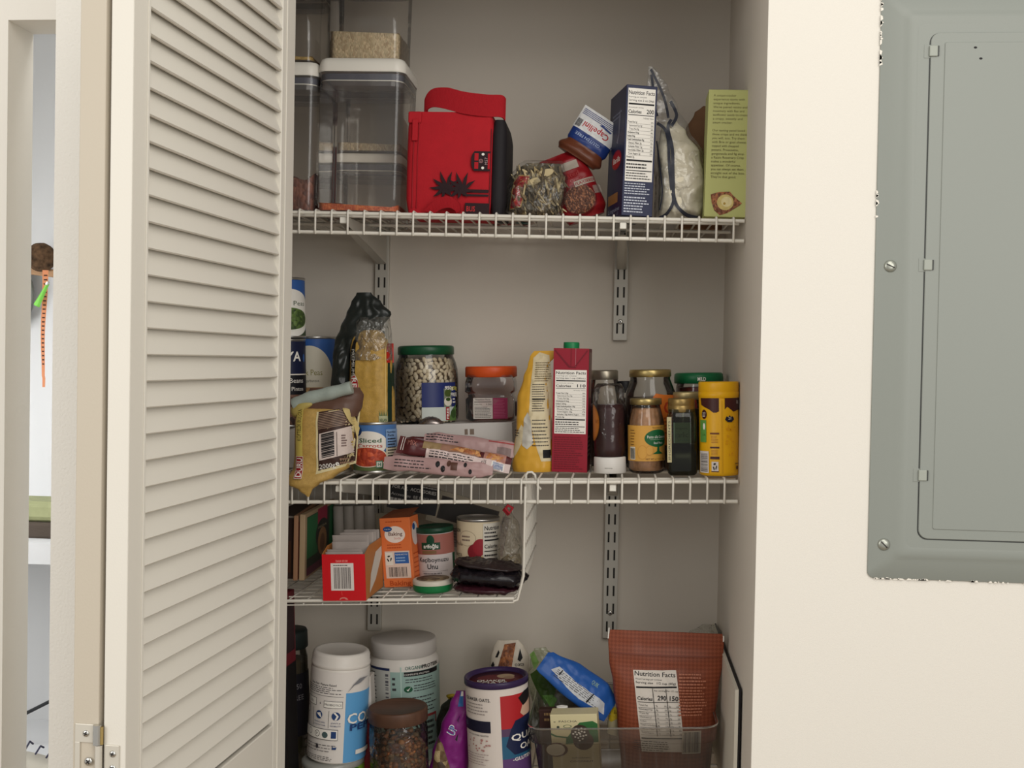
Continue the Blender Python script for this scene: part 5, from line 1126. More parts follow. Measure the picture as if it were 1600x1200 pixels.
it = [('p', [(ca(1096), cz(616)), (ca(1123), cz(616)), (ca(1123), cz(643)), (ca(1119), cz(645)), (ca(1114), cz(645)), (ca(1108), cz(640)), (ca(1102), cz(637)), (ca(1097), cz(633))], CH), ('p', [(ca(1132), cz(616)), (.76, cz(616)), (.76, cz(640)), (ca(1152), cz(642)), (ca(1146), cz(644)), (ca(1140), cz(639)), (ca(1136), cz(636)), (ca(1132), cz(640))], CH), ('R', ca(1155.5), 0.05, .78, cz(640), CH),
      ('t', 'CHOC', ca(1153), cz(629), .05, W_, {'w': .035}), ('e', ca(1101), cz(648), .028, .05, CH), ('t', 'RICH', ca(1101), cz(646), .025, W_, {'w': .03}), ('L', ca(1099), cz(652), ca(1104), cz(648), 2, W_, 3), ('R', ca(1096), cz(692), ca(1104), cz(657), C(96, 150, 70)), ('e', ca(1101), cz(667), .012, .035, W_), ('t', '5 A', ca(1101), cz(680), .03, C(30, 60, 30), {'w': .03}),
      ('R', ca(1109.5), cz(679), ca(1123), cz(676.5), C(110, 60, 30)), ('L', ca(1111), cz(693), ca(1122), cz(681), 5, C(170, 110, 30), 3, .35), ('R', ca(1109.5), cz(701), ca(1123), cz(698.5), CH), ('L', ca(1111), cz(712), ca(1122), cz(703), 4, C(170, 110, 30), 6, .35), ('R', ca(1109.5), cz(718), ca(1123), cz(714), CH),
      ('R', ca(1111.5), cz(737.5), ca(1121.5), cz(722), C(214, 206, 200)), ('t', '♻', ca(1116.5), cz(729), .07, K_), ('R', ca(1111), cz(738), ca(1122), cz(736.5), CH), ('R', ca(1096), cz(740), ca(1107.5), cz(706), C(214, 206, 200)), ('bar', ca(1097), cz(738), ca(1106), cz(709), INK, 5, True),
      ('p', [(ca(1132), cz(656)), (ca(1134), cz(651)), (ca(1137), cz(652)), (ca(1139), cz(649)), (ca(1141), cz(652)), (ca(1144), cz(651)), (ca(1146), cz(656)), (ca(1142), cz(660)), (ca(1136), cz(660))], C(24, 24, 46)), ('t', '21', ca(1139), cz(654), .04, W_), ('R', ca(1126.5), .03, ca(1127.5), .8, C(206, 156, 20)),
      ('L', ca(1147), cz(727), ca(1154), cz(724), 1, CH, 3), ('e', ca(1150), cz(732), .012, .022, CH)]
rnd = random.Random(9)
for i in range(14): it.append(('e', ca(rnd.uniform(1134, 1148)), cz(rnd.uniform(665, 722)), .008*rnd.uniform(.5, 1.4), .012*rnd.uniform(.5, 1.2), C(212, 150, 22)))
# recycling mark: three bent arrows
it = [e for e in it if not (e[0] == 't' and e[1] == '♻')]
for k in range(3):
    a0 = math.radians(90+120*k); cx, cy = ca(1116.5), cz(729.5); sx, sy = .0155, .042
    P = lambda r, a: (cx+sx*r*math.cos(a), cy+sy*r*math.sin(a))
    it.append(('p', [P(1, a0-.5), P(1, a0+.5), P(.9, a0+.9), P(.45, a0+.75), P(.5, a0+.3), P(.5, a0-.5)], K_))
LAB(mb, cyl(R*.985), -math.pi*R*.985, 0, 2*math.pi*R*.985, H, it, .35, .05, 3); mb.build('print', t)
# ================================================================ hanging basket
xb0, xb1 = X_L+0.03, pt(817, 850, 1.69).x; yb0, yb1 = 1.69, 1.965
t = thing('hanging_basket', 'white wire basket hooked under the middle shelf, holding packets and tins', 'basket', ((xb0+xb1)/2, yb0, D3.z((xb0+xb1)/2, yb0)))
O = Vector(t.location); Q = lambda x, y, z: tuple(Vector((x, y, z))-O)
ztop = lambda x: D2.z(x, 1.7)-0.012
b = MB(1.0); wr = .0012; n = 30
for i in range(n+1):
    x = xb0+(xb1-.012-xb0)*i/n
    if i % 2 == 0: b.tube([Q(x, yb0-.002, D3.z(x, yb0)-.0065), Q(x, yb0+.002, D3.z(x, yb0)-.0035), Q(x, yb1-.02, D3.z(x, yb1)-.0035), Q(x, yb1, D3.z(x, yb1)+.01), Q(x, yb1, ztop(x))], wr, WIRE, 6)
for k in range(9):
    y = yb0+.02+(yb1-.03-yb0)*k/8; b.tube([Q(xb0, y, D3.z(xb0, y)-.0046), Q(xb1-.010, y, D3.z(xb1, y)-.0046)], wr, WIRE, 6)
b.build('floor_wires', t)
b = MB(1.0)
for k in range(11):
    y = yb0+.004+(yb1-.004-yb0)*k/10; zb = D3.z(xb1, y)
    b.tube([Q(xb1-.014, y, zb-.0035), Q(xb1-.006, y, zb+.004), Q(xb1, y, zb+.034), Q(xb1+.001, y, ztop(xb1))], wr, WIRE, 6)
for zf in (.036, .075, .115): b.tube([Q(xb1+.0018, yb0+.003, D3.z(xb1, yb0)+zf), Q(xb1+.0018, yb1, D3.z(xb1, yb1)+zf)], wr*1.2, WIRE, 6)
b.build('side_wires', t)
b = MB(1.0); b.tube([Q(xb0, yb0, D3.z(xb0, yb0)-.0008), Q(xb1-.012, yb0, D3.z(xb1, yb0)-.0008)], .0026, WIRE, 10); b.build('front_rod', t)
b = MB(1.0)
for y in (yb0+.002, yb1): b.tube([Q(xb0, y, ztop(xb0)), Q(xb1, y, ztop(xb1))], .002, WIRE, 8) if y > 1.8 else None
b.tube([Q(xb1-.012, yb0-.003, D3.z(xb1, yb0)-.0065), Q(xb0, yb0-.003, D3.z(xb0, yb0)-.0065)], .001, WIRE, 6)
b.tube([Q(xb1-.013, yb0-.002, D3.z(xb1, yb0)-.005), Q(xb1-.006, yb0-.001, D3.z(xb1, yb0)-.002), Q(xb1+.002, yb0+.001, D3.z(xb1, yb0)+.034), Q(xb1+.002, yb0+.002, ztop(xb1))], .0019, WIRE, 8)
b.build('rim_wire', t)
b = MB(1.0)
for y in (1.712, 1.93):
    zt2 = D2.z(xb1, y)+.004
    b.tube([Q(xb1+.002, y, ztop(xb1)-.02), Q(xb1+.001, y, zt2), Q(xb1+.004, y, zt2+.004), Q(xb1+.010, y, zt2+.0045), Q(xb1+.015, y, zt2), Q(xb1+.0175, y+.002, zt2-.014), Q(xb1+.024, y+.004, zt2-.022)], .0019, WIRE, 8)
b.build('hook', t)
# green card box and its neighbours at the left
def sheet_box(name, label, cat, P0, P1, z0, z1, th, mat, prints=None, group=None):
    """thin upright box whose long face runs from P0 to P1 (x, y)"""
    a = math.atan2(P1[1]-P0[1], P1[0]-P0[0]); L_ = math.hypot(P1[0]-P0[0], P1[1]-P0[1])*1000
    t = thing(name, label, cat, (P0[0], P0[1], z0), (0, 0, a), group); H = (z1-z0)*1000
    mb = MB(); mb.box(0, 0, 0, L_, th, H, mat, 1.2); mb.build('box', t)
    if prints: mb = MB(); LAB(mb, flat(0), 0, 0, L_, H, prints, .15, .03, 30); mb.build('print', t)
    return t
def xy(px, py, Y): p = pt(px, py, Y); return (p.x, p.y)
zf = lambda Y: D3.z(0, Y)+.001
TAN = C(150, 128, 100, .6)
sheet_box('pizza_box', 'upright green and red printed flat box, left of the red tea box', 'box', xy(476, 870, 1.725), xy(522, 870, 1.93), zf(1.7), pt(478, 816, 1.725).z+.012, 9, TAN,
  [('R', .06, .04, .96, .94, C(34, 40, 30, .5)), ('R', .06, .3, .40, .93, C(34, 92, 54)), ('R', .80, .3, .94, .93, C(34, 92, 54)), ('R', .40, .74, .72, .98, C(138, 26, 56)), ('e', .56, .56, .22, .24, C(30, 30, 24)), ('e', .56, .44, .15, .22, C(132, 96, 62)), ('e', .56, .42, .08, .14, C(96, 62, 40)), ('R', .06, .04, .7, .16, C(84, 30, 52)), ('t', 'ORIGINAL', .56, .68, .05, C(150, 140, 110), {'w': .3})])
sheet_box('card_box', 'thin beige edged flat box standing left of the green printed box', 'box', xy(465, 870, 1.722), xy(503, 870, 1.93), zf(1.7), pt(470, 812, 1.722).z+.006, 7, C(136, 100, 74, .6), [('R', .02, .02, .06, .9, C(120, 40, 30))])
sheet_box('brown_carton', 'dark brown carton at the far left of the hanging basket', 'box', xy(418, 870, 1.735), xy(459, 870, 1.735), zf(1.7), pt(450, 806, 1.735).z, 170, C(44, 26, 20, .6), [('R', .1, .1, .9, .6, C(64, 36, 22)), ('R', 0, .97, 1, 1, C(120, 112, 104))])
# red tea box with sachets
S = spot(3, 505, 573, 867, 939.5)
RDB = C(196, 22, 30, .45, name='red_card')
t = put('tea_box', 'open red tea box with white barcode, packed with paper sachets', 'box', 3, S, rz=-2); W, H = S[3], S[4]; D = 110
mb = MB(); mb.box(-W/2, 0, 0, W/2, 1, H, RDB); mb.box(-W/2, D-1, 0, W/2, D, H+6, TAN); mb.box(-W/2, 1, 0, W/2, D-1, 1, TAN)
for s_ in (-1, 1):
    x0_, x1_ = (s_*W/2, s_*(W/2-1)); vs = [(x0_, 1, 0), (x0_, D, 0), (x0_, D, H+10), (x0_, 30, H+9), (x0_, 1, H)]; v2 = [(x1_, b_, c_) for _, b_, c_ in vs]; mb.loft([vs, v2], C(176, 112, 56, .5, name='orange_card'), True, True, False)
mb.build('box', t)
mb = MB(); LAB(mb, flat(0), -W/2, 0, W, H, [('R', .20, .22, .73, .81, C(214, 206, 200)), ('bar', .27, .26, .66, .72, C(52, 46, 46), 12), ('L', .26, .745, .68, .78, 1, C(60, 54, 54), 3, .7), ('t', '08130 47092', .46, .855, .065, C(240, 160, 150), {'w': .28, 'rot': 180}), ('p', [(.38, .02), (.40, .055), (.44, .075), (.5, .08), (.56, .06), (.59, .02), (.54, .02), (.5, .05), (.43, .045), (.41, .02)], C(206, 120, 110)), ('p', [(.43, .2), (.44, .2), (.455, .12), (.445, .12)], C(230, 90, 80))], .15, .03, 30)
LAB(mb, lambda x, z, d: (W/2+d, x, z), 0, 0, D, H, [('p', [(.2, .1), (.55, .3), (.95, .75), (.95, .95), (.6, .9), (.3, .5)], C(206, 200, 190))], .2, .03, 30); mb.build('print', t)
PP = C(158, 148, 142, .6, name='sachet_paper', var=.08, vs=30)
for i in range(9):
    y = 6+i*11.3; hh = H+3+(0 if i < 2 else 8 if i < 4 else 17)+(i % 3)*2; w2 = W/2-4-(i % 2)*2; sx = (0, -3, 4, 2, -2, 5, 4, 3, 4)[i]; mb = MB()
    sk = Pouch([(2, w2, 3.5, sx*.3, 0), (hh*.6, w2, 4, sx*.6, 0), (hh-6, w2*.98, 1.6, sx, 0), (hh, w2*.98, .5, sx, -1)], 6, .7, .08, 90+i)
    mb.M = Matrix.Translation((0, y, 0)); sk.mesh(mb, PP, 16, 12)
    o = mb.build('sachet', None); o.location = t.matrix_basis @ Vector((0, 0, 0)); o.rotation_euler = t.rotation_euler
    o['label'] = ['paper tea sachet at the very front of the red box', 'second paper sachet behind the front of the red box', 'third paper sachet from the front of the red box', 'fourth paper sachet from the front of the red box', 'fifth paper sachet, midway back in the red box', 'fourth paper sachet from the back of the red box', 'third paper sachet from the back of the red box', 'second paper sachet from the back of the red box', 'rearmost paper sachet in the red box'][i]
    o['category'] = 'sachet'; o['group'] = 'paper sachets in the red tea box'
# baking soda
S = spot(3, 600, 650, 810, 918); OC = C(214, 112, 60, .5, name='orange_baking_card'); OD = C(176, 74, 32)
fr = [('e', .48, .76, .34, .12, C(228, 214, 204)), ('e', .25, .84, .15, .038, C(30, 74, 130)), ('t', 'Great Value', .25, .84, .022, W_, {'w': .2}), ('t', 'Baking', .5, .77, .075, C(90, 50, 40), {'w': .46, 'b': .015}), ('t', 'Soda', .56, .705, .045, C(206, 130, 120), {'w': .22}),
      ('L', .2, .55, .8, .63, 2, OD, 3, .5), ('R', .1, .13, .92, .52, C(214, 190, 176)), ('R', .12, .32, .36, .50, C(220, 212, 200)), ('R', .42, .34, .88, .50, C(48, 92, 156)), ('t', 'PLEASE RECYCLE', .65, .47, .028, W_, {'w': .4}), ('L', .46, .36, .84, .44, 2, C(150, 180, 214), 3, .5), ('bar', .2, .15, .8, .29, K_, 8), ('t', 'Baking', .55, .06, .1, OD, {'w': .7, 'b': .02}), ('L', .2, .93, .8, .96, 1, OD, 5)]
for k in range(3):
    a0 = math.radians(90+120*k); P = lambda r, a: (.24+.085*r*math.cos(a), .415+.05*r*math.sin(a)); fr.append(('p', [P(1, a0-.5), P(1, a0+.5), P(.9, a0+.9), P(.45, a0+.75), P(.5, a0+.3), P(.5, a0-.5)], K_))
rt = [('e', .5, .75, .35, .17, C(206, 196, 190)), ('e', .4, .85, .15, .05, C(30, 74, 130)), ('L', .15, .1, .85, .5, 6, OD, 3, .3)]
t = carton('baking_soda_box', 'orange baking soda box standing upright in the hanging basket', 'box', S, 3, 40, OC, fr, (), rt, rz=-10, ry=-3)
H = S[4]; W = S[3]; mb = MB(); mb.add([(-W/2, 2, H), (W/2, 2, H), (W/2+4, 38, H+12), (-W/2+10, 40, H+9)], [(0, 1, 2, 3)], C(110, 60, 36, .6)); mb.build('flap', t)
# carob flour tin
S = spot(3, 656, 713, 822, 905, True, Y=1.79); R = S[3]/2; H = S[4]; S = (S[0], S[1], S[2], S[3], S[4])
t = put('carob_tin', 'round carob flour tin with dark green lid behind the flat green tin', 'tin', 3, S, ry=-1.5)
mb = MB(); mb.lathe([(R*.97, 0), (R, 1), (R, H*.95)], C(190, 180, 178, .45), 44); mb.build('body', t)
mb = MB(); mb.lathe([(R*1.0, H*.90), (R*1.03, H*.905), (R*1.03, H*.99), (R*.98, H), (R*.9, H*.985), (.01, H*.985)], C(18, 58, 40, .4, name='dark_green_lid'), 44); mb.build('lid', t)
DGN = C(16, 62, 40, .45); mb = MB(); cs = lambda a: .5+a/(2*math.pi)
LAB(mb, cyl(R), -math.pi*R, 1, 2*math.pi*R, H*.88, [('R', 0, 0, 1, 1, C(196, 186, 184)), ('R', 0, .60, 1, 1, C(150, 92, 82)), ('R', cs(-.65), .70, cs(.42), .84, DGN), ('e', cs(-.1), .88, .035, .11, DGN), ('t', 'arifoğlu', cs(-.1), .77, .11, W_, {'w': .13, 'b': .02}), ('R', cs(-.62), .62, cs(.2), .68, C(120, 90, 60)),
   ('t', 'Keçiboynuzu', cs(.0), .50, .12, K_, {'w': .27, 'b': .012}), ('t', 'Unu', cs(-.05), .37, .14, K_, {'w': .09, 'b': .012}), ('r', cs(-.7), .27, cs(.8), .275, C(120, 110, 110)), ('L', cs(-.6), .2, cs(.7), .26, 1, C(120, 110, 110), 4), ('p', [(cs(-.4), .06), (cs(-.2), .12), (cs(.2), .1), (cs(.3), .18), (cs(.36), .1), (cs(.5), .08), (cs(.2), .03), (cs(-.3), .03)], C(70, 44, 30)), ('R', cs(1.2), 0, cs(1.5), .6, DGN)], .3, .07, 3)
mb.build('label', t)
# flat green tin in front
S = spot(3, 646, 708, 905, 926, True, Y=1.722); R = S[3]/2
t = put('round_tin', 'flat round green and white tin lying before the carob tin', 'tin', 3, S); mb = MB()
mb.lathe([(R*.9, 0), (R*.98, 2), (R, 5), (R, 12)], C(24, 112, 62, .35, name='green_tin'), 44); mb.build('base', t)
mb = MB(); mb.lathe([(R*1.01, 12), (R*1.01, 17), (R*.97, 19), (R*.9, 19.4), (.01, 19.4)], C(198, 190, 176, .4), 44); mb.lathe([(R*.82, 19.5), (R*.82, 19.8), (.01, 19.8)], grains((72, 56, 42), (150, 130, 100), 120, 'printed_herbs', c3=(104, 86, 64), bump=0), 36); mb.build('lid', t)
# whole beets can
S = spot(3, 714, 782, 808, 878, True, Y=1.80); S = (S[0], S[1], S[2], S[3], S[4])
fr = [('R', 0, 0, 1, 1, C(214, 198, 168)), ('t', 'MILLION', cs(-1.15), .84, .09, K_, {'w': .1, 'b': .02}), ('t', 'Whole', cs(-1.05), .62, .1, C(90, 80, 60), {'w': .12}), ('t', 'Beets', cs(-1.05), .44, .11, C(90, 80, 60), {'w': .11}), ('e', cs(-.42), .72, .07, .13, C(150, 130, 110)), ('e', cs(-.42), .72, .067, .124, C(214, 198, 168)), ('L', cs(-.7), .66, cs(-.15), .78, 2, C(120, 100, 90), 3),
      ('p', [(cs(-.5), .28), (cs(0), .2), (cs(.4), .24), (cs(.4), .42), (cs(-.4), .4)], C(196, 142, 60)), ('e', cs(-.02), .5, .055, .13, C(128, 24, 36)), ('e', cs(.22), .58, .055, .14, C(146, 28, 40)), ('p', [(cs(-1.6), 0), (cs(-.2), 0), (cs(-.8), .18), (cs(-1.6), .3)], C(130, 40, 40)), ('R', cs(.34), .03, cs(1.6), .98, C(214, 208, 196)),
      ('t', 'Nutrition', cs(.40), .9, .1, K_, {'al': 'l', 'w': .14, 'b': .02}), ('L', cs(.4), .72, cs(1.2), .85, 2, INK, 4), ('R', cs(.4), .68, cs(1.5), .705, K_), ('t', 'Calories', cs(.4), .59, .09, K_, {'al': 'l', 'w': .12, 'b': .015}), ('R', cs(.4), .50, cs(1.5), .515, K_), ('L', cs(.4), .05, cs(1.2), .47, 6, INK, 6, .5)]
can('steel can of whole beets with a nutrition panel, right of the carob tin', None, S, fr, n=3, ry=2)
# clear bag with red knot
S = spot(3, 776, 822, 800, 900, Y=1.775)
t = put('knotted_bag', 'clear plastic bag tied with a red knot, holding brown grains at the basket side', 'food bag', 3, S); H = (pt(800, 792, 1.80).z-S[2])*1000
kb = Pouch([(0, 18, 12, -4, 0), (16, 22, 24, -2, 0), (H*.45, 21, 24, -2, 0), (H*.75, 15, 14, 0, 0), (H*.93, 5, 4, -2, 0), (H, 8, 5, -2, 0)], 2.2, 4, .06, 101)
mb = MB(); mb.M = Matrix.Translation((0, 28, 0)); kb.mesh(mb, clear((240, 238, 232), .14, (200, 192, 176), 1.5, .18, name='hazy_film', bump=.9, bs=55), 26, 34); mb.build('film', t)
kc = Pouch([(3, 15, 8, -4, 0), (16, 18, 19, -2, 0), (H*.30, 17, 17, -1, 0), (H*.38, 10, 5, 4, 0)], 2.2, 2, .06, 103); mb = MB(); mb.M = Matrix.Translation((0, 28, 0)); kc.mesh(mb, grains((110, 92, 62), (176, 156, 118), 220, 'loose_seeds'), 20, 18); mb.build('contents', t)
mb = MB(); mb.M = Matrix.Translation((-2, 22, H*.96)); mb.tube([(0, 0, -8), (-7, -3, 0), (0, -6, 8), (7, -2, 3), (2, -7, -5), (-5, -6, 4)], 2.6, C(176, 40, 52, .5, name='red_tape'), 8); mb.build('knot', t)
# black bags crumpled at the front
BF = C(26, 22, 26, .22, name='black_glossy_film', bump=.5, bs=60); MF = C(58, 26, 34, .28, name='maroon_glossy_film', bump=.5, bs=60)
def flat_pack(name, label, xa_, xb_, zoff, th, dep, mat, seed, y0=1.700, amp=5, group=None, tilt=0):
    X0, X1 = pt(xa_, 900, y0).x, pt(xb_, 900, y0).x; L_ = (X1-X0)*1000; xm = (X0+X1)/2
    t = thing(name, label, 'food packet', (xm, y0, D3.z(xm, y0)+zoff), (0, math.radians(tilt), 0), group)
    pk = Pouch([(-L_/2, dep*.2, .8, dep*.05, 0), (-L_/2+6, dep*.3, th*.35, 0, 0), (-L_/2+22, dep*.46, th*.5, 0, 0), (0, dep*.5, th*.55, 0, 0), (L_/2-22, dep*.46, th*.5, 0, 0), (L_/2-7, dep*.34, th*.25, 0, -1), (L_/2, dep*.24, .8, 0, -2)], 2.4, amp, .075, seed)
    # section x -> depth, y -> height, z -> along the shelf
    mb = MB(); mb.M = Matrix(((0, 0, 1, 0), (1, 0, 0, dep/2), (0, -1, 0, th*.5+amp*.6), (0, 0, 0, 1))); pk.mesh(mb, mat, 26, 50); mb.build('wrapper', t); return t
flat_pack('foil_packet', 'flat maroon glossy packet at the bottom of the black packet heap', 704, 808, -.001, 14, 74, MF, 111, amp=3)
flat_pack('foil_packet', 'crumpled glossy black packet with a grey glint, middle of the heap', 698, 822, .011, 24, 80, BF, 113, 1.696, 6, tilt=2)
flat_pack('foil_packet', 'dull brownish black packet lying topmost on the heap beneath the beets can', 704, 812, .034, 12, 74, C(44, 34, 34, .35, name='brown_black_film', bump=.5, bs=60), 117, 1.706, 4, tilt=5)
# things behind: grey boxes, black card, picture frame, paper sheets
S = spot(3, 520, 596, 792, 900, Y=1.90)
t = put('grey_bag', 'pale grey ribbed paper roll standing behind the red tea box', 'paper roll', 3, S); W, H = S[3], S[4]; mb = MB()
GY = C(150, 144, 136, .6, name='grey_paper', bump=.2, bs=80)
for i in range(4): mb.lathe([(10, 0), (10.5, H*.5), (10, H-2), (9, H), (.01, H)], GY, 20, cx=-W/2+11+i*18.2, cy=14)
mb.build('rolls', t)
S = spot(3, 484, 592, 772, 900, Y=1.945)
t = put('white_storage_box', 'white plastic box tall behind the pizza box and grey roll, under the left bracket', 'box', 3, S); W, H = S[3], S[4]
mb = MB(); mb.box(-W/2, 0, 0, W/2, 14, H-20, C(170, 166, 160, .5), 1.5); mb.build('body', t); mb = MB(); mb.box(-W/2-2, -2, H-20, W/2+2, 15, H-14, C(186, 182, 176, .45), 1.5); mb.build('lid', t)
def card(name, label, cat, px4, Y, mat, prints, th=3, tilt=12, rx=-8, sz=(0, 0)):
    p = pt(px4[0], px4[1], Y); t = thing(name, label, cat, tuple(p), (math.radians(rx), math.radians(tilt), 0)); W, H = sz
    mb = MB(); mb.box(0, 0, 0, W, th, H, mat, .5); mb.build('panel', t)
    mb = MB(); LAB(mb, flat(0), 0, 0, W, H, prints, .12, .03, 30); mb.build('print', t); return t
card('black_card', 'black packaging card with white capitals seen under the lip of the middle shelf', 'card', (604, 792), 1.86, C(20, 18, 20, .5), [('t', 'FOR ALL  ACCESSORIES', .04, .80, .17, C(170, 166, 160), {'al': 'l', 'w': .9, 'b': .015}), ('t', 'Accesorios  BE ENGLISH', .04, .54, .15, C(160, 156, 150), {'al': 'l', 'w': .92}), ('L', .04, .25, .8, .42, 1, C(150, 146, 140), 3, .8), ('L', .6, .92, .98, .99, 1, C(150, 146, 140), 5, .8)], 4, 9, -6, (84, 46))
card('picture_frame', 'dark picture with wide beige border leaning behind the cans in the basket', 'picture', (664, 812), 1.90, C(150, 140, 122, .6), [('R', .14, .16, .94, .86, C(60, 52, 46, .5)), ('R', .16, .19, .92, .83, C(44, 40, 36, .5))], 5, 14, -6, (128, 56))
card('beige_sheet', 'beige board leaning behind the orange baking soda box', 'board', (590, 890), 1.925, C(150, 142, 124, .7), [('R', .0, .0, .02, 1, C(60, 54, 46))], 3, -8, 0, (74, 98))
card('lined_leaflet', 'pale grey lined leaflet behind the carob tin and beets can', 'leaflet', (690, 850), 1.955, C(150, 138, 138, .6), [('r', .05, .1+.07*i, .95, .115+.07*i, C(110, 98, 100)) for i in range(12)], 2, 10, 0, (110, 70))
# ================================================================ lowest shelf
S = spot(4, 481, 573, 1010, 1180, True, Y=1.735)
zdeck = S[2]; R = S[3]/2
hg = 62
t = put('green_tub', 'low round tub with lime green label beneath the white collagen tub', 'tub', 4, (S[0]-.003, S[1], zdeck, 0, 0)); mb = MB()
Hg = (pt(527, 1180, S[1]).z-zdeck)*1000; Rg_ = 50
mb.lathe([(Rg_*.95, 0), (Rg_, 2), (Rg_, Hg-11)], C(180, 180, 170, .5), 48); mb.build('body', t)
mb = MB(); mb.lathe([(Rg_, Hg-12), (Rg_*1.03, Hg-11), (Rg_*1.03, Hg-4), (Rg_*1.0, Hg-2), (Rg_*.9, Hg), (.01, Hg)], clear((235, 235, 230), .5, (196, 196, 188), 1.0, .2, name='cloudy_lid'), 48); mb.build('lid', t)
mb = MB(); LAB(mb, cyl(Rg_), -math.pi*Rg_, 2, 2*math.pi*Rg_, Hg-14, [('R', 0, 0, 1, 1, C(122, 156, 50, .45)), ('e', cs(.8), .7, .07, .4, C(60, 110, 30)), ('e', cs(.3), .5, .05, .3, C(146, 176, 70)), ('R', cs(-1.2), 0, cs(-.75), 1, C(150, 140, 90)), ('L', cs(-.5), .75, cs(.3), .95, 3, C(40, 70, 30), 3, .5)], .3, .08, 4); mb.build('label', t)
zc0 = zdeck+Hg/1000+.001
Hc = (pt(527, 1013, S[1]).z-zc0)*1000
WT_ = C(214, 208, 200, .38, name='white_tub_plastic')
t = thing('collagen_tub', 'white supplement tub with blue panel stacked on the lime green tub', 'tub', (S[0], S[1], zc0), (0, math.radians(2.0), 0)); R = S[3]/2*.97
mb = MB(); mb.lathe([(R*.93, 0), (R*.99, 3), (R, 8), (R, Hc*.84), (R*.98, Hc*.87), (R*.94, Hc*.88)], WT_, 48); mb.build('body', t)
mb = MB(); rings = []
for r, z in ((.98, Hc*.865), (1.0, Hc*.87), (1.0, Hc*.9), (.975, Hc*.905), (.97, Hc*.965), (.93, Hc*.99), (.88, Hc), (.8, Hc*.998), (.76, Hc*.99), (.01, Hc*.99)):
    rings.append([((R*r+(.35 if j % 2 and .89 < z/Hc < .97 else 0))*math.cos(2*math.pi*j/110), (R*r+(.35 if j % 2 and .89 < z/Hc < .97 else 0))*math.sin(2*math.pi*j/110), z) for j in range(110)])
mb.loft(rings, WT_); mb.build('lid', t)
mb = MB(); DB = C(34, 62, 112); GK = C(60, 58, 62); SKY = C(92, 156, 206, .4)
px_ = lambda p: cs(math.asin(max(-.999, min(.999, (p-527)/46.0)))); pz = lambda y: (1172-y)/142.0
it = [('R', 0, 0, 1, 1, C(218, 212, 206, .42)), ('R', px_(547), pz(1172), .80, pz(1062), SKY), ('t', 'Grass Fed • Pasture Raised', px_(509), pz(1050), .035, K_, {'w': .165, 'b': .015}), ('L', px_(484), pz(1065), px_(542), pz(1053), 4, GK, 3, .45), ('r', px_(484), pz(1068), px_(544), pz(1067.4), GK),
      ('R', px_(485), pz(1085), px_(501), pz(1073), GK), ('R', px_(485.5), pz(1084.3), px_(500.4), pz(1073.7), W_), ('t', '20g', px_(492), pz(1079), .035, GK, {'w': .028}), ('t', '+', px_(508), pz(1080), .05, GK), ('R', px_(514), pz(1086), px_(543), pz(1075), GK), ('R', px_(514.6), pz(1085.3), px_(542.4), pz(1075.7), W_), ('t', 'PROBIOTICS', px_(528.5), pz(1080.6), .032, GK, {'w': .09, 'b': .01}),
      ('e', px_(487), pz(1094), .011, .045, GK), ('e', px_(487), pz(1094), .009, .038, W_), ('e', px_(507), pz(1098), .021, .046, DB), ('p', [(px_(503), pz(1096)), (px_(509), pz(1094)), (px_(512), pz(1103)), (px_(507), pz(1100))], W_), ('e', px_(534), pz(1098), .023, .046, DB), ('p', [(px_(530), pz(1093)), (px_(535), pz(1098)), (px_(532), pz(1104)), (px_(535), pz(1104)), (px_(538), pz(1098)), (px_(533), pz(1092))], W_),
      ('t', 'STRONG NAILS', px_(508), pz(1109), .022, DB, {'w': .07}), ('t', '& HEALTHY HAIR', px_(508), pz(1113.5), .022, DB, {'w': .075}), ('t', 'JOINTS &', px_(534), pz(1109), .022, DB, {'w': .05}), ('t', 'MOBILITY', px_(534), pz(1113.5), .022, DB, {'w': .055}), ('r', px_(497.4), pz(1117), px_(497.9), pz(1088), GK), ('r', px_(523), pz(1117), px_(523.5), pz(1090), GK),
      ('R', px_(485), pz(1136), px_(538), pz(1119), GK), ('R', px_(485.5), pz(1135.2), px_(537.4), pz(1119.8), W_), ('e', px_(494), pz(1126.5), .012, .034, GK), ('e', px_(494), pz(1126.5), .010, .029, W_), ('e', px_(506), pz(1127.5), .016, .036, K_), ('e', px_(506), pz(1127.5), .013, .031, W_), ('t', 'P', px_(506), pz(1127.5), .045, K_), ('e', px_(518.5), pz(1128), .016, .034, C(70, 90, 90)), ('R', px_(528), pz(1132.5), px_(535.5), pz(1122), DB),
      ('L', px_(486), pz(1156), px_(540), pz(1142), 3, GK, 6, .25), ('e', px_(507), pz(1147), .008, .028, GK), ('p', [(px_(530), pz(1150)), (px_(536), pz(1150)), (px_(537), pz(1146)), (px_(532), pz(1147)), (px_(531), pz(1143))], DB), ('L', px_(486), pz(1169), px_(540), pz(1161), 3, GK, 8, .4),
      ('t', 'COLLAGEN', px_(550), pz(1102), .16, W_, {'al': 'l', 'w': .42, 'b': .015}), ('t', 'PEPTIDES', px_(554), pz(1116), .1, DB, {'al': 'l', 'w': .34, 'b': .02}), ('R', px_(562), pz(1160), .78, pz(1153), W_)]
for k in range(7): it.append(('p', [(px_(547+k*1.5), pz(1062-k*2)), (px_(556+k*1.2), pz(1048-k*1.4)), (px_(566+k), pz(1046-k*1.2)), (px_(556+k*1.2), pz(1050-k*1.4))], C(120, 120, 124)))
LAB(mb, cyl(R), -math.pi*R, 3, 2*math.pi*R, Hc*.83, it, .3, .07, 3); mb.build('label', t)
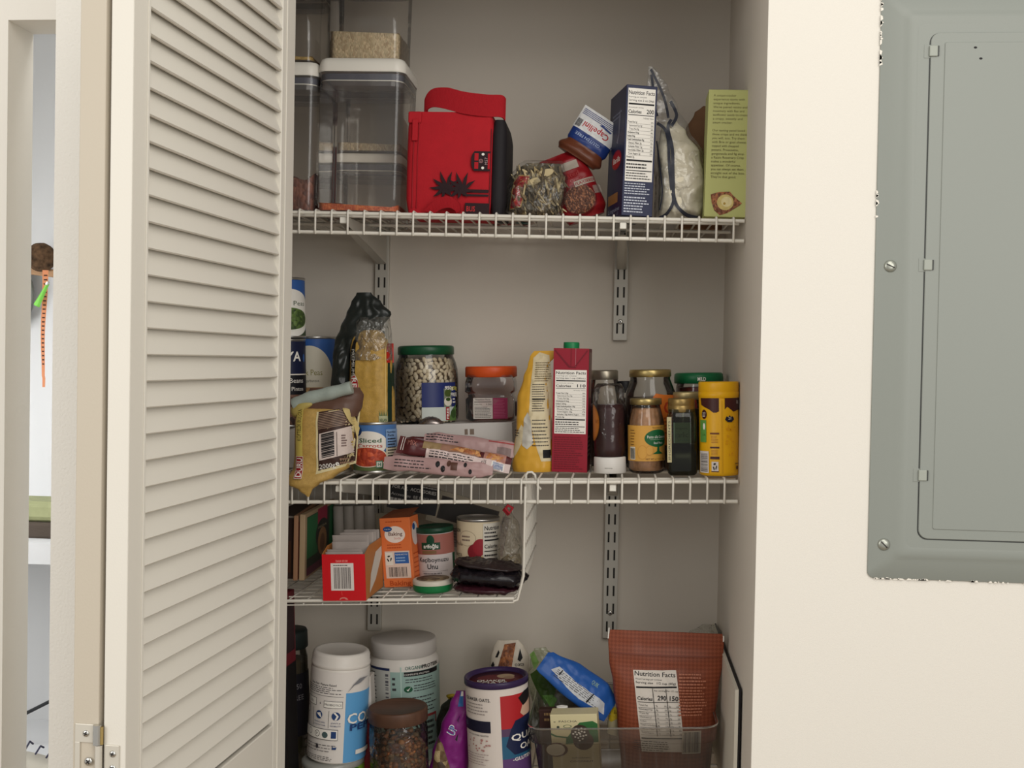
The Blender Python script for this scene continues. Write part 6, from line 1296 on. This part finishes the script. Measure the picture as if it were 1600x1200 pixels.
# large protein tub
S = spot(4, 582, 690, 994, 1170, True, Y=1.85); R = S[3]/2; H = S[4]
t = put('protein_tub', 'large white protein powder tub with mint green label', 'tub', 4, S, ry=1.0); mb = MB()
mb.lathe([(R*.95, 0), (R, 4), (R, H*.78), (R*.985, H*.82), (R*.90, H*.855), (R*.88, H*.87)], WT_, 48); mb.build('body', t)
mb = MB(); mb.lathe([(R*.92, H*.865), (R*.94, H*.87), (R*.94, H*.965), (R*.92, H*.985), (R*.89, H*.99), (.01, H*.992)], C(196, 190, 184, .4), 48); mb.build('lid', t)
mb = MB(); MNT = C(146, 176, 164, .45); mc = lambda p: cs(math.asin(max(-.999, min(.999, (p-636)/54.5)))); zs = lambda y: ((pt(636, y, S[1]-R/1000).z-S[2])*1000)/(H*.76)
it = [('R', 0, 0, 1, 1, C(150, 176, 168, .45)), ('R', mc(590), 0, mc(625), zs(1048), C(186, 186, 180)), ('R', mc(591), zs(1052), mc(624), zs(1048), C(34, 44, 80)), ('L', mc(592), zs(1180), mc(602), zs(1054), 22, GK, 3, .35), ('bar', mc(617), zs(1180), mc(622), zs(1056), C(90, 90, 96), 4, True), ('R', mc(640.5), 0, mc(642.5), zs(1046), C(176, 200, 190)), ('L', mc(628), zs(1085), mc(634), zs(1060), 3, GK, 3),
      ('t', 'ORGANIC', mc(648), zs(1048), .055, C(60, 110, 96), {'al': 'l', 'w': .085}), ('t', 'PROTEIN', mc(671), zs(1048), .055, K_, {'al': 'l', 'w': .105, 'b': .02}), ('R', mc(646), zs(1061), mc(689), zs(1054), K_), ('t', 'COMPLETE PROTEIN', mc(665), zs(1058), .026, W_, {'w': .12}), ('L', mc(648), zs(1072), mc(686), zs(1064), 2, GK, 5, .4),
      ('e', mc(652), zs(1081), .019, .034, C(26, 84, 56)), ('p', [(mc(649), zs(1081)), (mc(651.5), zs(1084)), (mc(656), zs(1077)), (mc(651.5), zs(1081.5))], W_), ('L', mc(660), zs(1086), mc(688), zs(1074), 3, GK, 5, .4), ('L', mc(648), zs(1120), mc(688), zs(1092), 5, GK, 9, .35), ('R', mc(670), zs(1140), mc(687), zs(1124), C(140, 50, 50)), ('R', mc(672), zs(1180), mc(686), zs(1128), C(120, 140, 132)), ('L', mc(672), zs(1175), mc(685), zs(1132), 5, K_, 5, .6)]
LAB(mb, cyl(R), -math.pi*R, 2, 2*math.pi*R, H*.76, it, .3, .07, 3); mb.build('label', t)
# wooden lidded glass jar
S = spot(4, 580, 672, 1104, 1254, True, Y=1.715); R = S[3]/2; H = S[4]
WD = C(86, 60, 46, .5, name='walnut_wood', var=.18, vs=14, stretch=(2, 9, 2))
t = put('glass_canister', 'glass canister of brown date pieces with a round walnut lid', 'canister', 4, S, ry=.6); mb = MB()
mb.lathe([(R*.85, 0), (R*.96, 4), (R*.98, 14), (R*.98, H*.70), (R*.96, H*.78), (R*.9, H*.82), (R*.9, H*.86)], clear((246, 250, 246), .02, (190, 196, 190), 1.3, .04, name='canister_glass', bump=.6, bs=28), 48, cap1=False); mb.build('glass', t)
mb = MB(); mb.lathe([(R*.97, H*.83), (R*1.0, H*.84), (R*1.0, H*.965), (R*.985, H*.99), (R*.94, H), (R*.9, H*.985), (.01, H*.978)], WD, 48); mb.build('lid', t)
mb = MB(); mb.lathe([(R*.8, 3), (R*.88, 8), (R*.9, H*.60), (.01, H*.66)], C(70, 42, 28, .6), 36); mb.build('filling', t)
mb = MB(); rnd = random.Random(4); DT = [C(126, 74, 44, .5, bump=.8, bs=250), C(96, 54, 34, .5, bump=.8, bs=250), C(150, 96, 58, .55, bump=.8, bs=250), C(112, 84, 60, .6, bump=.8, bs=250)]
for i in range(420):
    a = rnd.uniform(math.pi, 2*math.pi) if i < 340 else rnd.uniform(0, 6.28); z = rnd.uniform(6, H*.66); q = R*.86 if i < 340 else R*rnd.uniform(.1, .8)
    if i >= 340: z = H*.62+rnd.uniform(-2, 4)
    mb.ball((q*math.cos(a), q*math.sin(a), z), (rnd.uniform(4, 8), rnd.uniform(3, 4), rnd.uniform(3, 6)), rnd.choice(DT), 7, 5, Matrix.Rotation(rnd.uniform(0, 3), 3, 'Y') @ Matrix.Rotation(rnd.uniform(0, 3), 3, 'Z'))
mb.build('date_pieces', t, kind='stuff')
# oats canister
S = spot(4, 735, 833, 1055, 1254, True, Y=1.715); R = S[3]/2; H = S[4]
t = put('oats_canister', 'white cardboard oats canister with purple lid, left of the plastic bin', 'canister', 4, S, ry=-.3); mb = MB()
mb.lathe([(R*.98, 0), (R*.99, 1), (R*.99, H*.96)], C(214, 206, 200, .5), 48); mb.build('body', t)
PU = C(52, 36, 72, .35, name='purple_lid'); mb = MB(); mb.lathe([(R*.98, H*.94), (R*1.02, H*.945), (R*1.02, H*.99), (R*1.0, H), (R*.96, H), (R*.92, H*.975), (R*.90, H*.965), (.01, H*.965)], PU, 48); mb.lathe([(R*.86, H*.966), (R*.86, H*.9665), (.01, H*.9665)], C(84, 22, 30, .4), 40); lid_ = mb.build('lid', t)
mb = MB(); topm = lambda x, z, d: (x, z, H*.967+d)
LAB(mb, topm, -R, -R, 2*R, 2*R, [('e', .5, .5, .3, .2, C(100, 30, 36)), ('e', .64, .62, .14, .12, C(176, 150, 120)), ('e', .70, .52, .09, .08, C(150, 120, 96)), ('t', 'QUAKER', .44, .36, .15, W_, {'w': .46, 'b': .02}), ('t', 'OATS', .5, .24, .13, W_, {'w': .4, 'b': .02})], .2, .05, 20); mb.build('lid_print', lid_)
mb = MB(); oc = lambda p: cs(math.asin(max(-.999, min(.999, (p-784)/49.0)))); oz = lambda y: ((pt(784, y, S[1]-R/1000).z-S[2])*1000)/(H*.93)
REDO = C(172, 36, 42, .42); NVO = C(26, 34, 66, .42); BLO = C(40, 90, 120, .42)
it = [('R', 0, 0, 1, 1, C(214, 204, 196, .5)), ('R', oc(794), 0, .80, .97-.03, REDO), ('R', oc(794), oz(1172), .8, oz(1143), C(84, 60, 90)), ('R', oc(794), 0, .8, oz(1155), BLO), ('R', oc(794), 0, .8, oz(1190), C(90, 60, 110)),
      ('p', [(oc(808), oz(1145)), (oc(815), oz(1132)), (oc(830), oz(1128)), (.79, oz(1128)), (.79, oz(1185)), (oc(812), oz(1185)), (oc(800), oz(1170))], NVO), ('p', [(oc(830), oz(1100)), (oc(826), oz(1108)), (oc(822), oz(1122)), (oc(826), oz(1128)), (.79, oz(1128)), (.79, oz(1098))], C(206, 170, 146)), ('p', [(oc(820), oz(1098)), (oc(828), oz(1090)), (.79, oz(1088)), (.79, oz(1102)), (oc(826), oz(1112))], K_),
      ('t', 'QUAKER', oc(808), oz(1158), .085, W_, {'al': 'l', 'w': .3, 'b': .03}), ('t', 'OATS', oc(820), oz(1174), .08, W_, {'al': 'l', 'w': .16, 'b': .03}), ('t', '-GLUTEN FREE-', oc(809), oz(1192), .045, W_, {'al': 'l', 'w': .22, 'b': .02}),
      ('t', '• QUAKER OATS.', oc(755), oz(1097), .045, K_, {'w': .17, 'b': .01}), ('L', oc(741), oz(1122), oc(776), oz(1102), 4, C(150, 140, 136), 3, .4), ('R', oc(735.5), oz(1148), oc(778), oz(1130), C(22, 22, 44)), ('L', oc(738), oz(1142), oc(742), oz(1134), 3, C(90, 96, 130), 3), ('t', 'TRY OUR OTHER VARIETIES', oc(756), oz(1153), .02, K_, {'w': .13})]
rnd = random.Random(3)
for i in range(22): it.append(('e', oc(rnd.uniform(741, 776)), oz(rnd.uniform(1158, 1178)), .005, .007, C(170, 120, 116)))
it += [('L', oc(741), oz(1200), oc(776), oz(1180), 5, C(150, 130, 130), 6, .3)]
LAB(mb, cyl(R*.99), -math.pi*R*.99, 1, 2*math.pi*R*.99, H*.93, it, .3, .07, 3); mb.build('label', t)
# granola bag behind the oats
S = spot(4, 763, 832, 1040, 1200, Y=1.90); H = (pt(800, 1000, 1.93).z-S[2])*1000
t = put('granola_bag', 'white bag printed with a crunchy oat bar, peeking above the oats canister', 'food bag', 4, S)
gb = Pouch([(0, 36, 20, 0, 0), (H*.6, 36, 22, 0, 0), (H*.85, 34, 14, 4, 0), (H*.95, 26, 6, 3, 0), (H, 18, 1, 2, 0)], 2.4, 2.5, .04, 121); mb = MB(); mb.M = Matrix.Translation((0, 26, 0)); gb.mesh(mb, C(206, 196, 180, .4, name='white_print_film')); mb.build('bag', t)
mb = MB(); mb.M = Matrix.Translation((0, 26, 0)); LAB(mb, gb.mp(), -36, 0, 72, H, [('p', [(.25, .74), (.45, .97), (.72, .98), (.60, .74)], grains((92, 48, 26), (176, 112, 68), 200, 'oat_bar', c3=(130, 76, 44))), ('p', [(.22, .86), (.3, .92), (.33, .9), (.28, .86)], K_), ('p', [(.76, .84), (.82, .93), (.88, .85), (.82, .82)], K_), ('p', [(.1, .78), (.16, .82), (.2, .79), (.15, .76)], K_), ('t', 'oats', .8, .8, .05, K_)], .5, .1, 4); mb.build('print', t)
# purple and blue bag, dark snack bag with yellow tie
S = spot(4, 690, 736, 1085, 1250, Y=1.76); H = (pt(730, 1082, 1.78).z-S[2])*1000
t = put('purple_bag', 'bright purple snack bag leaning against the oats canister', 'food bag', 4, S)
vb = Pouch([(0, 34, 22, -18, 0), (H*.3, 30, 22, -10, 0), (H*.6, 24, 18, 0, 0), (H*.85, 17, 9, 9, 0), (H, 12, 2, 15, 0)], 2.4, 3, .05, 131); mb = MB(); mb.M = Matrix.Translation((0, 24, 0)); vb.mesh(mb, C(122, 30, 114, .4, name='purple_film', bump=.3, bs=60)); mb.build('bag', t)
mb = MB(); mb.M = Matrix.Translation((0, 24, 0)); LAB(mb, vb.mp(), -50, 0, 76, H, [('p', [(.74, .84), (.86, .84), (.86, 1), (.80, 1)], C(50, 100, 160)), ('p', [(.80, .95), (.86, .95), (.86, 1), (.82, 1)], W_), ('t', 'UP', .62, .60, .13, W_, {'rot': 62, 'w': .2, 'b': .02}), ('t', 'UP', .62, .60, .12, C(50, 110, 180), {'rot': 62, 'w': .17, 'b': 0}), ('p', [(.1, 0), (.5, 0), (.55, .2), (.4, .45), (.3, .5), (.2, .3)], grains((52, 40, 34), (196, 176, 130), 80, 'snack_mix_print', c3=(110, 84, 56), bump=0)), ('p', [(.68, .5), (.74, .56), (.72, .48)], K_), ('p', [(.72, .7), (.78, .75), (.76, .68)], C(80, 20, 80))], .5, .1, 4); mb.build('print', t)
S = spot(4, 684, 730, 1100, 1230, Y=1.86); H = (pt(712, 1092, 1.88).z-S[2])*1000
t = put('tied_bag', 'dark bag with yellow tie behind the purple snack bag', 'food bag', 4, S); db = Pouch([(0, 26, 20, 0, 0), (H*.6, 26, 22, -2, 0), (H*.85, 20, 14, 0, 0), (H, 7, 5, 2, 0)], 2.2, 3, .05, 133)
mb = MB(); mb.M = Matrix.Translation((0, 24, 0)); db.mesh(mb, C(36, 34, 26, .35, name='dark_leafy_film', var=.5, vs=60)); mb.build('bag', t)
mb = MB(); mb.M = Matrix.Translation((2, 24, H)); mb.tube([(-4, 0, -2), (-8, -4, 4), (0, -8, 6), (8, -4, 5), (3, -8, -3), (10, -6, -6)], 3, C(176, 150, 40, .5, name='yellow_tie'), 8); mb.build('tie', t)
# clear plastic bin
binx0, binx1 = pt(828, 1140, 1.70).x, pt(1132, 1140, 1.70).x
zrim = pt(980, 1137, 1.70).z; zd = D4.z((binx0+binx1)/2, 1.8)+.001; BW = (binx1-binx0)*1000; BH = (zrim-zd)*1000; BD = 245
t = thing('plastic_bin', 'smoky clear plastic bin holding pouches, beside the oats canister', 'bin', ((binx0+binx1)/2, 1.70, zd), (0, -math.atan(D4.sx), 0)); mb = MB()
def rrx(w_, d_, z, r):
    o = []
    for cx, cy, a0 in ((w_/2-r, BD/2+d_/2-r, 0), (-w_/2+r, BD/2+d_/2-r, 90), (-w_/2+r, BD/2-d_/2+r, 180), (w_/2-r, BD/2-d_/2+r, 270)):
        for j in range(7): a = math.radians(a0+j*15); o.append((cx+r*math.cos(a), cy+r*math.sin(a), z))
    return o
SMK = clear((224, 220, 214), .22, (120, 116, 110), 1.0, .12, name='smoky_plastic')
mb.loft([rrx(BW*.86, BD*.84, 0, 18), rrx(BW*.88, BD*.86, 4, 20), rrx(BW*.94, BD*.93, BH-28, 24), rrx(BW*.975, BD*.965, BH-27, 26), rrx(BW*.985, BD*.97, BH-2, 27)], SMK, True, False); mb.build('body', t)
mb = MB(); mb.loft([rrx(BW*.985, BD*.97, BH-2, 27), rrx(BW, BD, BH, 28), rrx(BW, BD, BH-3, 28), rrx(BW*.975, BD*.965, BH-4, 27)], clear((220, 216, 210), .35, (150, 146, 140), 1.2, .15, name='smoky_rim'), False, False); mb.build('rim', t)
# chocolate box standing inside the bin against its front
zb = zd+.005
S = (pt(904, 1160, 1.735).x, 1.735, zb, (pt(941, 1150, 1.735).x-pt(867, 1150, 1.735).x)*1000, (pt(904, 1117, 1.735).z-zb)*1000)
CH1 = C(206, 196, 156, .5, name='cream_card'); 
t = carton('chocolate_box', 'cream chocolate box with coconut picture inside the plastic bin', 'box', S, 4, 34, CH1, [('t', 'e  PASCHA', .32, .90, .04, INK, {'w': .5}), ('e', .36, .83, .09, .022, C(90, 110, 80)), ('e', .36, .83, .07, .016, CH1), ('e', .16, .82, .03, .018, C(60, 70, 60)),
   ('p', [(.0, .74), (.12, .70), (.35, .68), (.48, .78), (.62, .88), (.9, .90), (1, .86), (1, .6), (.3, .58), (.32, .66), (.1, .68), (0, .71)], C(50, 104, 56)), ('e', .68, .62, .22, .13, C(74, 46, 36)), ('e', .62, .72, .2, .13, C(60, 48, 40))]+[('e', .62+.15*math.cos(k*2.4)*(k/18)**.5, .72+.105*math.sin(k*2.4)*(k/18)**.5, .022, .011, W_) for k in range(18)]+[('e', .1, .50, .24, .1, C(96, 60, 44)), ('e', .08, .50, .2, .085, C(214, 208, 190)), ('t', 'ORGANIC', .62, .38, .03, INK, {'w': .4}), ('t', 'COCONUT', .62, .33, .035, INK, {'w': .5})],
   [('bar', .2, .2, .8, .5, INK, 3)], (), rz=-3, ry=-1.5)
S = (pt(888, 1140, 1.775).x, 1.776, zb, (pt(934, 1150, 1.775).x-pt(851, 1150, 1.775).x)*1000, (pt(890, 1110, 1.775).z-zb)*1000)
t = carton('chocolate_box', 'dark brown chocolate box behind the cream one, with a white sticker on top', 'box', S, 4, 16, C(60, 36, 32, .45), [('L', .1, .8, .6, .97, 2, C(150, 120, 80), 4)], (), (), rz=-2)
mb = MB(); mb.lathe([(9, S[4]-.0), (9, S[4]+4), (5, S[4]+4.6), (5, S[4]+3), (.01, S[4]+3)], W_, 24, cx=-5, cy=6, dep=.5); mb.build('sticker', t)
# brown pouch
Yp = 1.76
xl, xr_ = pt(950, 1060, Yp).x, pt(1133, 1060, Yp).x; Xp = (xl+xr_)/2; W = (xr_-xl)*1000; ztp = pt(1040, 996, Yp).z; H = (ztp-zb)*1000
t = thing('brown_pouch', 'large rust brown patterned pouch with nutrition panel standing in the plastic bin', 'food bag', (Xp, Yp, zb), (0, 0, 0))
def rust():
    m = C(128, 66, 46, .42, name='rust_film'); nt = m.node_tree; p = nt.nodes['Principled BSDF']
    tc = nt.nodes.new('ShaderNodeTexCoord'); mp = nt.nodes.new('ShaderNodeMapping'); mp.inputs['Rotation'].default_value = (0, math.radians(45), 0); mp.inputs['Scale'].default_value = (1, 0.001, 1)
    ck = nt.nodes.new('ShaderNodeTexChecker'); ck.inputs['Scale'].default_value = 230
    ck.inputs['Color1'].default_value = (lin(138), lin(72), lin(48), 1); ck.inputs['Color2'].default_value = (lin(122), lin(60), lin(38), 1)
    nt.links.new(tc.outputs['Object'], mp.inputs[0]); nt.links.new(mp.outputs[0], ck.inputs[0]); nt.links.new(ck.outputs[0], p.inputs['Base Color']); return m
RU = rust(); bp_ = Pouch([(0, W*.36, 24, 2, 0), (10, W*.38, 30, 2, 0), (H*.4, W*.425, 30, 2, 0), (H*.62, W*.46, 24, 1, 0), (H*.80, W*.495, 12, 0, 2), (H*.93, W*.505, 4, 0, 4), (H, W*.49, .8, 0, 4)], 2.4, 1.5, .025, 141)
mb = MB(); mb.M = Matrix.Translation((0, 34, 0)); bp_.mesh(mb, RU, 44, 44); mb.build('bag', t)
mb = MB(); mb.M = Matrix.Translation((0, 34, 0)); bz = lambda y: (pt(1040, y, Yp-.0).z-zb)*1000/H; bx_ = lambda p: (p-950)/183.0
def shear(items, k):   # printed panel runs slightly askew
    out = []
    for it in items:
        it = list(it)
        if it[0] in ('R', 'r'): a, b_, c, e, m = it[1:6]; out.append(('p', [(a+k*(b_-bz(1057)), b_), (c+k*(b_-bz(1057)), b_+.012), (c+k*(e-bz(1057)), e+.012), (a+k*(e-bz(1057)), e)], m))
        elif it[0] == 't': it[2] += k*(it[3]-bz(1057)); it[3] += .006; out.append(tuple(it))
        else: out.append(tuple(it))
    return out
x0_, x1_, z1_, z0_ = bx_(990), bx_(1058), bz(1055), bz(1178); w_ = x1_-x0_; h_ = z1_-z0_; Z_ = lambda q: z1_-h_*q; X_ = lambda q: x0_+w_*q
it = [('R', x0_, z0_, x1_, z1_, C(218, 210, 200)), ('t', 'Nutrition Facts', X_(.5), Z_(.045), h_*.075, K_, {'w': w_*.95, 'b': .015}), ('t', 'About 3 servings per container', X_(.03), Z_(.105), h_*.03, K_, {'al': 'l', 'w': w_*.62}), ('t', 'Serving size   1/2 cup (60g)', X_(.03), Z_(.145), h_*.036, K_, {'al': 'l', 'w': w_*.93, 'b': .01}), ('R', X_(.03), Z_(.205), X_(.97), Z_(.185), K_),
      ('t', 'Per serving', X_(.57), Z_(.235), h_*.025, K_, {'w': w_*.26}), ('t', 'Per 1/2 cup', X_(.86), Z_(.235), h_*.025, K_, {'w': w_*.26}), ('t', 'Calories', X_(.03), Z_(.34), h_*.06, K_, {'al': 'l', 'w': w_*.35, 'b': .015}), ('t', '290', X_(.60), Z_(.325), h_*.08, K_, {'w': w_*.2, 'b': .02}), ('t', '150', X_(.88), Z_(.325), h_*.08, K_, {'w': w_*.2, 'b': .02}),
      ('R', X_(.03), Z_(.38), X_(.97), Z_(.374), K_), ('R', X_(.40), Z_(.8), X_(.408), Z_(.21), K_), ('R', X_(.71), Z_(.8), X_(.718), Z_(.21), K_)]
for i, s_ in enumerate(['Total Fat', 'Saturated Fat', 'Trans Fat', 'Cholesterol', 'Sodium', 'Total Carbohydrate', 'Dietary Fiber', 'Total Sugars']):
    q = .42+i*.047; it += [('t', s_, X_(.04), Z_(q), h_*.028, K_, {'al': 'l', 'w': w_*.024*len(s_)}), ('t', '%dg' % (9-i), X_(.44), Z_(q), h_*.026, K_, {'al': 'l'}), ('t', '%d%%' % (3+2*i), X_(.69), Z_(q), h_*.026, K_, {'al': 'r'}), ('t', '%dg' % (5+i), X_(.74), Z_(q), h_*.026, K_, {'al': 'l'}), ('t', '%d%%' % (2+i), X_(.97), Z_(q), h_*.026, K_, {'al': 'r'}), ('R', X_(.03), Z_(q+.024), X_(.97), Z_(q+.0205), INK)]
it += [('R', X_(.03), Z_(.82), X_(.97), Z_(.805), K_), ('L', X_(.04), Z_(.97), X_(.9), Z_(.835), 5, K_, 5, .35)]
it = shear(it, -.16)
RL_ = C(176, 110, 84, .5); it += [('L', bx_(1062), bz(1118), bx_(1106), bz(1054), 14, RL_, 3, .55), ('R', bx_(1068), bz(1176), bx_(1098), bz(1140), C(186, 176, 160)), ('bar', bx_(1070), bz(1174), bx_(1096), bz(1142), INK, 9), ('R', .01, bz(1030), .99, bz(1028.5), C(116, 58, 42))]
LAB(mb, bp_.mp(), -W/2, 0, W, H, it, .5, .06, 4); mb.build('print', t)
mb = MB(); mb.M = Matrix.Translation((0, 34, 0)); mb.tube([(-W/2, 3, H+3), (-W/2-1, 3, H-14)], 1.2, W_, 6); mb.tube([(W/2, 3, H-3), (W/2, 3, H-12)], 1.2, W_, 6); mb.build('torn_edge', t)
# blue pouch and green herb bag in the bin
Yb_ = 1.86; H = (pt(850, 1012, Yb_).z-zb)*1000; xh = pt(872, 1100, Yb_).x
t = thing('herb_bag', 'clear bag with green leaf print leaning in the bin beneath the blue pouch', 'food bag', (xh+.008, Yb_-.02, zb), (0, math.radians(-8), 0))
hb = Pouch([(0, 30, 20, 14, 0), (20, 42, 32, 16, 0), (H*.45, 46, 32, 8, 0), (H*.7, 42, 22, -2, 0), (H*.88, 24, 8, -12, 2), (H, 10, 1, -16, 4)], 2.3, 3.5, .05, 151)
mb = MB(); mb.M = Matrix.Translation((0, 30, 0)); hb.mesh(mb, clear((236, 240, 228), .16, (170, 174, 150), 1.4, .16, name='greenish_film', bump=.7, bs=50), 30, 40); mb.build('film', t)
hi = Pouch([(3, 26, 16, 14, 0), (20, 38, 26, 16, 0), (H*.40, 40, 25, 10, 0), (H*.62, 32, 12, 6, 0)], 2.3, 3, .05, 153); mb = MB(); mb.M = Matrix.Translation((0, 30, 0)); hi.mesh(mb, C(128, 112, 98, .7, var=.25, vs=70, name='oat_flakes', bump=.6, bs=150), 24, 24); mb.build('contents', t)
mb = MB(); mb.M = Matrix.Translation((0, 30, 0)); GN = C(92, 136, 60, .45); LAB(mb, hb.mp(), -48, 0, 96, H, [('p', [(.12, .78), (.2, .66), (.34, .52), (.5, .58), (.62, .72), (.5, .82), (.3, .84)], C(60, 84, 34)), ('p', [(.3, .60), (.42, .50), (.46, .40), (.5, .52), (.56, .56), (.48, .6)], GN), ('p', [(.14, .95), (.22, .98), (.3, .88), (.2, .82)], C(120, 156, 84))], .5, .1, 4); mb.build('print', t)
# blue pouch lies slanted over the herb bag
p = pt(846, 1022, 1.80); q_ = pt(950, 1104, 1.80); a_ = math.atan2(q_.z-p.z, q_.x-p.x); L_ = (q_-p).length*1000
t = thing('blue_pouch', 'slanting royal blue pouch with white fact table lying across the bin contents', 'food bag', ((p.x+q_.x)/2+.006, 1.80, (p.z+q_.z)/2-.004), (math.radians(-30), -a_, 0))
up = Pouch([(-L_/2, 17, .8, 8, 0), (-L_/2+8, 21, 4, 6, 0), (-10, 29, 12, 2, 0), (L_/2-30, 30, 14, 0, 0), (L_/2-8, 24, 5, 2, 0), (L_/2, 20, .8, 4, 0)], 2.3, 2.5, .05, 161); mb = MB(); mb.M = Matrix.Rotation(math.radians(90), 4, 'Y'); up.mesh(mb, C(36, 84, 156, .38, name='royal_blue_film', bump=.25, bs=60), 24, 40); mb.build('bag', t)
mb = MB(); mpu = lambda x, z, d: (x, up.y(-z, x)-d, z)
LAB(mb, mpu, -L_/2, -26, L_, 52, [('p', [(.14, .28), (.2, .50), (.45, .40), (.88, .46), (.95, .18), (.6, .06), (.4, .10)], C(190, 192, 196)), ('L', .2, .14, .88, .42, 5, INK, 4, .4), ('p', [(.24, .3), (.25, .46), (.265, .46), (.26, .28)], K_), ('p', [(.68, .12), (.70, .44), (.715, .44), (.70, .1)], K_), ('t', 'QUIK', .66, .74, .2, C(150, 180, 160), {'w': .09})], .4, .07, 4); mb.build('print', t)
# little yellow and pink packet
p = pt(962, 1125, 1.79); t = thing('candy_packet', 'small yellow and pink packet wedged between the blue pouch and the brown pouch', 'food packet', (p.x-.002, 1.81, p.z-.03), (0, math.radians(12), 0))
cp = Pouch([(0, 12, 5, 0, 0), (20, 15, 7, 0, 0), (48, 15, 7, 0, 0), (70, 12, 1, 2, 0)], 2.4, 1.2, .08, 171); mb = MB(); cp.mesh(mb, C(170, 160, 130, .4), 16, 20); mb.build('bag', t)
mb = MB(); LAB(mb, cp.mp(), -15, 0, 30, 70, [('p', [(.0, .3), (.2, .3), (1, .65), (.95, .74), (.5, .72), (0, .6)], C(190, 164, 40)), ('t', 'EASY', .45, .58, .12, K_, {'w': .5, 'rot': 20}), ('p', [(0, .76), (.9, .9), (.95, 1.0), (.0, .92)], C(196, 84, 92))], .4, .08, 3); mb.build('print', t)
# crumpled clear film behind the brown pouch
p = pt(1098, 1000, 1.93); t = thing('clear_wrap', 'crumpled clear wrap rising behind the top right of the brown pouch', 'plastic wrap', (p.x, 1.90, zb)); Hh = (pt(1098, 972, 1.93).z-zb)*1000
wp = Pouch([(0, 24, 12, 0, 0), (Hh*.8, 34, 14, 0, 0), (Hh*.93, 30, 9, 4, 0), (Hh, 12, 2, 10, 0)], 2.2, 5, .06, 181); mb = MB(); mb.M = Matrix.Translation((0, 14, 0)); wp.mesh(mb, clear((246, 246, 242), .10, (200, 196, 188), 1.8, .15, name='thin_wrap', bump=.9, bs=60), 24, 34); mb.build('film', t)
# white board leaning at the right wall
xw = X_R-.006
YB0 = 1.605; DB_ = (1.995-YB0)*1000
t = thing('white_board', 'white board with black edge leaning against the right wall beside the bin', 'board', (X_R-.001, YB0, D4.z(X_R, 1.7)+.001)); zz0 = D4.z(X_R, 1.7)+.001
hA = (pt(1156, 1078, YB0).z-zz0)*1000; hB = (pt(1119, 974, 1.995).z-zz0)*1000; x1a = -2.0; x1b = -2.0
def slab(xo, th, mat, name, par):
    mb = MB(); A = [(xo+x1a-th, 0, 0), (xo+x1b-th, DB_, 0), (xo+x1b-th, DB_, hB), (xo+x1a-th, 0, hA)]; B = [(p[0]+th, p[1], p[2]) for p in A]; mb.loft([A, B], mat, True, True, False); return mb.build(name, par)
slab(-2.8, 5.0, C(206, 200, 186, .5, name='white_board_face'), 'panel', t); slab(0.2, 2.6, C(24, 22, 24, .6), 'black_layer', t)  # white slab with a thin black slab on its wall side
# far left: red and black box, dark jar
S = spot(4, 410, 454, 930, 1254, Y=1.72)
t = carton('coffee_box', 'tall dark red and black box beside the door on the lowest shelf', 'box', S, 4, 46, C(96, 24, 34, .5), [('R', 0, 0, 1, .64, C(20, 18, 20)), ('p', [(.5, .68), (.95, .72), (.95, .95), (.5, .9)], C(20, 18, 22)), ('L', .55, .72, .9, .92, 8, C(80, 70, 70), 4, .4), ('R', .97, .64, 1, 1, C(130, 60, 66))], (), [('R', 0, 0, 1, .64, C(16, 14, 16)), ('R', .1, .7, .9, .95, C(40, 20, 26))], rz=-4, ry=1)
S = spot(4, 452, 491, 985, 1240, True, Y=1.83); R = 36; H = S[4]; xx = pt(491, 1000, S[1]).x-R/1000
t = jar('dark_jar', 'tall glass jar with black lid between the red box and the collagen tub', 'jar', (xx, S[1], S[2], 2*R, H), 4, [(R*.9, 0), (R*.96, 3), (R*.96, H*.8), (R*.86, H*.88)], [(R*.98, H*.87), (R, H*.875), (R, H*.985), (R*.96, H), (.01, H)], C(26, 34, 32, .5, name='black_lid'))
mb = MB(); mb.lathe([(R*.88, 2), (R*.92, H*.78), (.01, H*.79)], C(74, 64, 46, .6, var=.3, vs=30), 28); mb.build('contents', t)
mb = MB(); LAB(mb, cyl(R*.965), -R*2, H*.25, R*4, H*.45, [('R', 0, 0, 1, 1, C(28, 26, 34)), ('t', '+250', .66, .8, .12, C(130, 126, 130), {'w': .16}), ('t', 'FREE', .68, .62, .12, C(130, 126, 130), {'w': .16})], .3, .07, 4); mb.build('label', t)
# white scoop tub and red carton glimpsed between the tubs
S = spot(4, 570, 594, 1056, 1200, Y=1.80)
t = carton('red_carton', 'narrow red and white carton squeezed between the collagen tub and glass canister', 'box', (S[0]-.004, 1.79, S[2], 22, S[4]), 4, 30, C(196, 188, 180, .5), [('R', .0, .0, 1, .62, C(120, 26, 36))])
